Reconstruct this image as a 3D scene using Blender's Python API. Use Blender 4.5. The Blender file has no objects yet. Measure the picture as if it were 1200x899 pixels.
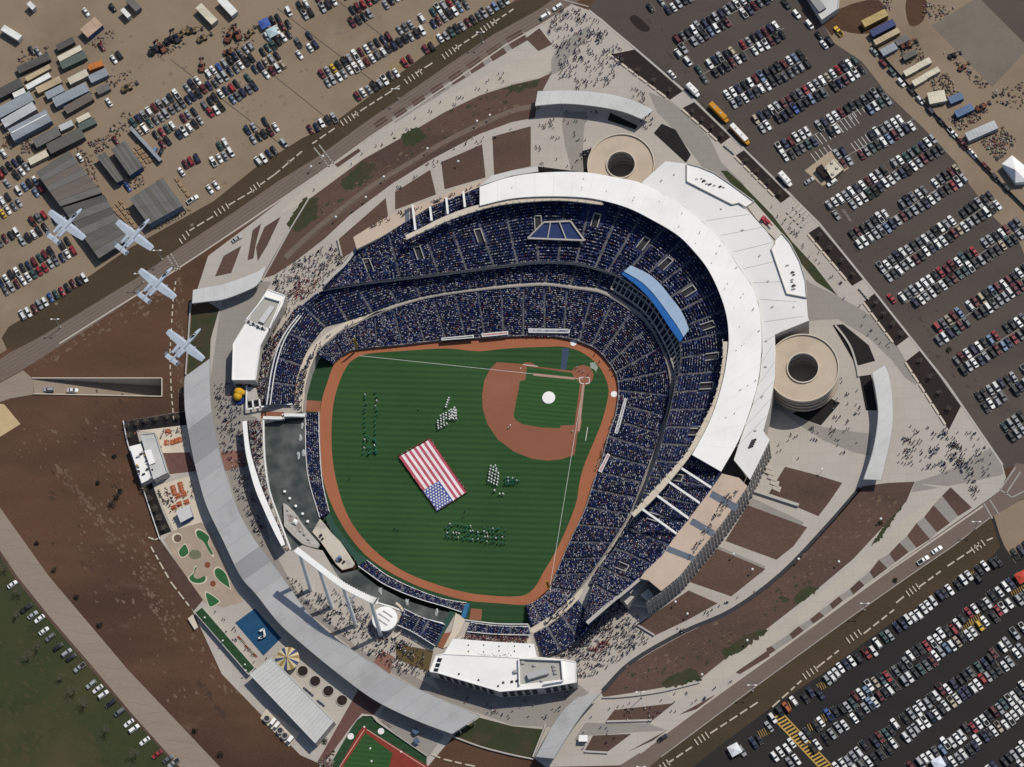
import bpy, bmesh, math, random
import numpy as np
from mathutils import Vector, Matrix
from mathutils.geometry import tessellate_polygon
rnd = random.Random(7)
nrs = np.random.RandomState(11)
S = bpy.context.scene
C = S.collection
R = math.radians

# ------------------------------------------------------------------ camera, sky, sun, exposure
FOC, DIST, TILT = 3570.0, 1345.0, R(20)
DX, DY = 0.28, -0.96
ct, st = math.cos(TILT), math.sin(TILT)
ZC = Vector((st*DX, st*DY, ct)).normalized()
FD = Vector((ct*DX, ct*DY, -st))
E1 = Vector((0.96, 0.28, 0))
RIGHT = (E1*0.96 + FD*0.28); RIGHT = (RIGHT - ZC*RIGHT.dot(ZC)).normalized()
UP = ZC.cross(RIGHT).normalized()
CPOS = ZC*DIST
cam = bpy.data.cameras.new('camera'); cam.lens = 36*FOC/1200; cam.sensor_width = 36
cam.clip_start = 5; cam.clip_end = 20000
camo = bpy.data.objects.new('camera', cam); C.objects.link(camo)
camo.matrix_world = Matrix(((RIGHT.x, UP.x, ZC.x, CPOS.x), (RIGHT.y, UP.y, ZC.y, CPOS.y), (RIGHT.z, UP.z, ZC.z, CPOS.z), (0, 0, 0, 1)))
S.camera = camo
SUN_EL = R(56); SUN_D = Vector((0.74, 0.67, 0)).normalized()
world = bpy.data.worlds.new('World'); S.world = world; world.use_nodes = True
nt = world.node_tree
sky = nt.nodes.new('ShaderNodeTexSky'); sky.sky_type = 'NISHITA'; sky.sun_disc = False
sky.sun_elevation = SUN_EL; sky.sun_rotation = math.atan2(SUN_D.x, SUN_D.y)
nt.links.new(sky.outputs[0], nt.nodes['Background'].inputs[0])
nt.nodes['Background'].inputs[1].default_value = 0.085
sl = bpy.data.lights.new('sun', 'SUN'); sl.energy = 3.35; sl.angle = R(0.5); sl.color = (1.0, 0.94, 0.84)
so = bpy.data.objects.new('sun', sl); C.objects.link(so)
sd = SUN_D*math.cos(SUN_EL) + Vector((0, 0, math.sin(SUN_EL)))
so.rotation_euler = sd.to_track_quat('Z', 'Y').to_euler()
so.location = (0, 0, 600)
vs = S.view_settings
vs.view_transform = 'Standard'; vs.look = 'None'; vs.gamma = 1; vs.exposure = 0.0; vs.use_curve_mapping = False

# ------------------------------------------------------------------ traced photo point -> real place at height z
def W(u, v, z=0.0):
    d = RIGHT*(u-600) + UP*(449.5-v) - ZC*FOC
    t = (z-CPOS.z)/d.z
    return CPOS + d*t
def WL(pts, z=0.0):
    return [W(p[0], p[1], z) for p in pts]
def crop(ox, oy, k, pts):
    return [(ox+x/k, oy+y/k) for x, y in pts]

# ------------------------------------------------------------------ materials
MATS = {}
def lin(c):
    return tuple((x/12.92 if x <= 0.04045 else ((x+0.055)/1.055)**2.4) for x in c)
def mat(name, c1, c2=None, sc=0.3, c3=None, sc3=0.03, r3=(0.5, 0.7), rough=0.9, bump=0.0, bsc=2.0, metal=0.0, spec=0.3, streak=None, fine=0.0, c4=None, sc4=.1, r4=(.58, .7), joints=None):
    if name in MATS: return MATS[name]
    m = bpy.data.materials.new(name); m.use_nodes = True
    n = m.node_tree.nodes; l = m.node_tree.links; b = n['Principled BSDF']
    b.inputs['Roughness'].default_value = rough; b.inputs['Metallic'].default_value = metal
    b.inputs['Specular IOR Level'].default_value = spec
    geo = n.new('ShaderNodeNewGeometry'); pos = geo.outputs['Position']
    if streak:
        mp = n.new('ShaderNodeMapping'); mp.inputs['Rotation'].default_value[2] = streak[0]; mp.inputs['Scale'].default_value = (streak[1], 1, 1)
        l.new(pos, mp.inputs[0]); pos = mp.outputs[0]
    def noise(scale, det=6, rgh=0.6):
        t = n.new('ShaderNodeTexNoise'); t.inputs['Scale'].default_value = scale; t.inputs['Detail'].default_value = det
        t.inputs['Roughness'].default_value = rgh; l.new(pos, t.inputs['Vector']); return t.outputs[0]
    def mix(f, a, bb, lo=0.0, hi=1.0):
        r = n.new('ShaderNodeMapRange'); r.inputs[1].default_value = lo; r.inputs[2].default_value = hi; l.new(f, r.inputs[0])
        x = n.new('ShaderNodeMix'); x.data_type = 'RGBA'; l.new(r.outputs[0], x.inputs[0])
        for s, q in ((x.inputs[6], a), (x.inputs[7], bb)):
            if isinstance(q, tuple): s.default_value = (*q, 1)
            else: l.new(q, s)
        return x.outputs[2]
    col = c1
    if c2: col = mix(noise(sc), c1, c2, 0.3, 0.7)
    if c3: col = mix(noise(sc3, 4), col, c3, *r3)
    if c4: col = mix(noise(sc4, 9, .7), col, c4, *r4)
    if fine:
        d = tuple(x*(1-fine) for x in c1); u = tuple(min(1, x*(1+fine)) for x in c1)
        f = mix(noise(2.2, 3), d, u, 0.35, 0.65)
        x = n.new('ShaderNodeMix'); x.data_type = 'RGBA'; x.inputs[0].default_value = 0.45
        if isinstance(col, tuple): x.inputs[6].default_value = (*col, 1)
        else: l.new(col, x.inputs[6])
        l.new(f, x.inputs[7]); col = x.outputs[2]
    if joints:
        bt = n.new('ShaderNodeTexBrick'); bt.offset = .5; bt.inputs['Scale'].default_value = 1; bt.inputs['Brick Width'].default_value = joints; bt.inputs['Row Height'].default_value = joints*.7; bt.inputs['Mortar Size'].default_value = .09; bt.inputs['Mortar Smooth'].default_value = .3
        bt.inputs['Color1'].default_value = (1, 1, 1, 1); bt.inputs['Color2'].default_value = (.955, .955, .955, 1); bt.inputs['Mortar'].default_value = (.84, .835, .83, 1); l.new(pos, bt.inputs['Vector'])
        x = n.new('ShaderNodeMix'); x.data_type = 'RGBA'; x.blend_type = 'MULTIPLY'; x.inputs[0].default_value = 1
        if isinstance(col, tuple): x.inputs[6].default_value = (*col, 1)
        else: l.new(col, x.inputs[6])
        l.new(bt.outputs[0], x.inputs[7]); col = x.outputs[2]
    if isinstance(col, tuple): b.inputs['Base Color'].default_value = (*col, 1)
    else: l.new(col, b.inputs['Base Color'])
    if bump:
        bp = n.new('ShaderNodeBump'); bp.inputs['Strength'].default_value = bump; bp.inputs['Distance'].default_value = 0.3
        l.new(noise(bsc), bp.inputs['Height']); l.new(bp.outputs[0], b.inputs['Normal'])
    MATS[name] = m; return m
def objcol(name, rough=0.35, spec=0.5):
    m = bpy.data.materials.new(name); m.use_nodes = True; n = m.node_tree.nodes
    o = n.new('ShaderNodeObjectInfo'); b = n['Principled BSDF']; b.inputs['Roughness'].default_value = rough
    b.inputs['Specular IOR Level'].default_value = spec
    m.node_tree.links.new(o.outputs['Color'], b.inputs['Base Color']); return m
def attcol(name, rough=0.8, spec=0.3):
    m = bpy.data.materials.new(name); m.use_nodes = True; n = m.node_tree.nodes
    o = n.new('ShaderNodeAttribute'); o.attribute_name = 'col'; b = n['Principled BSDF']; b.inputs['Roughness'].default_value = rough
    b.inputs['Specular IOR Level'].default_value = spec
    m.node_tree.links.new(o.outputs['Color'], b.inputs['Base Color']); return m
def G(v, t=1.0, b=1.0): return (v*t, v, v*b)

M_dirt = mat('brown_dirt', (.070, .034, .019), (.122, .066, .038), .05, (.038, .021, .013), .016, (.47, .62), bump=.5, bsc=.5, fine=.4, streak=(R(42), .4), c4=(.165, .11, .075), sc4=.035, r4=(.6, .74))
M_far = mat('dry_ground', (.20, .155, .11), (.24, .19, .14), .03)
M_tan = mat('gravel_lot', (.212, .160, .110), (.26, .198, .139), .05, (.145, .109, .078), .02, (.5, .7), bump=.2, bsc=.8, fine=.16, c4=(.29, .223, .16), sc4=.06, r4=(.6, .75))
M_asph = mat('lot_asphalt', (.062, .050, .043), (.083, .067, .057), .05, (.110, .084, .068), .013, (.47, .7), fine=.2, streak=(R(-30), .3), c4=(.042, .036, .033), sc4=.08, r4=(.58, .72))
M_asphd = mat('fresh_asphalt', (.016, .0145, .014), (.023, .0205, .019), .05, (.034, .028, .025), .02, (.48, .72), fine=.2, streak=(R(-30), .3))
M_road = mat('road_asphalt', (.130, .100, .080), (.165, .128, .105), .05, (.100, .078, .063), .05, (.52, .7), streak=(R(-30), .12), fine=.14)
M_croad = mat('concrete_road', (.235, .188, .145), (.275, .222, .175), .06, (.18, .145, .115), .05, (.5, .75), streak=(R(48), .15), fine=.12, joints=6.5)
M_grassv = mat('verge_grass', (.046, .031, .017), (.074, .049, .027), .06, (.033, .031, .014), .02, (.5, .64), bump=.4, bsc=1, fine=.38, streak=(R(-30), .4))
M_lawn = mat('lawn_grass', (.026, .035, .011), (.050, .052, .020), .035, (.085, .062, .030), .014, (.52, .68), bump=.5, bsc=1, fine=.42, c4=(.018, .022, .009), sc4=.08, r4=(.56, .7))
M_greenp = mat('grass_patch', (.026, .034, .012), (.042, .046, .020), .08, (.060, .040, .026), .09, (.48, .62), bump=.4, bsc=1, fine=.38)
M_plaza = mat('plaza_concrete', (.385, .350, .310), (.435, .40, .355), .05, (.335, .305, .27), .025, (.48, .72), rough=.85, fine=.08, joints=7, c4=(.335, .305, .27), sc4=.12, r4=(.62, .74))
M_plazag = mat('grey_paving', (.245, .226, .205), (.28, .258, .235), .06, (.215, .20, .185), .03, (.5, .75), rough=.85, fine=.08, joints=5)
M_walk = mat('pale_walkway', (.41, .365, .31), (.455, .41, .355), .06, (.355, .315, .27), .03, (.48, .72), fine=.08, joints=8)
M_bed = mat('bare_soil_bed', (.078, .046, .034), (.125, .078, .058), .06, (.054, .035, .027), .03, (.46, .62), bump=.4, bsc=1, fine=.38, streak=(R(-35), .4), c4=(.155, .105, .08), sc4=.07, r4=(.6, .74))
M_mulch = mat('dark_mulch', (.016, .0105, .009), (.026, .017, .014), .25, bump=.5, bsc=2, fine=.4)
M_black = mat('black_mulch', (.008, .007, .007), (.018, .015, .014), .2, bump=.5, bsc=2, fine=.4)
M_conc = mat('concrete', (.36, .34, .31), (.42, .395, .36), .3)
M_cream = mat('cream_concrete', (.50, .44, .35), (.56, .49, .40), .2)
M_tanc = mat('tan_concourse', (.44, .345, .27), (.50, .40, .315), .08, (.40, .31, .245), .05, (.5, .7))
M_rail = mat('pale_metal', (.55, .55, .53), (.62, .62, .6), .3, rough=.5, metal=.0)
M_white = mat('white_membrane', (.76, .755, .73), (.80, .795, .77), .05, (.70, .695, .68), .04, (.55, .8), rough=.8, spec=.15)
M_wroof = mat('white_roof_panel', (.735, .725, .70), (.79, .78, .755), .08, (.68, .67, .65), .05, (.52, .75), rough=.85, spec=.12)
M_groof = mat('pale_grey_roof', (.655, .65, .625), (.70, .695, .67), .05, (.61, .605, .585), .03, (.48, .7), rough=.85, spec=.12)
M_metal = mat('grey_metal_roof', (.345, .342, .34), (.395, .392, .39), .08, (.30, .298, .297), .06, (.5, .7), rough=.7, spec=.2)
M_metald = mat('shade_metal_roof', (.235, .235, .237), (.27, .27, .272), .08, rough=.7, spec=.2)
M_pmetal = mat('pale_metal_roof', (.46, .462, .45), (.52, .522, .51), .08, (.41, .412, .40), .06, (.5, .7), rough=.7, spec=.2)
M_wall = mat('facade_grey', (.43, .40, .355), (.49, .455, .41), .3)
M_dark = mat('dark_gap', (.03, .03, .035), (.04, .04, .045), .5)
M_glass = mat('dark_glass', (.012, .014, .017), rough=.12, spec=.6)
M_tyre = mat('tyre_rubber', (.02, .02, .02), rough=.9)
M_paint = mat('white_paint', (.72, .72, .69), (.62, .62, .6), .8)
M_faded = mat('faded_paint', (.33, .31, .28), (.26, .24, .22), .5)
M_yellow = mat('yellow_paint', (.50, .31, .06), (.40, .26, .08), .8)
M_seat = mat('navy_seats', (.016, .027, .095), (.024, .040, .13), .6, rough=.6)
M_fascia = mat('deck_fascia', (.30, .29, .28), (.35, .34, .33), .3)
M_clay = mat('track_clay', (.30, .105, .050), (.345, .128, .063), .06, (.26, .092, .045), .04, (.5, .7), fine=.08)
M_infd = mat('infield_clay', (.215, .082, .046), (.255, .102, .060), .08, (.285, .122, .08), .05, (.52, .75), fine=.1)
M_padg = mat('green_wall_pad', (.018, .06, .045), (.03, .075, .055), .3)
def turf(name, ang, per, a, b):
    m = bpy.data.materials.new(name); m.use_nodes = True; n = m.node_tree.nodes; l = m.node_tree.links; bs = n['Principled BSDF']
    bs.inputs['Roughness'].default_value = .9; bs.inputs['Specular IOR Level'].default_value = .15
    g = n.new('ShaderNodeNewGeometry')
    dt = n.new('ShaderNodeVectorMath'); dt.operation = 'DOT_PRODUCT'; dt.inputs[1].default_value = (-math.sin(ang), math.cos(ang), 0)
    l.new(g.outputs['Position'], dt.inputs[0])
    k = n.new('ShaderNodeMath'); k.operation = 'MULTIPLY'; k.inputs[1].default_value = 2*math.pi/per; l.new(dt.outputs['Value'], k.inputs[0])
    s = n.new('ShaderNodeMath'); s.operation = 'SINE'; l.new(k.outputs[0], s.inputs[0])
    t = n.new('ShaderNodeTexNoise'); t.inputs['Scale'].default_value = .035; t.inputs['Detail'].default_value = 8; l.new(g.outputs['Position'], t.inputs['Vector'])
    t2 = n.new('ShaderNodeTexNoise'); t2.inputs['Scale'].default_value = 1.3; t2.inputs['Detail'].default_value = 4; l.new(g.outputs['Position'], t2.inputs['Vector'])
    ad = n.new('ShaderNodeMath'); ad.operation = 'MULTIPLY_ADD'; ad.inputs[1].default_value = 3.4; l.new(t.outputs[0], ad.inputs[0]); l.new(s.outputs[0], ad.inputs[2])
    ad2 = n.new('ShaderNodeMath'); ad2.operation = 'MULTIPLY_ADD'; ad2.inputs[1].default_value = 1.6; l.new(t2.outputs[0], ad2.inputs[0]); l.new(ad.outputs[0], ad2.inputs[2])
    mr = n.new('ShaderNodeMapRange'); mr.inputs[1].default_value = .7; mr.inputs[2].default_value = 4.3; l.new(ad2.outputs[0], mr.inputs[0])
    x = n.new('ShaderNodeMix'); x.data_type = 'RGBA'; x.inputs[6].default_value = (*a, 1); x.inputs[7].default_value = (*b, 1)
    l.new(mr.outputs[0], x.inputs[0]); l.new(x.outputs[2], bs.inputs['Base Color'])
    MATS[name] = m; return m
M_turf = turf('striped_turf', R(-2.5), 2.75, (.017, .050, .016), (.034, .084, .027))
M_turf2 = turf('infield_turf', R(-6), 2.0, (.019, .058, .017), (.037, .093, .028))
M_turf3 = turf('bullpen_turf', R(-2), 3.0, (.016, .045, .018), (.026, .062, .026))
M_carpaint = objcol('car_paint'); M_cloth = objcol('clothing', .9, .1); M_attcar = attcol('car_paint_mixed', .35, .5); M_attcrowd = attcol('crowd_clothing', .9, .1)

# ------------------------------------------------------------------ object helpers
def tag(o, label=None, cat=None, group=None, kind=None):
    if label: o['label'] = label
    if cat: o['category'] = cat
    if group: o['group'] = group
    if kind: o['kind'] = kind
    return o
def mk(name, verts, faces, mats, parent=None, midx=None, smooth=False):
    me = bpy.data.meshes.new(name)
    me.from_pydata([tuple(v) for v in verts], [], faces)
    if not isinstance(mats, (list, tuple)): mats = [mats]
    for m in mats: me.materials.append(m)
    if midx is not None: me.polygons.foreach_set('material_index', midx)
    if smooth: me.polygons.foreach_set('use_smooth', [True]*len(me.polygons))
    me.update()
    o = bpy.data.objects.new(name, me); C.objects.link(o)
    if parent: o.parent = parent
    return o
def empty(name, loc, label, cat, group=None):
    o = bpy.data.objects.new(name, None); C.objects.link(o); o.location = loc; o.empty_display_size = .5
    return tag(o, label, cat, group)
def under(o, parent):
    """child keeps its world place"""
    o.parent = parent; o.matrix_parent_inverse = Matrix.Translation(parent.location).inverted(); return o
def tess(loops):
    """list of loops of 2D/3D points -> faces wound upward, indices over the joined loops"""
    flat = [p for lp in loops for p in lp]
    out = []
    for t in tessellate_polygon([[Vector((p[0], p[1], 0)) for p in lp] for lp in loops]):
        a, b, c = (flat[i] for i in t)
        cr = (b[0]-a[0])*(c[1]-a[1])-(b[1]-a[1])*(c[0]-a[0])
        if abs(cr) < 1e-9: continue
        out.append(tuple(t) if cr > 0 else (t[0], t[2], t[1]))
    return flat, out
def ccw(p):
    a = sum(p[i][0]*p[(i+1) % len(p)][1]-p[(i+1) % len(p)][0]*p[i][1] for i in range(len(p)))
    return list(p) if a > 0 else list(p)[::-1]
def smooth(pts, n=6, closed=False):
    P = [np.array(p, float) for p in pts]; m = len(P); out = []
    rng = range(m if closed else m-1)
    for i in rng:
        p1, p2 = P[i], P[(i+1) % m]
        p0 = P[(i-1) % m] if (closed or i > 0) else 2*p1-p2
        p3 = P[(i+2) % m] if (closed or i < m-2) else 2*p2-p1
        for k in range(n):
            t = k/n
            out.append(tuple(.5*((2*p1)+(p2-p0)*t+(2*p0-5*p1+4*p2-p3)*t*t+(3*p1-p0-3*p2+p3)*t**3)))
    if not closed: out.append(tuple(P[-1]))
    return out
ZN = {}
def sheet(name, px, z, m, parent=None, sm=0, kind='structure', zproj=None, ragged=0):
    pts = smooth(px, sm, True) if sm else px
    if ragged:
        q = []
        for a, b in zip(pts, list(pts[1:])+[pts[0]]):
            k = max(1, int(math.hypot(b[0]-a[0], b[1]-a[1])/1.6))
            for i in range(k): q.append((a[0]+(b[0]-a[0])*i/k+rnd.gauss(0, ragged), a[1]+(b[1]-a[1])*i/k+rnd.gauss(0, ragged)))
        pts = q
    w = WL(pts, z if zproj is None else zproj)
    ZN[round(z, 3)] = ZN.get(round(z, 3), 0)+1; z = z+.0005*ZN[round(z, 3)]
    flat, f = tess([[(p.x, p.y) for p in w]])
    o = mk(name, [(p[0], p[1], z) for p in flat], f, m)
    if parent: under(o, parent)
    elif kind: o['kind'] = kind
    return o
def prism(name, w, z0, z1, mt, ms=None, parent=None):
    """w: world xy outline; top and sides"""
    w = ccw([(p[0], p[1]) for p in w]); n = len(w)
    flat, f = tess([w])
    v = [(x, y, z1) for x, y in w]+[(x, y, z0) for x, y in w]
    mi = [0]*len(f)
    for i in range(n):
        j = (i+1) % n; f.append((i, n+i, n+j, j)); mi.append(1)
    o = mk(name, v, f, [mt, ms or mt], midx=mi)
    if parent: under(o, parent)
    return o
def pxprism(name, px, z0, z1, mt, ms=None, parent=None, sm=0):
    return prism(name, WL(smooth(px, sm, True) if sm else px, z1), z0, z1, mt, ms, parent)
def inset(w, d):
    """shrink a ccw outline"""
    w = ccw([(p[0], p[1]) for p in w]); n = len(w); out = []
    for i in range(n):
        a, b, c = np.array(w[i-1]), np.array(w[i]), np.array(w[(i+1) % n])
        e1 = (b-a)/max(1e-6, np.linalg.norm(b-a)); e2 = (c-b)/max(1e-6, np.linalg.norm(c-b))
        n1 = np.array((-e1[1], e1[0])); n2 = np.array((-e2[1], e2[0])); s = n1+n2
        k = max(.3, float(s.dot(s))/2)
        out.append(tuple(b+s*d/k))
    return out
def boxv(cx, cy, cz, lx, ly, lz, ang=0):
    c, s = math.cos(ang), math.sin(ang); v = []
    for z in (-.5, .5):
        for x, y in ((-.5, -.5), (.5, -.5), (.5, .5), (-.5, .5)):
            X, Y = x*lx, y*ly; v.append((cx+X*c-Y*s, cy+X*s+Y*c, cz+z*lz))
    return v
BOXF = [(3, 2, 1, 0), (4, 5, 6, 7), (0, 1, 5, 4), (1, 2, 6, 5), (2, 3, 7, 6), (3, 0, 4, 7)]
class MB:
    def __init__(s): s.v = []; s.f = []; s.m = []
    def add(s, v, f, m=0):
        k = len(s.v); s.v += list(v); s.f += [tuple(i+k for i in q) for q in f]; s.m += [m]*len(f); return s
    def box(s, cx, cy, cz, lx, ly, lz, ang=0, m=0): return s.add(boxv(cx, cy, cz, lx, ly, lz, ang), BOXF, m)
    def bar(s, a, b, w, h=None, m=0):
        a, b = Vector(a), Vector(b); d = (b-a); h = h or w
        d.normalize(); u = d.cross(Vector((0, 0, 1)))
        if u.length < 1e-3: u = Vector((1, 0, 0))
        u.normalize(); q = u.cross(d)
        v = []
        for p in (a, b):
            for i, j in ((-1, -1), (1, -1), (1, 1), (-1, 1)): v.append(tuple(p+u*(i*w/2)+q*(j*h/2)))
        return s.add(v, BOXF, m)
    def tube(s, a, b, r0, r1=None, n=8, m=0, cap=True):
        a, b = Vector(a), Vector(b); r1 = r0 if r1 is None else r1; d = (b-a).normalized()
        u = d.orthogonal().normalized(); q = d.cross(u); v = []
        for p, r in ((a, r0), (b, r1)):
            for i in range(n):
                t = 2*math.pi*i/n; v.append(tuple(p+u*(r*math.cos(t))+q*(r*math.sin(t))))
        f = [(i, (i+1) % n, n+(i+1) % n, n+i) for i in range(n)]
        if cap: f += [tuple(range(n))[::-1], tuple(range(n, 2*n))]
        return s.add(v, f, m)
    def loft(s, secs, m=0):
        """secs: rings of 4 points"""
        v = [p for r in secs for p in r]; f = []; n = len(secs[0])
        for k in range(len(secs)-1):
            for i in range(n): f.append((k*n+i, k*n+(i+1) % n, (k+1)*n+(i+1) % n, (k+1)*n+i))
        f += [tuple(range(n))[::-1], tuple(range((len(secs)-1)*n, len(secs)*n))]
        return s.add(v, f, m)
    def build(s, name, mats, parent=None, smooth=False):
        return mk(name, s.v, s.f, mats, parent, s.m, smooth)
def dup(o, loc=None, rz=None):
    c = o.copy(); C.objects.link(c)
    if loc is not None: c.location = loc
    if rz is not None: c.rotation_euler = (0, 0, rz)
    for ch in o.children:
        d = ch.copy(); C.objects.link(d); d.parent = c
        for g in ch.children:
            e = g.copy(); C.objects.link(e); e.parent = d
    return c
def nth(i):
    i = int(i); s = 'th' if 10 <= i % 100 <= 20 else {1: 'st', 2: 'nd', 3: 'rd'}.get(i % 10, 'th'); return f'{i}{s}'
def resample(px, n, z):
    """n+1 evenly spaced world points along a traced line at height z"""
    w = np.array([tuple(p) for p in WL(smooth(px, 8), z)])
    s = np.concatenate([[0], np.cumsum(np.linalg.norm(np.diff(w, axis=0), axis=1))])
    t = np.linspace(0, s[-1], n+1)
    return np.stack([np.interp(t, s, w[:, i]) for i in range(3)], 1)
def rebase(o):
    n = len(o.data.vertices); a = np.empty(n*3); o.data.vertices.foreach_get('co', a); a = a.reshape(-1, 3)
    c = np.array([(a[:, 0].min()+a[:, 0].max())/2, (a[:, 1].min()+a[:, 1].max())/2, a[:, 2].min()])
    o.data.vertices.foreach_set('co', (a-c).ravel()); o.data.update(); o.location = c; return o

# ------------------------------------------------------------------ the ground, with the bowl and the ramp cut out
FZ = -9.0
HOLE = [(354, 482), (356, 456), (362, 433), (370, 414), (381, 403), (402, 386), (411, 382), (423, 376), (440, 366), (460, 361), (500, 350), (550, 342), (600, 337), (640, 335),
        (675, 339), (705, 344), (730, 358), (757, 379), (776, 410), (786, 447), (783, 478), (775, 502), (768, 526), (755, 560), (750, 574), (738, 604), (718, 636),
        (695, 670), (671, 700), (645, 722), (622, 736), (619, 731), (583, 730.5), (545, 726), (538, 720), (531, 719), (521, 731), (490, 723), (462, 712), (440, 705), (410, 691), (395, 674), (388, 662),
        (378, 645), (371, 644), (354, 639), (341, 646), (332, 626), (326, 606), (315, 573), (310, 536), (308, 494)]
RAMP = [(38, 443.5), (190, 443.5), (190, 465), (40, 462)]
hole_w = [(p.x, p.y) for p in WL(HOLE)]; ramp_w = [(p.x, p.y) for p in WL(RAMP)]
big = 1500
outer = [(-big, -big), (big, -big), (big, big), (-big, big)]
flat, f = tess([outer, hole_w[::-1], ramp_w[::-1]])
gr = mk('ground', [(x, y, 0) for x, y in flat], f, M_dirt); gr['kind'] = 'structure'
def skirt(name, w, z0, z1, m, kind='structure', closed=True):
    n = len(w); v = [(p[0], p[1], z1) for p in w]+[(p[0], p[1], z0) for p in w]
    o = mk(name, v, [(i, (i+1) % n, n+(i+1) % n, n+i) for i in range(n if closed else n-1)], m); o['kind'] = kind; return o
skirt('retaining_wall', hole_w, FZ-.5, 0, M_wall)
# the ramp: sloping road down to the tunnel mouth, side walls with pale copings
rw = [tuple(p) for p in WL(RAMP)]
o = mk('ramp_road', [(rw[0][0], rw[0][1], .0), (rw[1][0], rw[1][1], -11), (rw[2][0], rw[2][1], -11), (rw[3][0], rw[3][1], .0)], [(0, 3, 2, 1)], M_croad); o['kind'] = 'structure'
o = mk('ramp_wall', [(rw[i][0], rw[i][1], z) for z in (0, -11.2) for i in (3, 0, 1, 2)], [(1, 2, 6, 5), (2, 3, 7, 6), (3, 0, 4, 7)], M_wall); o['kind'] = 'structure'
t = empty('retaining_wall', W(190, 465), 'concrete wall with pale coping around the sunken ramp in the brown field', 'wall')
for a, b in ((RAMP[0], RAMP[1]), (RAMP[1], RAMP[2]), (RAMP[2], RAMP[3])):
    m = MB(); m.bar(W(*a)+Vector((0, 0, .35)), W(*b)+Vector((0, 0, .35)), .38, .7); under(m.build('coping', M_cream), t)

# ------------------------------------------------------------------ ground sheets, lowest first
L1, L2, L3, L4, L5, L6 = .02, .04, .06, .08, .10, .12
E = 700
sheet('parking_lot', [(-E, -E), (690, -E), (690, -150), (640, -30), (600, 3), (517, 50), (450, 100), (387, 147), (354, 162), (300, 196), (250, 236), (200, 264), (150, 292), (107, 322), (70, 345), (32, 370), (10, 383), (2, 396), (8, 410), (-30, 432), (-E, 640)], L1, M_tan)
sheet('grass_verge', [(652, -10), (600, 3), (517, 50), (450, 100), (387, 147), (354, 162), (300, 196), (250, 236), (200, 264), (150, 292), (107, 322), (70, 345), (32, 370), (10, 383), (2, 396), (8, 408), (24, 412), (45, 402), (122, 358), (160, 335), (197, 308), (272, 259), (325, 222), (375, 190), (420, 158), (470, 122), (525, 84), (577, 50), (630, 18), (660, -2)], L2-.012, M_grassv)
sheet('road', [(-E, 900-20), (-E, 740), (-40, 450), (10, 414), (45, 396), (122, 349), (160, 326), (197, 299), (272, 250), (325, 213), (375, 182), (420, 149), (470, 114), (525, 76), (577, 41), (630, 12), (650, -2), (900, -190), (930, -170), (672, 5), (657, 13), (632, 30), (570, 67), (520, 102), (475, 132), (425, 168), (387, 193), (342, 225), (300, 257), (225, 303), (160, 347), (100, 387), (27, 433), (0, 448), (-40, 470)], L2, M_road)
sheet('dirt_lot', [(977, 50), (960, 20), (985, -40), (1000, -E), (1900, -E), (1900, 400), (1205, 310), (1195, 285), (1165, 255), (1135, 215), (1120, 190), (1082, 150), (1040, 110), (1010, 72)], L1, M_tan)
sheet('parking_lot', [(690, 12), (712, -30), (740, -E), (1000, -E), (985, -40), (960, 20), (977, 50), (1010, 72), (1040, 110), (1082, 150), (1120, 190), (1135, 215), (1165, 255), (1195, 285), (1205, 310), (1900, 600), (1900, 900), (1215, 560), (1190, 545), (1177, 550), (1150, 507), (1126, 476), (1110, 450), (1085, 417), (1027, 345), (960, 262), (925, 225), (900, 207), (857, 160), (815, 117), (800, 105), (742, 55), (705, 22)], L1, M_asph)
sheet('parking_lot', [(1162, 608), (1172, 640), (1147, 668), (1105, 690), (1040, 731), (962, 789), (905, 826), (830, 882), (760, 935), (760, 1500), (1900, 1500), (1900, 400), (1230, 560), (1200, 585)], L1, M_asphd)
sheet('pavement', [(1164, 602), (1200, 585), (1260, 560), (1260, 640), (1205, 640), (1190, 660), (1177, 640), (1171, 625)], L2, M_tan)
sheet('grass_verge', [(1161, 608), (1117, 641), (1070, 673), (1000, 722), (900, 795), (862, 823), (775, 888), (700, 945), (760, 945), (830, 884), (905, 828), (962, 791), (1040, 733), (1105, 692), (1147, 670), (1172, 641)], L2-.012, M_grassv)
sheet('road', [(1150, 592), (1035, 672), (985, 709), (900, 771), (840, 814), (782, 857), (750, 882), (727, 898), (500, 1060), (520, 1080), (762, 898), (775, 887), (862, 822), (900, 794), (1000, 721), (1070, 672), (1117, 640), (1161, 607), (1200, 584), (1500, 420), (1480, 400), (1215, 545), (1190, 543), (1172, 575)], L2, M_road)
sheet('road', [(-60, 540), (0, 595), (57, 675), (150, 785), (257, 898), (330, 990), (270, 990), (210, 898), (155, 837), (105, 777), (60, 725), (20, 675), (0, 645), (-90, 555)], L2, M_croad)
sheet('lawn', [(-60, 600), (0, 650), (18, 676), (58, 726), (103, 778), (153, 838), (208, 898), (260, 980), (-300, 1300), (-700, 800)], L1, M_lawn)
sheet('road_shoulder', [(0, 645), (20, 675), (60, 725), (105, 777), (155, 837), (210, 898), (207, 898), (152, 838.5), (102, 778.5), (57, 727), (17, 677), (-3, 648)], L3, M_bed)
sheet('road_stub', [(-60, 446), (0, 449), (27, 434), (38, 443.3), (39.5, 462.2), (12, 467), (-20, 478), (-60, 500)], L3, M_croad)
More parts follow.
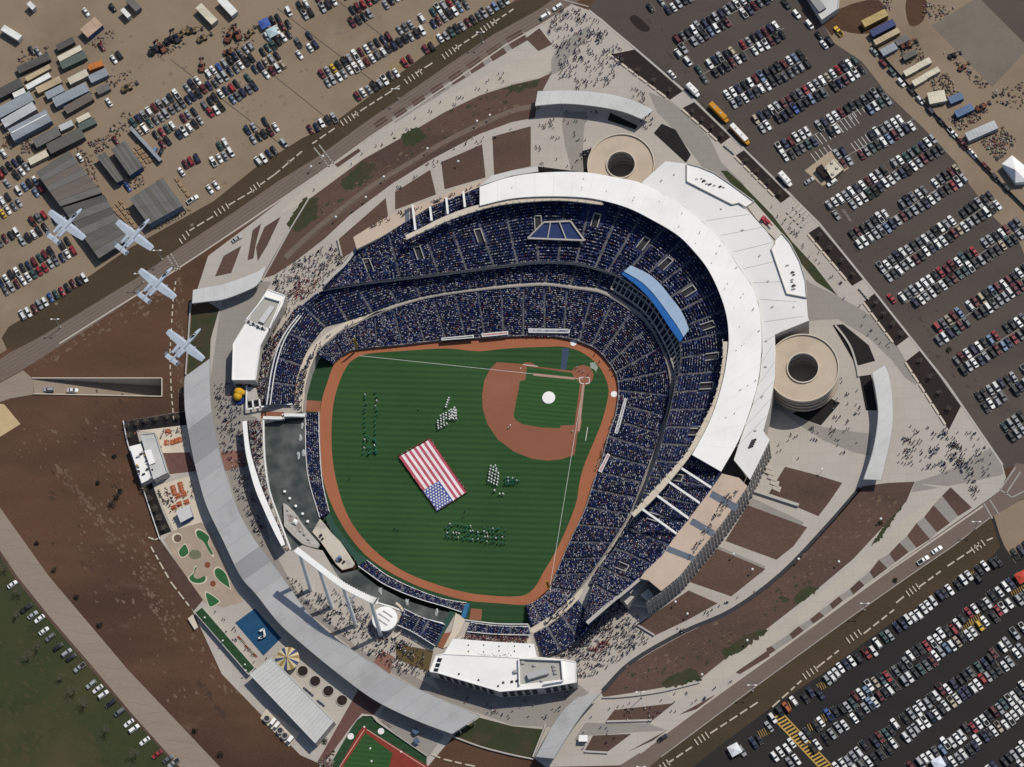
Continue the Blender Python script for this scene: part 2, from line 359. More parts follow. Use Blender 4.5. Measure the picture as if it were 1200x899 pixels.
# plaza all round the stadium
PLAZA = [(657, 13), (670, 5), (690, 12), (705, 22), (742, 55), (800, 105), (815, 117), (857, 160), (900, 207), (925, 225), (960, 262), (1027, 345), (1085, 417), (1110, 450), (1126, 476), (1150, 507), (1175, 545), (1179, 560), (1172, 575), (1150, 591),
         (1035, 672), (985, 709), (900, 771), (840, 814), (782, 857), (750, 882), (727, 897), (640, 899), (625, 888), (562, 842), (532, 862), (500, 900), (386, 900), (352, 885), (318, 850), (260, 790), (226, 716), (188, 633), (190, 600), (166, 566), (152, 523), (145, 494), (216, 482),
         (217, 440), (247, 397), (257, 362), (240, 352), (224, 355), (232, 337), (244, 300), (300, 258), (342, 225), (387, 193), (425, 168), (475, 132), (520, 102), (570, 67), (632, 30)]
bw = [(p.x, p.y) for p in WL(PLAZA)]
flat, f = tess([bw, hole_w[::-1]])
o = mk('plaza', [(x, y, L3) for x, y in flat], f, M_plaza); o['kind'] = 'structure'
for px in ([(640, 82), (652, 58), (672, 40), (690, 30), (694, 42), (672, 60), (655, 84), (646, 88)],
           [(660, 131), (688, 131), (684, 155), (683, 178), (688, 201), (670, 201), (662, 170), (659, 150)],
           [(760, 108), (785, 118), (797, 127), (832, 162), (845, 190), (872, 216), (858, 222), (830, 205), (805, 172), (788, 150), (770, 132)],
           [(936, 320), (950, 332), (982, 347), (1015, 366), (1040, 385), (1062, 424), (1074, 452), (1060, 442), (1045, 422), (1018, 396), (982, 374), (947, 376)],
           [(898, 476), (915, 482), (932, 495), (965, 516), (1000, 530), (1018, 534), (1022, 508), (1000, 506), (962, 500), (928, 484), (905, 470)],
           [(1072, 565), (1100, 556), (1135, 540), (1162, 524), (1172, 540), (1176, 556), (1150, 562), (1110, 570), (1068, 577)],
           [(262, 348), (300, 330), (318, 330), (300, 365), (280, 400), (272, 446), (285, 482), (302, 490), (300, 560), (318, 640), (345, 690), (420, 760), (500, 800), (560, 836), (500, 812), (425, 770), (360, 717), (330, 675), (300, 635), (280, 600), (257, 525), (247, 482), (246, 450), (258, 362)],
           [(505, 790), (586, 812), (640, 808), (676, 800), (690, 812), (670, 825), (646, 852), (600, 850), (562, 836), (520, 815)],
           [(686, 847), (760, 848), (782, 856), (745, 858), (690, 862), (672, 868)],
           [(842, 640), (897, 664), (893, 672), (838, 646)], [(878, 582), (942, 612), (938, 620), (872, 592)]):
    sheet('paving', px, L4, M_plazag)
# outer pale walkway
sheet('walkway', [(646, 58), (600, 73), (550, 100), (500, 127), (460, 155), (425, 180), (390, 203), (357, 222), (340, 236), (328, 251), (352, 240), (375, 223), (425, 186), (475, 158), (520, 131), (562, 111), (600, 98), (632, 90), (646, 83)], L4, M_walk)
sheet('walkway', [(1078, 567), (1110, 574), (1064, 605), (1000, 662), (950, 704), (900, 741), (850, 776), (820, 797), (780, 813), (790, 822), (838, 806), (900, 760), (950, 722), (1010, 675), (1072, 622), (1120, 580), (1112, 570)], L4, M_walk)
# the wide bare-soil bank on the north-west side and on the south-east side
sheet('soil_bank', [(647, 85), (632, 92), (600, 99.5), (562, 112), (520, 132), (475, 159), (425, 187), (375, 224), (352, 241), (340, 267), (317, 307), (306, 327), (322, 322), (345, 307), (380, 280), (410, 252), (460, 215), (507, 186), (562, 157), (600, 143), (627, 138), (629, 122), (638, 102)], L5, M_bed)
sheet('soil_bank', [(1010, 570), (1040, 566), (1072, 564.5), (1062, 588), (1000, 655), (950, 697), (900, 736), (850, 772), (820, 796), (775, 806), (740, 812), (707, 817), (704, 811), (725, 787), (760, 767), (825, 732), (900, 690), (967, 622), (1000, 585)], L5, M_bed)
for i, px in enumerate(([(470, 158), (490, 148), (500, 160), (485, 172), (474, 170)], [(336, 262), (355, 232), (372, 232), (372, 255), (350, 272), (340, 268)], [(398, 214), (425, 190), (440, 192), (428, 214), (405, 224)], [(590, 104), (612, 97), (634, 92), (630, 102), (600, 108)],
                        [(775, 800), (790, 790), (812, 782), (822, 796), (800, 803), (780, 806)], [(845, 765), (868, 748), (890, 738), (902, 738), (870, 762), (850, 772)], [(930, 700), (945, 686), (960, 690), (945, 702), (934, 708)], [(1020, 640), (1040, 610), (1058, 592), (1050, 605), (1030, 634)])):
    sheet('grass_patch', px, L6, M_greenp, ragged=.9)
def strip(name, line, wd, z, m, closed=False, **k):
    w = [np.array(p[:2]) for p in WL(line)]; n = len(w); a, b = [], []
    for i in range(n):
        d = w[min(n-1, i+1)]-w[max(0, i-1)]; d = d/np.linalg.norm(d); q = np.array((-d[1], d[0]))*wd/2
        a.append((*(w[i]+q), z)); b.append((*(w[i]-q), z))
    o = mk(name, a+b, [(i, n+i, n+i+1, i+1) for i in range(n-1)], m); o['kind'] = k.get('kind', 'structure'); return o
strip('service_path', smooth([(632, 124), (600, 131), (562, 147), (520, 168), (480, 192), (440, 216), (405, 242), (370, 270), (335, 302)], 4), 3.0, L6, M_road)
strip('kerb', smooth([(632, 127), (600, 134), (562, 150), (520, 171), (480, 195), (440, 219), (405, 245), (370, 273), (337, 305)], 4), .5, L6+.02, M_bed)
strip('service_path', smooth([(1008, 572), (967, 619), (915, 673), (858, 715), (800, 741), (740, 776), (706, 810)], 4), 1.8, L6, M_dark)
strip('service_path', smooth([(1011, 574), (970, 622), (918, 677), (860, 720), (803, 746), (743, 781), (710, 813)], 4), 2.2, L6, M_bed)
# planting beds between the paths
BEDS = [[(517, 190), (565, 169), (569, 208), (521, 222)], [(577, 160), (622, 148), (622, 195), (602, 199), (579, 205)], [(463, 225), (504, 199), (511, 228), (463, 246)], [(395, 282), (452, 232), (455, 254), (414, 278), (418, 292), (402, 302)],
        [(329, 254), (310, 266), (300, 290), (302, 306), (313, 288)], [(252, 324), (262, 300), (283, 288), (271, 320)], [(290, 305), (296, 270), (306, 262), (300, 285), (297, 303)],
        [(920, 547), (955, 556), (987, 566), (972, 588), (959, 605), (900, 580)], [(876, 592), (946, 618), (930, 640), (910, 656), (850, 634)], [(840, 643), (897, 667), (857, 699), (808, 682)], [(807, 692), (841, 707), (805, 727), (767, 745), (747, 732)],
        [(862, 788), (900, 762), (902, 769), (867, 790)], [(795, 838), (838, 814), (826, 828)], [(736, 881), (781, 856), (765, 868)], [(710, 845), (720, 832), (790, 824), (765, 844)], [(685, 880), (695, 862), (740, 860), (712, 881)],
        [(392, 193), (420, 174), (423, 177), (396, 196)]]
for px in BEDS: sheet('planting_bed', px, L5, M_bed)
for cx, cy, ln, wd in ((446.5, 143, 15, 7.5), (469, 131.5, 14, 8), (490.5, 118, 15, 9), (512.5, 104.5, 15, 10), (535, 90.5, 16, 12), (557, 76, 17, 14), (581.5, 61, 18, 15), (605, 46, 20, 16), (631, 30, 0, 0)):
    if not ln: continue
    c = W(cx, cy); a = math.atan2(.62, 1); p = [(c.x+x*math.cos(a)*.42-y*math.sin(a)*.42, c.y+x*math.sin(a)*.42+y*math.cos(a)*.42) for x, y in ((-ln/2, -wd/2), (ln/2, -wd/2), (ln/2, wd/2), (-ln/2, wd/2))]
    flat, f = tess([p]); o = mk('planting_bed', [(x, y, L5) for x, y in flat], f, M_bed); o['kind'] = 'structure'
sheet('planting_bed', [(616, 45), (632, 33), (647, 52), (631, 60)], L5+.01, M_bed)
SQ = ([(1104, 581), (1114, 571), (1139, 595), (1123, 605)], [(1083, 606), (1094, 592), (1113, 613), (1098, 624)], [(1063, 628), (1074, 613), (1090, 632), (1074, 642)], [(1042, 649), (1054, 636), (1065, 647), (1049, 659)], [(1019, 670), (1030, 656), (1040, 666), (1024, 678)],
          [(996, 690), (1007, 680), (1013, 686), (1000, 697)], [(972, 708), (983, 699), (988, 704), (976, 714)], [(949, 726), (960, 717), (966, 722), (953, 731)], [(925, 743), (936, 734), (942, 739), (929, 749)], [(898, 760), (904, 757), (909, 762), (900, 768)])
for q in SQ: sheet('planting_bed', q, L5+.01, M_bed)
for q in ([(594, 50), (614, 37), (618, 44), (600, 57)], [(572, 65), (594, 50), (600, 57), (578, 71)], [(548, 81), (572, 66), (576, 72), (553, 87)], [(524, 97), (548, 82), (552, 88), (529, 102)], [(502, 111), (524, 97), (528, 103), (507, 117)], [(480, 125), (502, 111), (506, 117), (485, 130)], [(458, 138), (480, 125), (484, 131), (463, 144)]):
    sheet('paving', q, L4+.01, M_plazag)
for a, c in zip(SQ[:-1], SQ[1:]): sheet('paving', [c[1], a[0], a[3], c[2]], L4+.01, M_plazag)
# dark mulch planters along the car park
PLANT = [[(715, 64), (744, 58), (800, 107), (785, 117)], [(799, 127), (815, 119), (857, 160), (845, 169)], [(861, 183), (875, 174), (926, 230), (915, 238)], [(946.7, 273.7), (960, 265), (1012, 327), (998.6, 335)], [(1012, 354), (1026, 343), (1066, 394), (1050, 406)], [(1061, 424), (1079, 410), (1126, 476), (1112, 504)]]
for px in PLANT: sheet('mulch_bed', px, L5, M_mulch)
for px in ([(766, 156), (775.5, 145), (791.6, 152), (809.6, 181.6), (804, 191)], [(682, 177), (693, 174), (688, 202), (684, 201)], [(712, 141), (715, 132), (747, 147), (745, 152)], [(975.7, 381), (988, 380), (1018, 404.5), (1025.7, 423), (1003.5, 429), (988, 402)], [(1007, 441), (1021, 439), (1028, 481), (1014.6, 481)], [(928, 484.5), (971, 466), (984.6, 472), (962, 498.6), (944, 492)],
           [(145, 494), (218, 482), (219, 498), (160, 505), (164, 520), (152, 523)], [(167, 567), (178, 566), (190.6, 600), (201, 623), (187.5, 628), (177, 600)]):
    sheet('mulch_bed', px, L5, M_black)
sheet('grass_bed', [(844.6, 200), (852, 200), (869, 215), (905, 252), (928, 283), (955, 312), (981.6, 346.5), (956, 330), (925, 292), (895, 252), (862, 222)], L5, M_greenp)
sheet('grass_bed', [(225, 369), (257, 362), (247, 397), (246, 420), (219, 440)], L5, M_greenp)
sheet('grass_bed', [(532, 861), (562, 841), (600, 851), (639, 855), (625, 888), (600, 883), (565, 874)], L5, M_greenp)
sheet('grass_bed', [(464, 754), (508, 763), (502, 788), (464, 772)], L5, mat('dry_turf', (.085, .062, .026), (.11, .08, .036), .2))
sheet('brick_paving', [(447, 762), (462, 770), (457, 790), (438, 776)], L5, mat('brick_red_paving', (.19, .095, .075), (.23, .12, .095), .4))
sheet('brick_paving', [(420, 808), (447, 826), (438, 838), (424, 836), (411, 852), (388, 884), (378, 896), (372, 893)], L5, mat('dark_red_paving', (.10, .05, .042), (.13, .066, .055), .4))
sheet('brick_paving', [(190, 531), (222, 530), (231, 552), (197, 556)], L5, MATS['dark_red_paving'])
sheet('brick_paving', [(258, 530), (285, 527), (291, 545), (264, 552)], L5, MATS['brick_red_paving'])
for px in ([(160, 505), (219, 498), (223, 530), (190, 531), (182, 507)], [(180, 570), (230, 556), (242, 592), (252, 610), (205, 625)]): sheet('patio', px, L5, M_cream)
sheet('plywood_deck', [(-20, 470), (5, 474), (24, 497), (0, 512), (-30, 530)], L5, mat('plywood', (.42, .31, .17), (.47, .36, .2), .3))
sheet('concrete_slab', [(1092, 30), (1140, 0), (1200, -50), (1300, 20), (1200, 62), (1163, 102)], L3, mat('old_slab', (.15, .125, .10), (.185, .155, .125), .12, (.11, .09, .075), .04, (.5, .7), fine=.25))
sheet('asphalt_apron', [(1150, 0), (1165, -20), (1300, 20), (1240, 52), (1200, 50)], L4, M_asph)
for px in ([(985, 10), (1030, 0), (1040, 30), (1010, 40), (975, 30)], [(1062, 0), (1085, 0), (1082, 24), (1066, 30)]): sheet('dirt_patch', px, L3, M_dirt, sm=3)
sheet('traffic_island', [(738, 22), (745, 18), (761, 32), (758, 37), (748, 34)], L5, M_mulch, sm=3)
sheet('sand_garden', [(192, 632), (203, 622), (236, 612), (250, 625), (262, 655), (276, 690), (285, 705), (262, 712), (236, 704), (214, 672)], L5, mat('sand', (.30, .235, .18), (.35, .285, .225), .1, (.42, .32, .24), .09, (.52, .62), fine=.12))
sheet('soil_strip', [(177, 640), (188, 633), (238, 703), (227, 716)], L5, M_mulch if 0 else mat('dark_soil', (.06, .033, .025), (.08, .045, .035), .3))
PAT = []
GREENS = [[(420, 200), (450, 190), (510, 235), (500, 280), (535, 350), (520, 355), (470, 270), (430, 240)], [(300, 330), (335, 290), (350, 300), (365, 345), (330, 375), (305, 365)], [(370, 520), (400, 490), (410, 450), (420, 455), (400, 510), (430, 530), (480, 510), (480, 545), (440, 560), (390, 550)], [(550, 470), (580, 455), (630, 500), (655, 590), (640, 585), (590, 550), (555, 510)], [(490, 625), (575, 680), (570, 700), (520, 725), (500, 690)]]
mg = mat('golf_turf', (.018, .085, .026), (.025, .11, .035), .5)
for px in GREENS:
    q = crop(160, 590, 5.994, px)
    c = np.mean(q, axis=0)
    sheet('golf_kerb', [tuple(c+(np.array(p)-c)*1.16) for p in q], L6, M_cream, sm=3); sheet('golf_green', q, L6+.02, mg, sm=3)
def ell(cx, cy, rx, ry, n=20, rot=0): return [(cx+rx*math.cos(t)*math.cos(rot)-ry*math.sin(t)*math.sin(rot), cy+rx*math.cos(t)*math.sin(rot)+ry*math.sin(t)*math.cos(rot)) for t in np.linspace(0, 2*math.pi, n, endpoint=False)]
sheet('golf_green', ell(228.5, 650, 7.6, 5.6), L6, mat('pale_turf', (.12, .13, .075), (.15, .16, .09), .4))
sheet('golf_bunker', ell(207.5, 630.5, 6.2, 6), L6, M_cream); sheet('golf_bunker', ell(208.3, 631, 4.6, 4.6), L6+.02, mat('dark_soil2', (.11, .07, .05)))
for c in ((243, 662), (249.5, 684)): sheet('golf_bunker', ell(*c, 3.4, 3.6), L6, mat('red_mulch', (.17, .055, .03)))
sheet('play_pad', [(275.5, 730), (298.7, 713), (329.7, 747.6), (308.7, 768.6)], L5, mat('blue_play_surface', (.008, .05, .115), (.012, .066, .14), .2))
# worn tracks and scuffed patches in the brown field
M_dl = mat('pale_dirt', (.125, .08, .054), (.165, .113, .08), .12, (.10, .06, .04), .06, (.5, .62), fine=.35, bump=.4); M_dd = mat('damp_dirt', (.046, .026, .017), (.068, .039, .026), .12, (.085, .049, .032), .08, (.5, .62), fine=.4, bump=.4)
def blotches(name, path, n, spread, r0, r1, m, z0=L1-.012, ang=.9):
    """many small irregular scuffs scattered along a traced path, each a hair above the last"""
    mb = MB(); P = smooth(path, 6)
    for k in range(n):
        u, v = P[rnd.randrange(len(P))]; u += rnd.gauss(0, spread); v += rnd.gauss(0, spread); r = rnd.uniform(r0, r1)*rnd.uniform(.5, 1); e = rnd.uniform(1.2, 2.6); a = ang+rnd.gauss(0, .25); q = 11; pts = []
        for i in range(q):
            t = 2*math.pi*i/q; s = r*rnd.uniform(.6, 1.25); x, y = s*e*math.cos(t), s*math.sin(t); pts.append((u+x*math.cos(a)-y*math.sin(a), v+x*math.sin(a)+y*math.cos(a)))
        c = W(u, v); z = z0+.011*k/n
        mb.add([(p.x, p.y, z) for p in WL(pts)]+[(c.x, c.y, z)], [(q, (i+1) % q, i) for i in range(q)])
    return tag(mb.build(name, m), kind='stuff')
blotches('worn_dirt', [(62, 545), (92, 575), (115, 610), (145, 650), (175, 700), (205, 745)], 150, 4.5, .5, 2.4, M_dl)
blotches('worn_dirt', [(130, 600), (160, 640), (185, 690), (215, 730), (245, 770), (268, 812)], 110, 6, .4, 2.0, M_dl)
blotches('worn_dirt', [(30, 430), (80, 405), (140, 372), (190, 345)], 90, 5, .4, 2.2, M_dl, ang=-.6)
blotches('worn_dirt', [(212, 330), (210, 400), (213, 470)], 80, 3, .4, 2.0, M_dl, ang=1.5)
blotches('worn_dirt', [(40, 520), (90, 500), (140, 560), (100, 640), (150, 720), (230, 830)], 120, 16, .3, 1.8, M_dl)
blotches('damp_dirt_patch', [(100, 510), (118, 520), (140, 480), (135, 590)], 90, 8, .4, 2.4, M_dd, L1-.024)
blotches('damp_dirt_patch', [(235, 800), (252, 822), (262, 838)], 70, 3, .5, 2.4, M_dd, L1-.024)
blotches('damp_dirt_patch', [(50, 560), (100, 640), (140, 700), (60, 620), (200, 790), (80, 410), (160, 390)], 110, 14, .3, 2.2, M_dd, L1-.024)
blotches('bed_scuff', [(380, 255), (460, 200), (540, 155), (620, 112)], 90, 7, .4, 1.8, M_dl, L6+.004, -.5)
blotches('bed_scuff', [(740, 790), (830, 750), (920, 690), (1000, 620), (1050, 575)], 130, 7, .4, 1.9, M_dl, L6+.004, -.6)
blotches('bed_scuff', [(740, 800), (830, 765), (900, 715), (970, 660)], 80, 7, .4, 2.2, M_greenp, L6+.024, -.6)
blotches('bed_scuff', [(350, 265), (430, 210), (520, 145), (610, 105)], 60, 6, .4, 2.0, M_greenp, L6+.024, -.6)
blotches('lawn_patch', [(10, 780), (40, 830), (80, 870), (20, 870), (110, 890), (30, 760)], 140, 18, .6, 3.2, mat('dry_lawn', (.045, .041, .017), (.062, .052, .024), .2, fine=.35), L1+.004, .7)
blotches('lot_stain', [(120, 60), (200, 90), (300, 100), (420, 40), (240, 180), (330, 130), (60, 330)], 160, 30, .4, 2.4, mat('lot_stain', (.165, .126, .09), (.20, .154, .11), .2, fine=.2), L1+.004, -.5)
blotches('lot_stain', [(760, 30), (850, 140), (960, 240), (1060, 370), (1120, 440)], 120, 14, .4, 2.2, mat('oil_stain', (.045, .038, .034), (.058, .048, .042), .3, fine=.2), L1+.004, .8)
# road and car-park paint
def lines(name, segs, wd, m, z=L6+.04):
    b = MB()
    for a, c in segs:
        p, q = W(*a), W(*c); d = (q-p); d.z = 0; d.normalize(); n = Vector((-d.y, d.x, 0))*wd/2
        k = [(p+n), (p-n), (q-n), (q+n)]; b.add([(x.x, x.y, z) for x in k], [(0, 1, 2, 3)])
    return tag(b.build(name, m), kind='stuff')
segs = []
RC = [(2, 433), (65, 396), (130, 355), (175, 327), (230, 291), (285, 254), (335, 220), (385, 186), (430, 153), (480, 120), (535, 83), (585, 48), (640, 16)]
dn = np.array((.53, .85))
for k in (-7, -3.2, .6, 4.4):
    for a, b in zip(RC[:-1], RC[1:]): segs.append((tuple(np.array(a)+dn*k), tuple(np.array(b)+dn*k)))
lines('lane_lines', segs, .3, mat('worn_line', (.205, .172, .145), (.175, .145, .12), .5))
segs = [(tuple(np.array(a)+dn*8.2), tuple(np.array(b)+dn*8.2)) for a, b in zip(RC[1:-1], RC[2:])]
lines('kerb_line', segs, .7, M_walk)
RS = [(1152, 593), (1036, 673), (985, 710), (900, 772), (840, 815), (782, 858), (750, 883)]
lines('kerb_line', list(zip(RS[:-1], RS[1:])), .8, M_walk)
RS2 = [(1160, 607), (1117, 640), (1070, 672), (1000, 721), (900, 794), (862, 822), (775, 887)]
lines('kerb_line', list(zip(RS2[:-1], RS2[1:])), .4, M_faded)
lines('crosswalk_lines', [((368, 173), (386, 196)), ((374, 170), (391, 192)), ((1172, 574), (1190, 548)), ((1178, 580), (1196, 553)), ((1153, 590), (1163, 608)), ((1160, 586), (1170, 602)), ((1172, 574), (1186, 583)), ((1186, 583), (1200, 576)), ((640, 10), (646, 16)), ((660, 0), (690, 8)), ((196, 300), (207, 318)), ((200, 297), (211, 316))], .6, M_faded)
lines('lot_edge_line', [((690, 12), (742, 55)), ((742, 55), (800, 105)), ((800, 105), (857, 160)), ((857, 160), (960, 262)), ((960, 262), (1027, 345)), ((1027, 345), (1110, 450)), ((1110, 450), (1175, 545))], .9, M_conc)
lines('lot_seams', [((325, 10), (450, 105)), ((200, 70), (330, 170)), ((395, 0), (460, 52)), ((300, 72), (410, 160))], .35, M_asph, L2+.01)
# yellow hatching and the striped walkway in the south-east lot
b = MB()
for i in range(26):
    p = W(906+i*3.1, 842+i*3.3); q = W(916+i*3.1, 836.5+i*3.3); d = (q-p).normalized(); n = Vector((-d.y, d.x, 0))*.36
    b.add([(x.x, x.y, L6) for x in (p+n, p-n, q-n, q+n)], [(0, 1, 2, 3)])
tag(b.build('striped_crossing', M_yellow), kind='stuff')
segs = [((906, 842), (985, 926)), ((917, 836), (996, 920))]
lines('yellow_line', segs, .5, M_yellow)
hat = []
for cx, cy, n in ((964, 805, 6), (1018, 768, 5), (953, 852, 7), (967, 842, 6), (1140, 676, 4), (1142, 728, 6), (1133, 736, 6), (1190, 693, 7), (465, 80, 8), (505, 50, 6), (928, 827, 4), (895, 860, 5)):
    for i in range(n): hat.append(((cx-7+i*2.4, cy-3-i*1.2), (cx-3+i*2.4, cy+5-i*1.2)))
lines('yellow_hatching', hat, .2, M_yellow)
lines('white_hatching', [((986+i*1.1, 246+i*1.6), (990+i*1.1, 246.5+i*1.6)) for i in range(9)], .22, M_faded)
# ------------------------------------------------------------------ crowds: one mesh per deck, built with numpy
CLOTH = np.array([(.014, .023, .09), (.022, .038, .15), (.03, .08, .32), (.012, .012, .018), (.05, .05, .055), (.18, .18, .19), (.68, .68, .70), (.30, .025, .025), (.22, .16, .10), (.10, .16, .28)])
CP = np.array([.28, .20, .12, .09, .055, .055, .135, .012, .012, .041])
CP2 = np.array([.14, .15, .13, .06, .08, .12, .25, .03, .03, .01])
HEAD = np.array([(.30, .175, .115), (.025, .018, .013), (.016, .032, .125), (.07, .045, .03), (.55, .55, .55), (.38, .24, .16)])
HP = np.array([.10, .27, .38, .07, .12, .06])
def box_field(pos, fwd, parts, cols):
    """pos (n,3), fwd (n,2) unit; parts: list of (x0,x1 bottom, top half widths ...) frusta: (fx, z0, z1, w0, d0, w1, d1); cols: one (n,3) per part -> verts, quads, colours"""
    n = len(pos); V = []; F = []; K = []; off = 0
    rt = np.stack([-fwd[:, 1], fwd[:, 0]], 1)
    for (fx, z0, z1, w0, d0, w1, d1), c in zip(parts, cols):
        vs_ = np.empty((n, 8, 3))
        for i, (sx, sy) in enumerate(((-1, -1), (1, -1), (1, 1), (-1, 1))):
            for j, (z, w, d) in enumerate(((z0, w0, d0), (z1, w1, d1))):
                xy = pos[:, :2]+fwd*(fx+sy*d)+rt*(sx*w)
                vs_[:, j*4+i, :2] = xy; vs_[:, j*4+i, 2] = pos[:, 2]+z
        q = np.array([(4, 5, 6, 7), (0, 1, 5, 4), (1, 2, 6, 5), (2, 3, 7, 6), (3, 0, 4, 7)])
        F.append((q[None]+off+np.arange(n)[:, None, None]*8).reshape(-1, 4)); V.append(vs_.reshape(-1, 3)); off += n*8
        K.append(np.repeat(c, 5, axis=0))
    return np.concatenate(V), np.concatenate(F), np.concatenate(K)
def np_mesh(name, V, F, K, m, kind='stuff', parent=None):
    me = bpy.data.meshes.new(name); nf, k = F.shape
    me.vertices.add(len(V)); me.vertices.foreach_set('co', V.astype(np.float32).ravel())
    me.loops.add(nf*k); me.loops.foreach_set('vertex_index', F.astype(np.int32).ravel())
    me.polygons.add(nf); me.polygons.foreach_set('loop_start', np.arange(0, nf*k, k, dtype=np.int32)); me.polygons.foreach_set('loop_total', np.full(nf, k, dtype=np.int32))
    me.materials.append(m)
    a = me.attributes.new('col', 'FLOAT_COLOR', 'FACE'); a.data.foreach_set('color', np.concatenate([K, np.ones((len(K), 1))], 1).astype(np.float32).ravel())
    me.update(calc_edges=True); me.validate()
    o = bpy.data.objects.new(name, me); C.objects.link(o)
    if kind: o['kind'] = kind
    if parent: under(o, parent)
    return o
def seated(name, pos, fwd, cp=CP):
    n = len(pos); cl = CLOTH[nrs.choice(len(CLOTH), n, p=cp)]*(.8+.4*nrs.rand(n, 1))
    ch = (np.floor(pos[:, 0]/4.5)*7919+np.floor(pos[:, 1]/3.5)*104729).astype(int) % 97; alt = CLOTH[nrs.choice(len(CLOTH), n, p=CP2)]*(.8+.4*nrs.rand(n, 1)); cl = np.where((ch < 22)[:, None], alt, cl); hd = HEAD[nrs.choice(len(HEAD), n, p=HP)]
    lg = np.array((.018, .022, .04))*np.ones((n, 1))*(.6+.8*nrs.rand(n, 1))
    V, F, K = box_field(pos, fwd, [(0, .1, .98, .2, .13, .25, .14), (.03, .98, 1.28, .10, .11, .085, .095), (.32, .1, .5, .19, .22, .17, .2)], [cl, hd, lg])
    return np_mesh(name, V, F, K, M_attcrowd)
def stand_curves(pairs, zf, zb, n=8):
    zl = zb if isinstance(zb, (list, tuple)) else [zb]*len(pairs)
    F = WL(smooth([p[0] for p in pairs], n), zf)
    B = smooth([tuple(W(*p[1], z)) for p, z in zip(pairs, zl)], n)
    return np.array([tuple(p) for p in F]), np.array(B)
def stand(part, pairs, zf, zb, rows, parent, aisles=(), occ=.9, crowd=None, cp=CP, fz=None, n=8, aw=1.1, skip=None, lab=None):
    F, B = stand_curves(pairs, zf, zb, n); N = len(F)
    pr = []
    for k in range(rows):
        z = F[:, 2]+(B[:, 2]-F[:, 2])*k/max(1, rows-1)
        for r in (k/rows, (k+1)/rows):
            P = F*(1-r)+B*r; P = P.copy(); P[:, 2] = z; pr.append(P)
    V = np.concatenate(pr); m = len(pr)
    fs = []
    for j in range(m-1):
        for i in range(N-1): fs.append((j*N+i, j*N+i+1, (j+1)*N+i+1, (j+1)*N+i))
    a = V[fs[0][0]]; b_ = V[fs[0][1]]; c_ = V[fs[0][2]]
    if np.cross(b_-a, c_-b_)[2] < 0: fs = [q[::-1] for q in fs]
    t = mk(part, V, fs, M_seat); under(t, parent)
    # front wall and end walls
    if fz is not None:
        wv = [tuple(p) for p in F]+[(p[0], p[1], fz) for p in F]
        w = mk('front_wall', wv, [(i, i+1, N+i+1, N+i) for i in range(N-1)], M_fascia); under(w, parent)
    us = []
    seg = (N-1)
    cumF = np.concatenate([[0], np.cumsum(np.linalg.norm(np.diff((F+B)/2, axis=0), axis=1))]); L = cumF[-1]
    for s in aisles:
        u = np.interp(s*L, cumF, np.arange(N)); us.append(u); i = min(N-2, int(u)); fr = u-i
        f0 = F[i]*(1-fr)+F[i+1]*fr; b0 = B[i]*(1-fr)+B[i+1]*fr; tf = F[i+1]-F[i]; tf[2] = 0; tf /= np.linalg.norm(tf); tb = B[i+1]-B[i]; tb[2] = 0; tb /= np.linalg.norm(tb)
        mb = MB(); h = np.array((0, 0, .18)); w2 = aw/2
        mb.add([tuple(f0-tf*w2+h), tuple(f0+tf*w2+h), tuple(b0+tb*w2+h), tuple(b0-tb*w2+h), tuple(f0-tf*w2-h*2), tuple(f0+tf*w2-h*2), tuple(b0+tb*w2-h*2), tuple(b0-tb*w2-h*2)], [(0, 1, 2, 3), (1, 0, 4, 5), (2, 1, 5, 6), (3, 2, 6, 7), (0, 3, 7, 4)])
        o = mb.build('aisle', M_aisle); o.parent = t; o.matrix_parent_inverse = t.matrix_basis.inverted()
        o.matrix_parent_inverse = Matrix.Translation(parent.location).inverted() if False else o.matrix_parent_inverse
    if crowd:
        P, D = [], []
        for k in range(rows):
            r = (k+.45)/rows; Q = F*(1-r)+B*r; cum = np.concatenate([[0], np.cumsum(np.linalg.norm(np.diff(Q[:, :2], axis=0), axis=1))])
            d = np.arange(.4, cum[-1]-.3, .53); d = d+nrs.uniform(-.08, .08, len(d)); d = d[nrs.rand(len(d)) < occ]
            for u in us:
                da = np.interp(u, np.arange(N), cum); d = d[np.abs(d-da) > aw/2+.15]
            u = np.interp(d, cum, np.arange(N))
            if skip is not None:
                kp = np.array([not skip(x/(N-1), r) for x in u], bool); d = d[kp]; u = u[kp]
            x = np.interp(d, cum, Q[:, 0]); y = np.interp(d, cum, Q[:, 1])
            fx = np.interp(u, np.arange(N), F[:, 0]-B[:, 0]); fy = np.interp(u, np.arange(N), F[:, 1]-B[:, 1]); ln = np.hypot(fx, fy)+1e-9
            z = zf+(np.interp(u, np.arange(N), B[:, 2])-zf)*k/max(1, rows-1)
            P.append(np.stack([x+fx/ln*nrs.uniform(-.1, .1, len(x)), y+fy/ln*nrs.uniform(-.1, .1, len(x)), z+nrs.uniform(-.05, .12, len(x))], 1)); D.append(np.stack([fx/ln, fy/ln], 1))
        seated(crowd, np.concatenate(P), np.concatenate(D), cp)
    return t
M_aisle = mat('aisle_concrete', (.095, .095, .105), (.15, .145, .145), .9, (.05, .052, .065), .5, (.5, .62))
GS = empty('baseball_grandstand', W(860, 330, 0), 'huge horseshoe grandstand with white curved roof around the green baseball field', 'stadium')

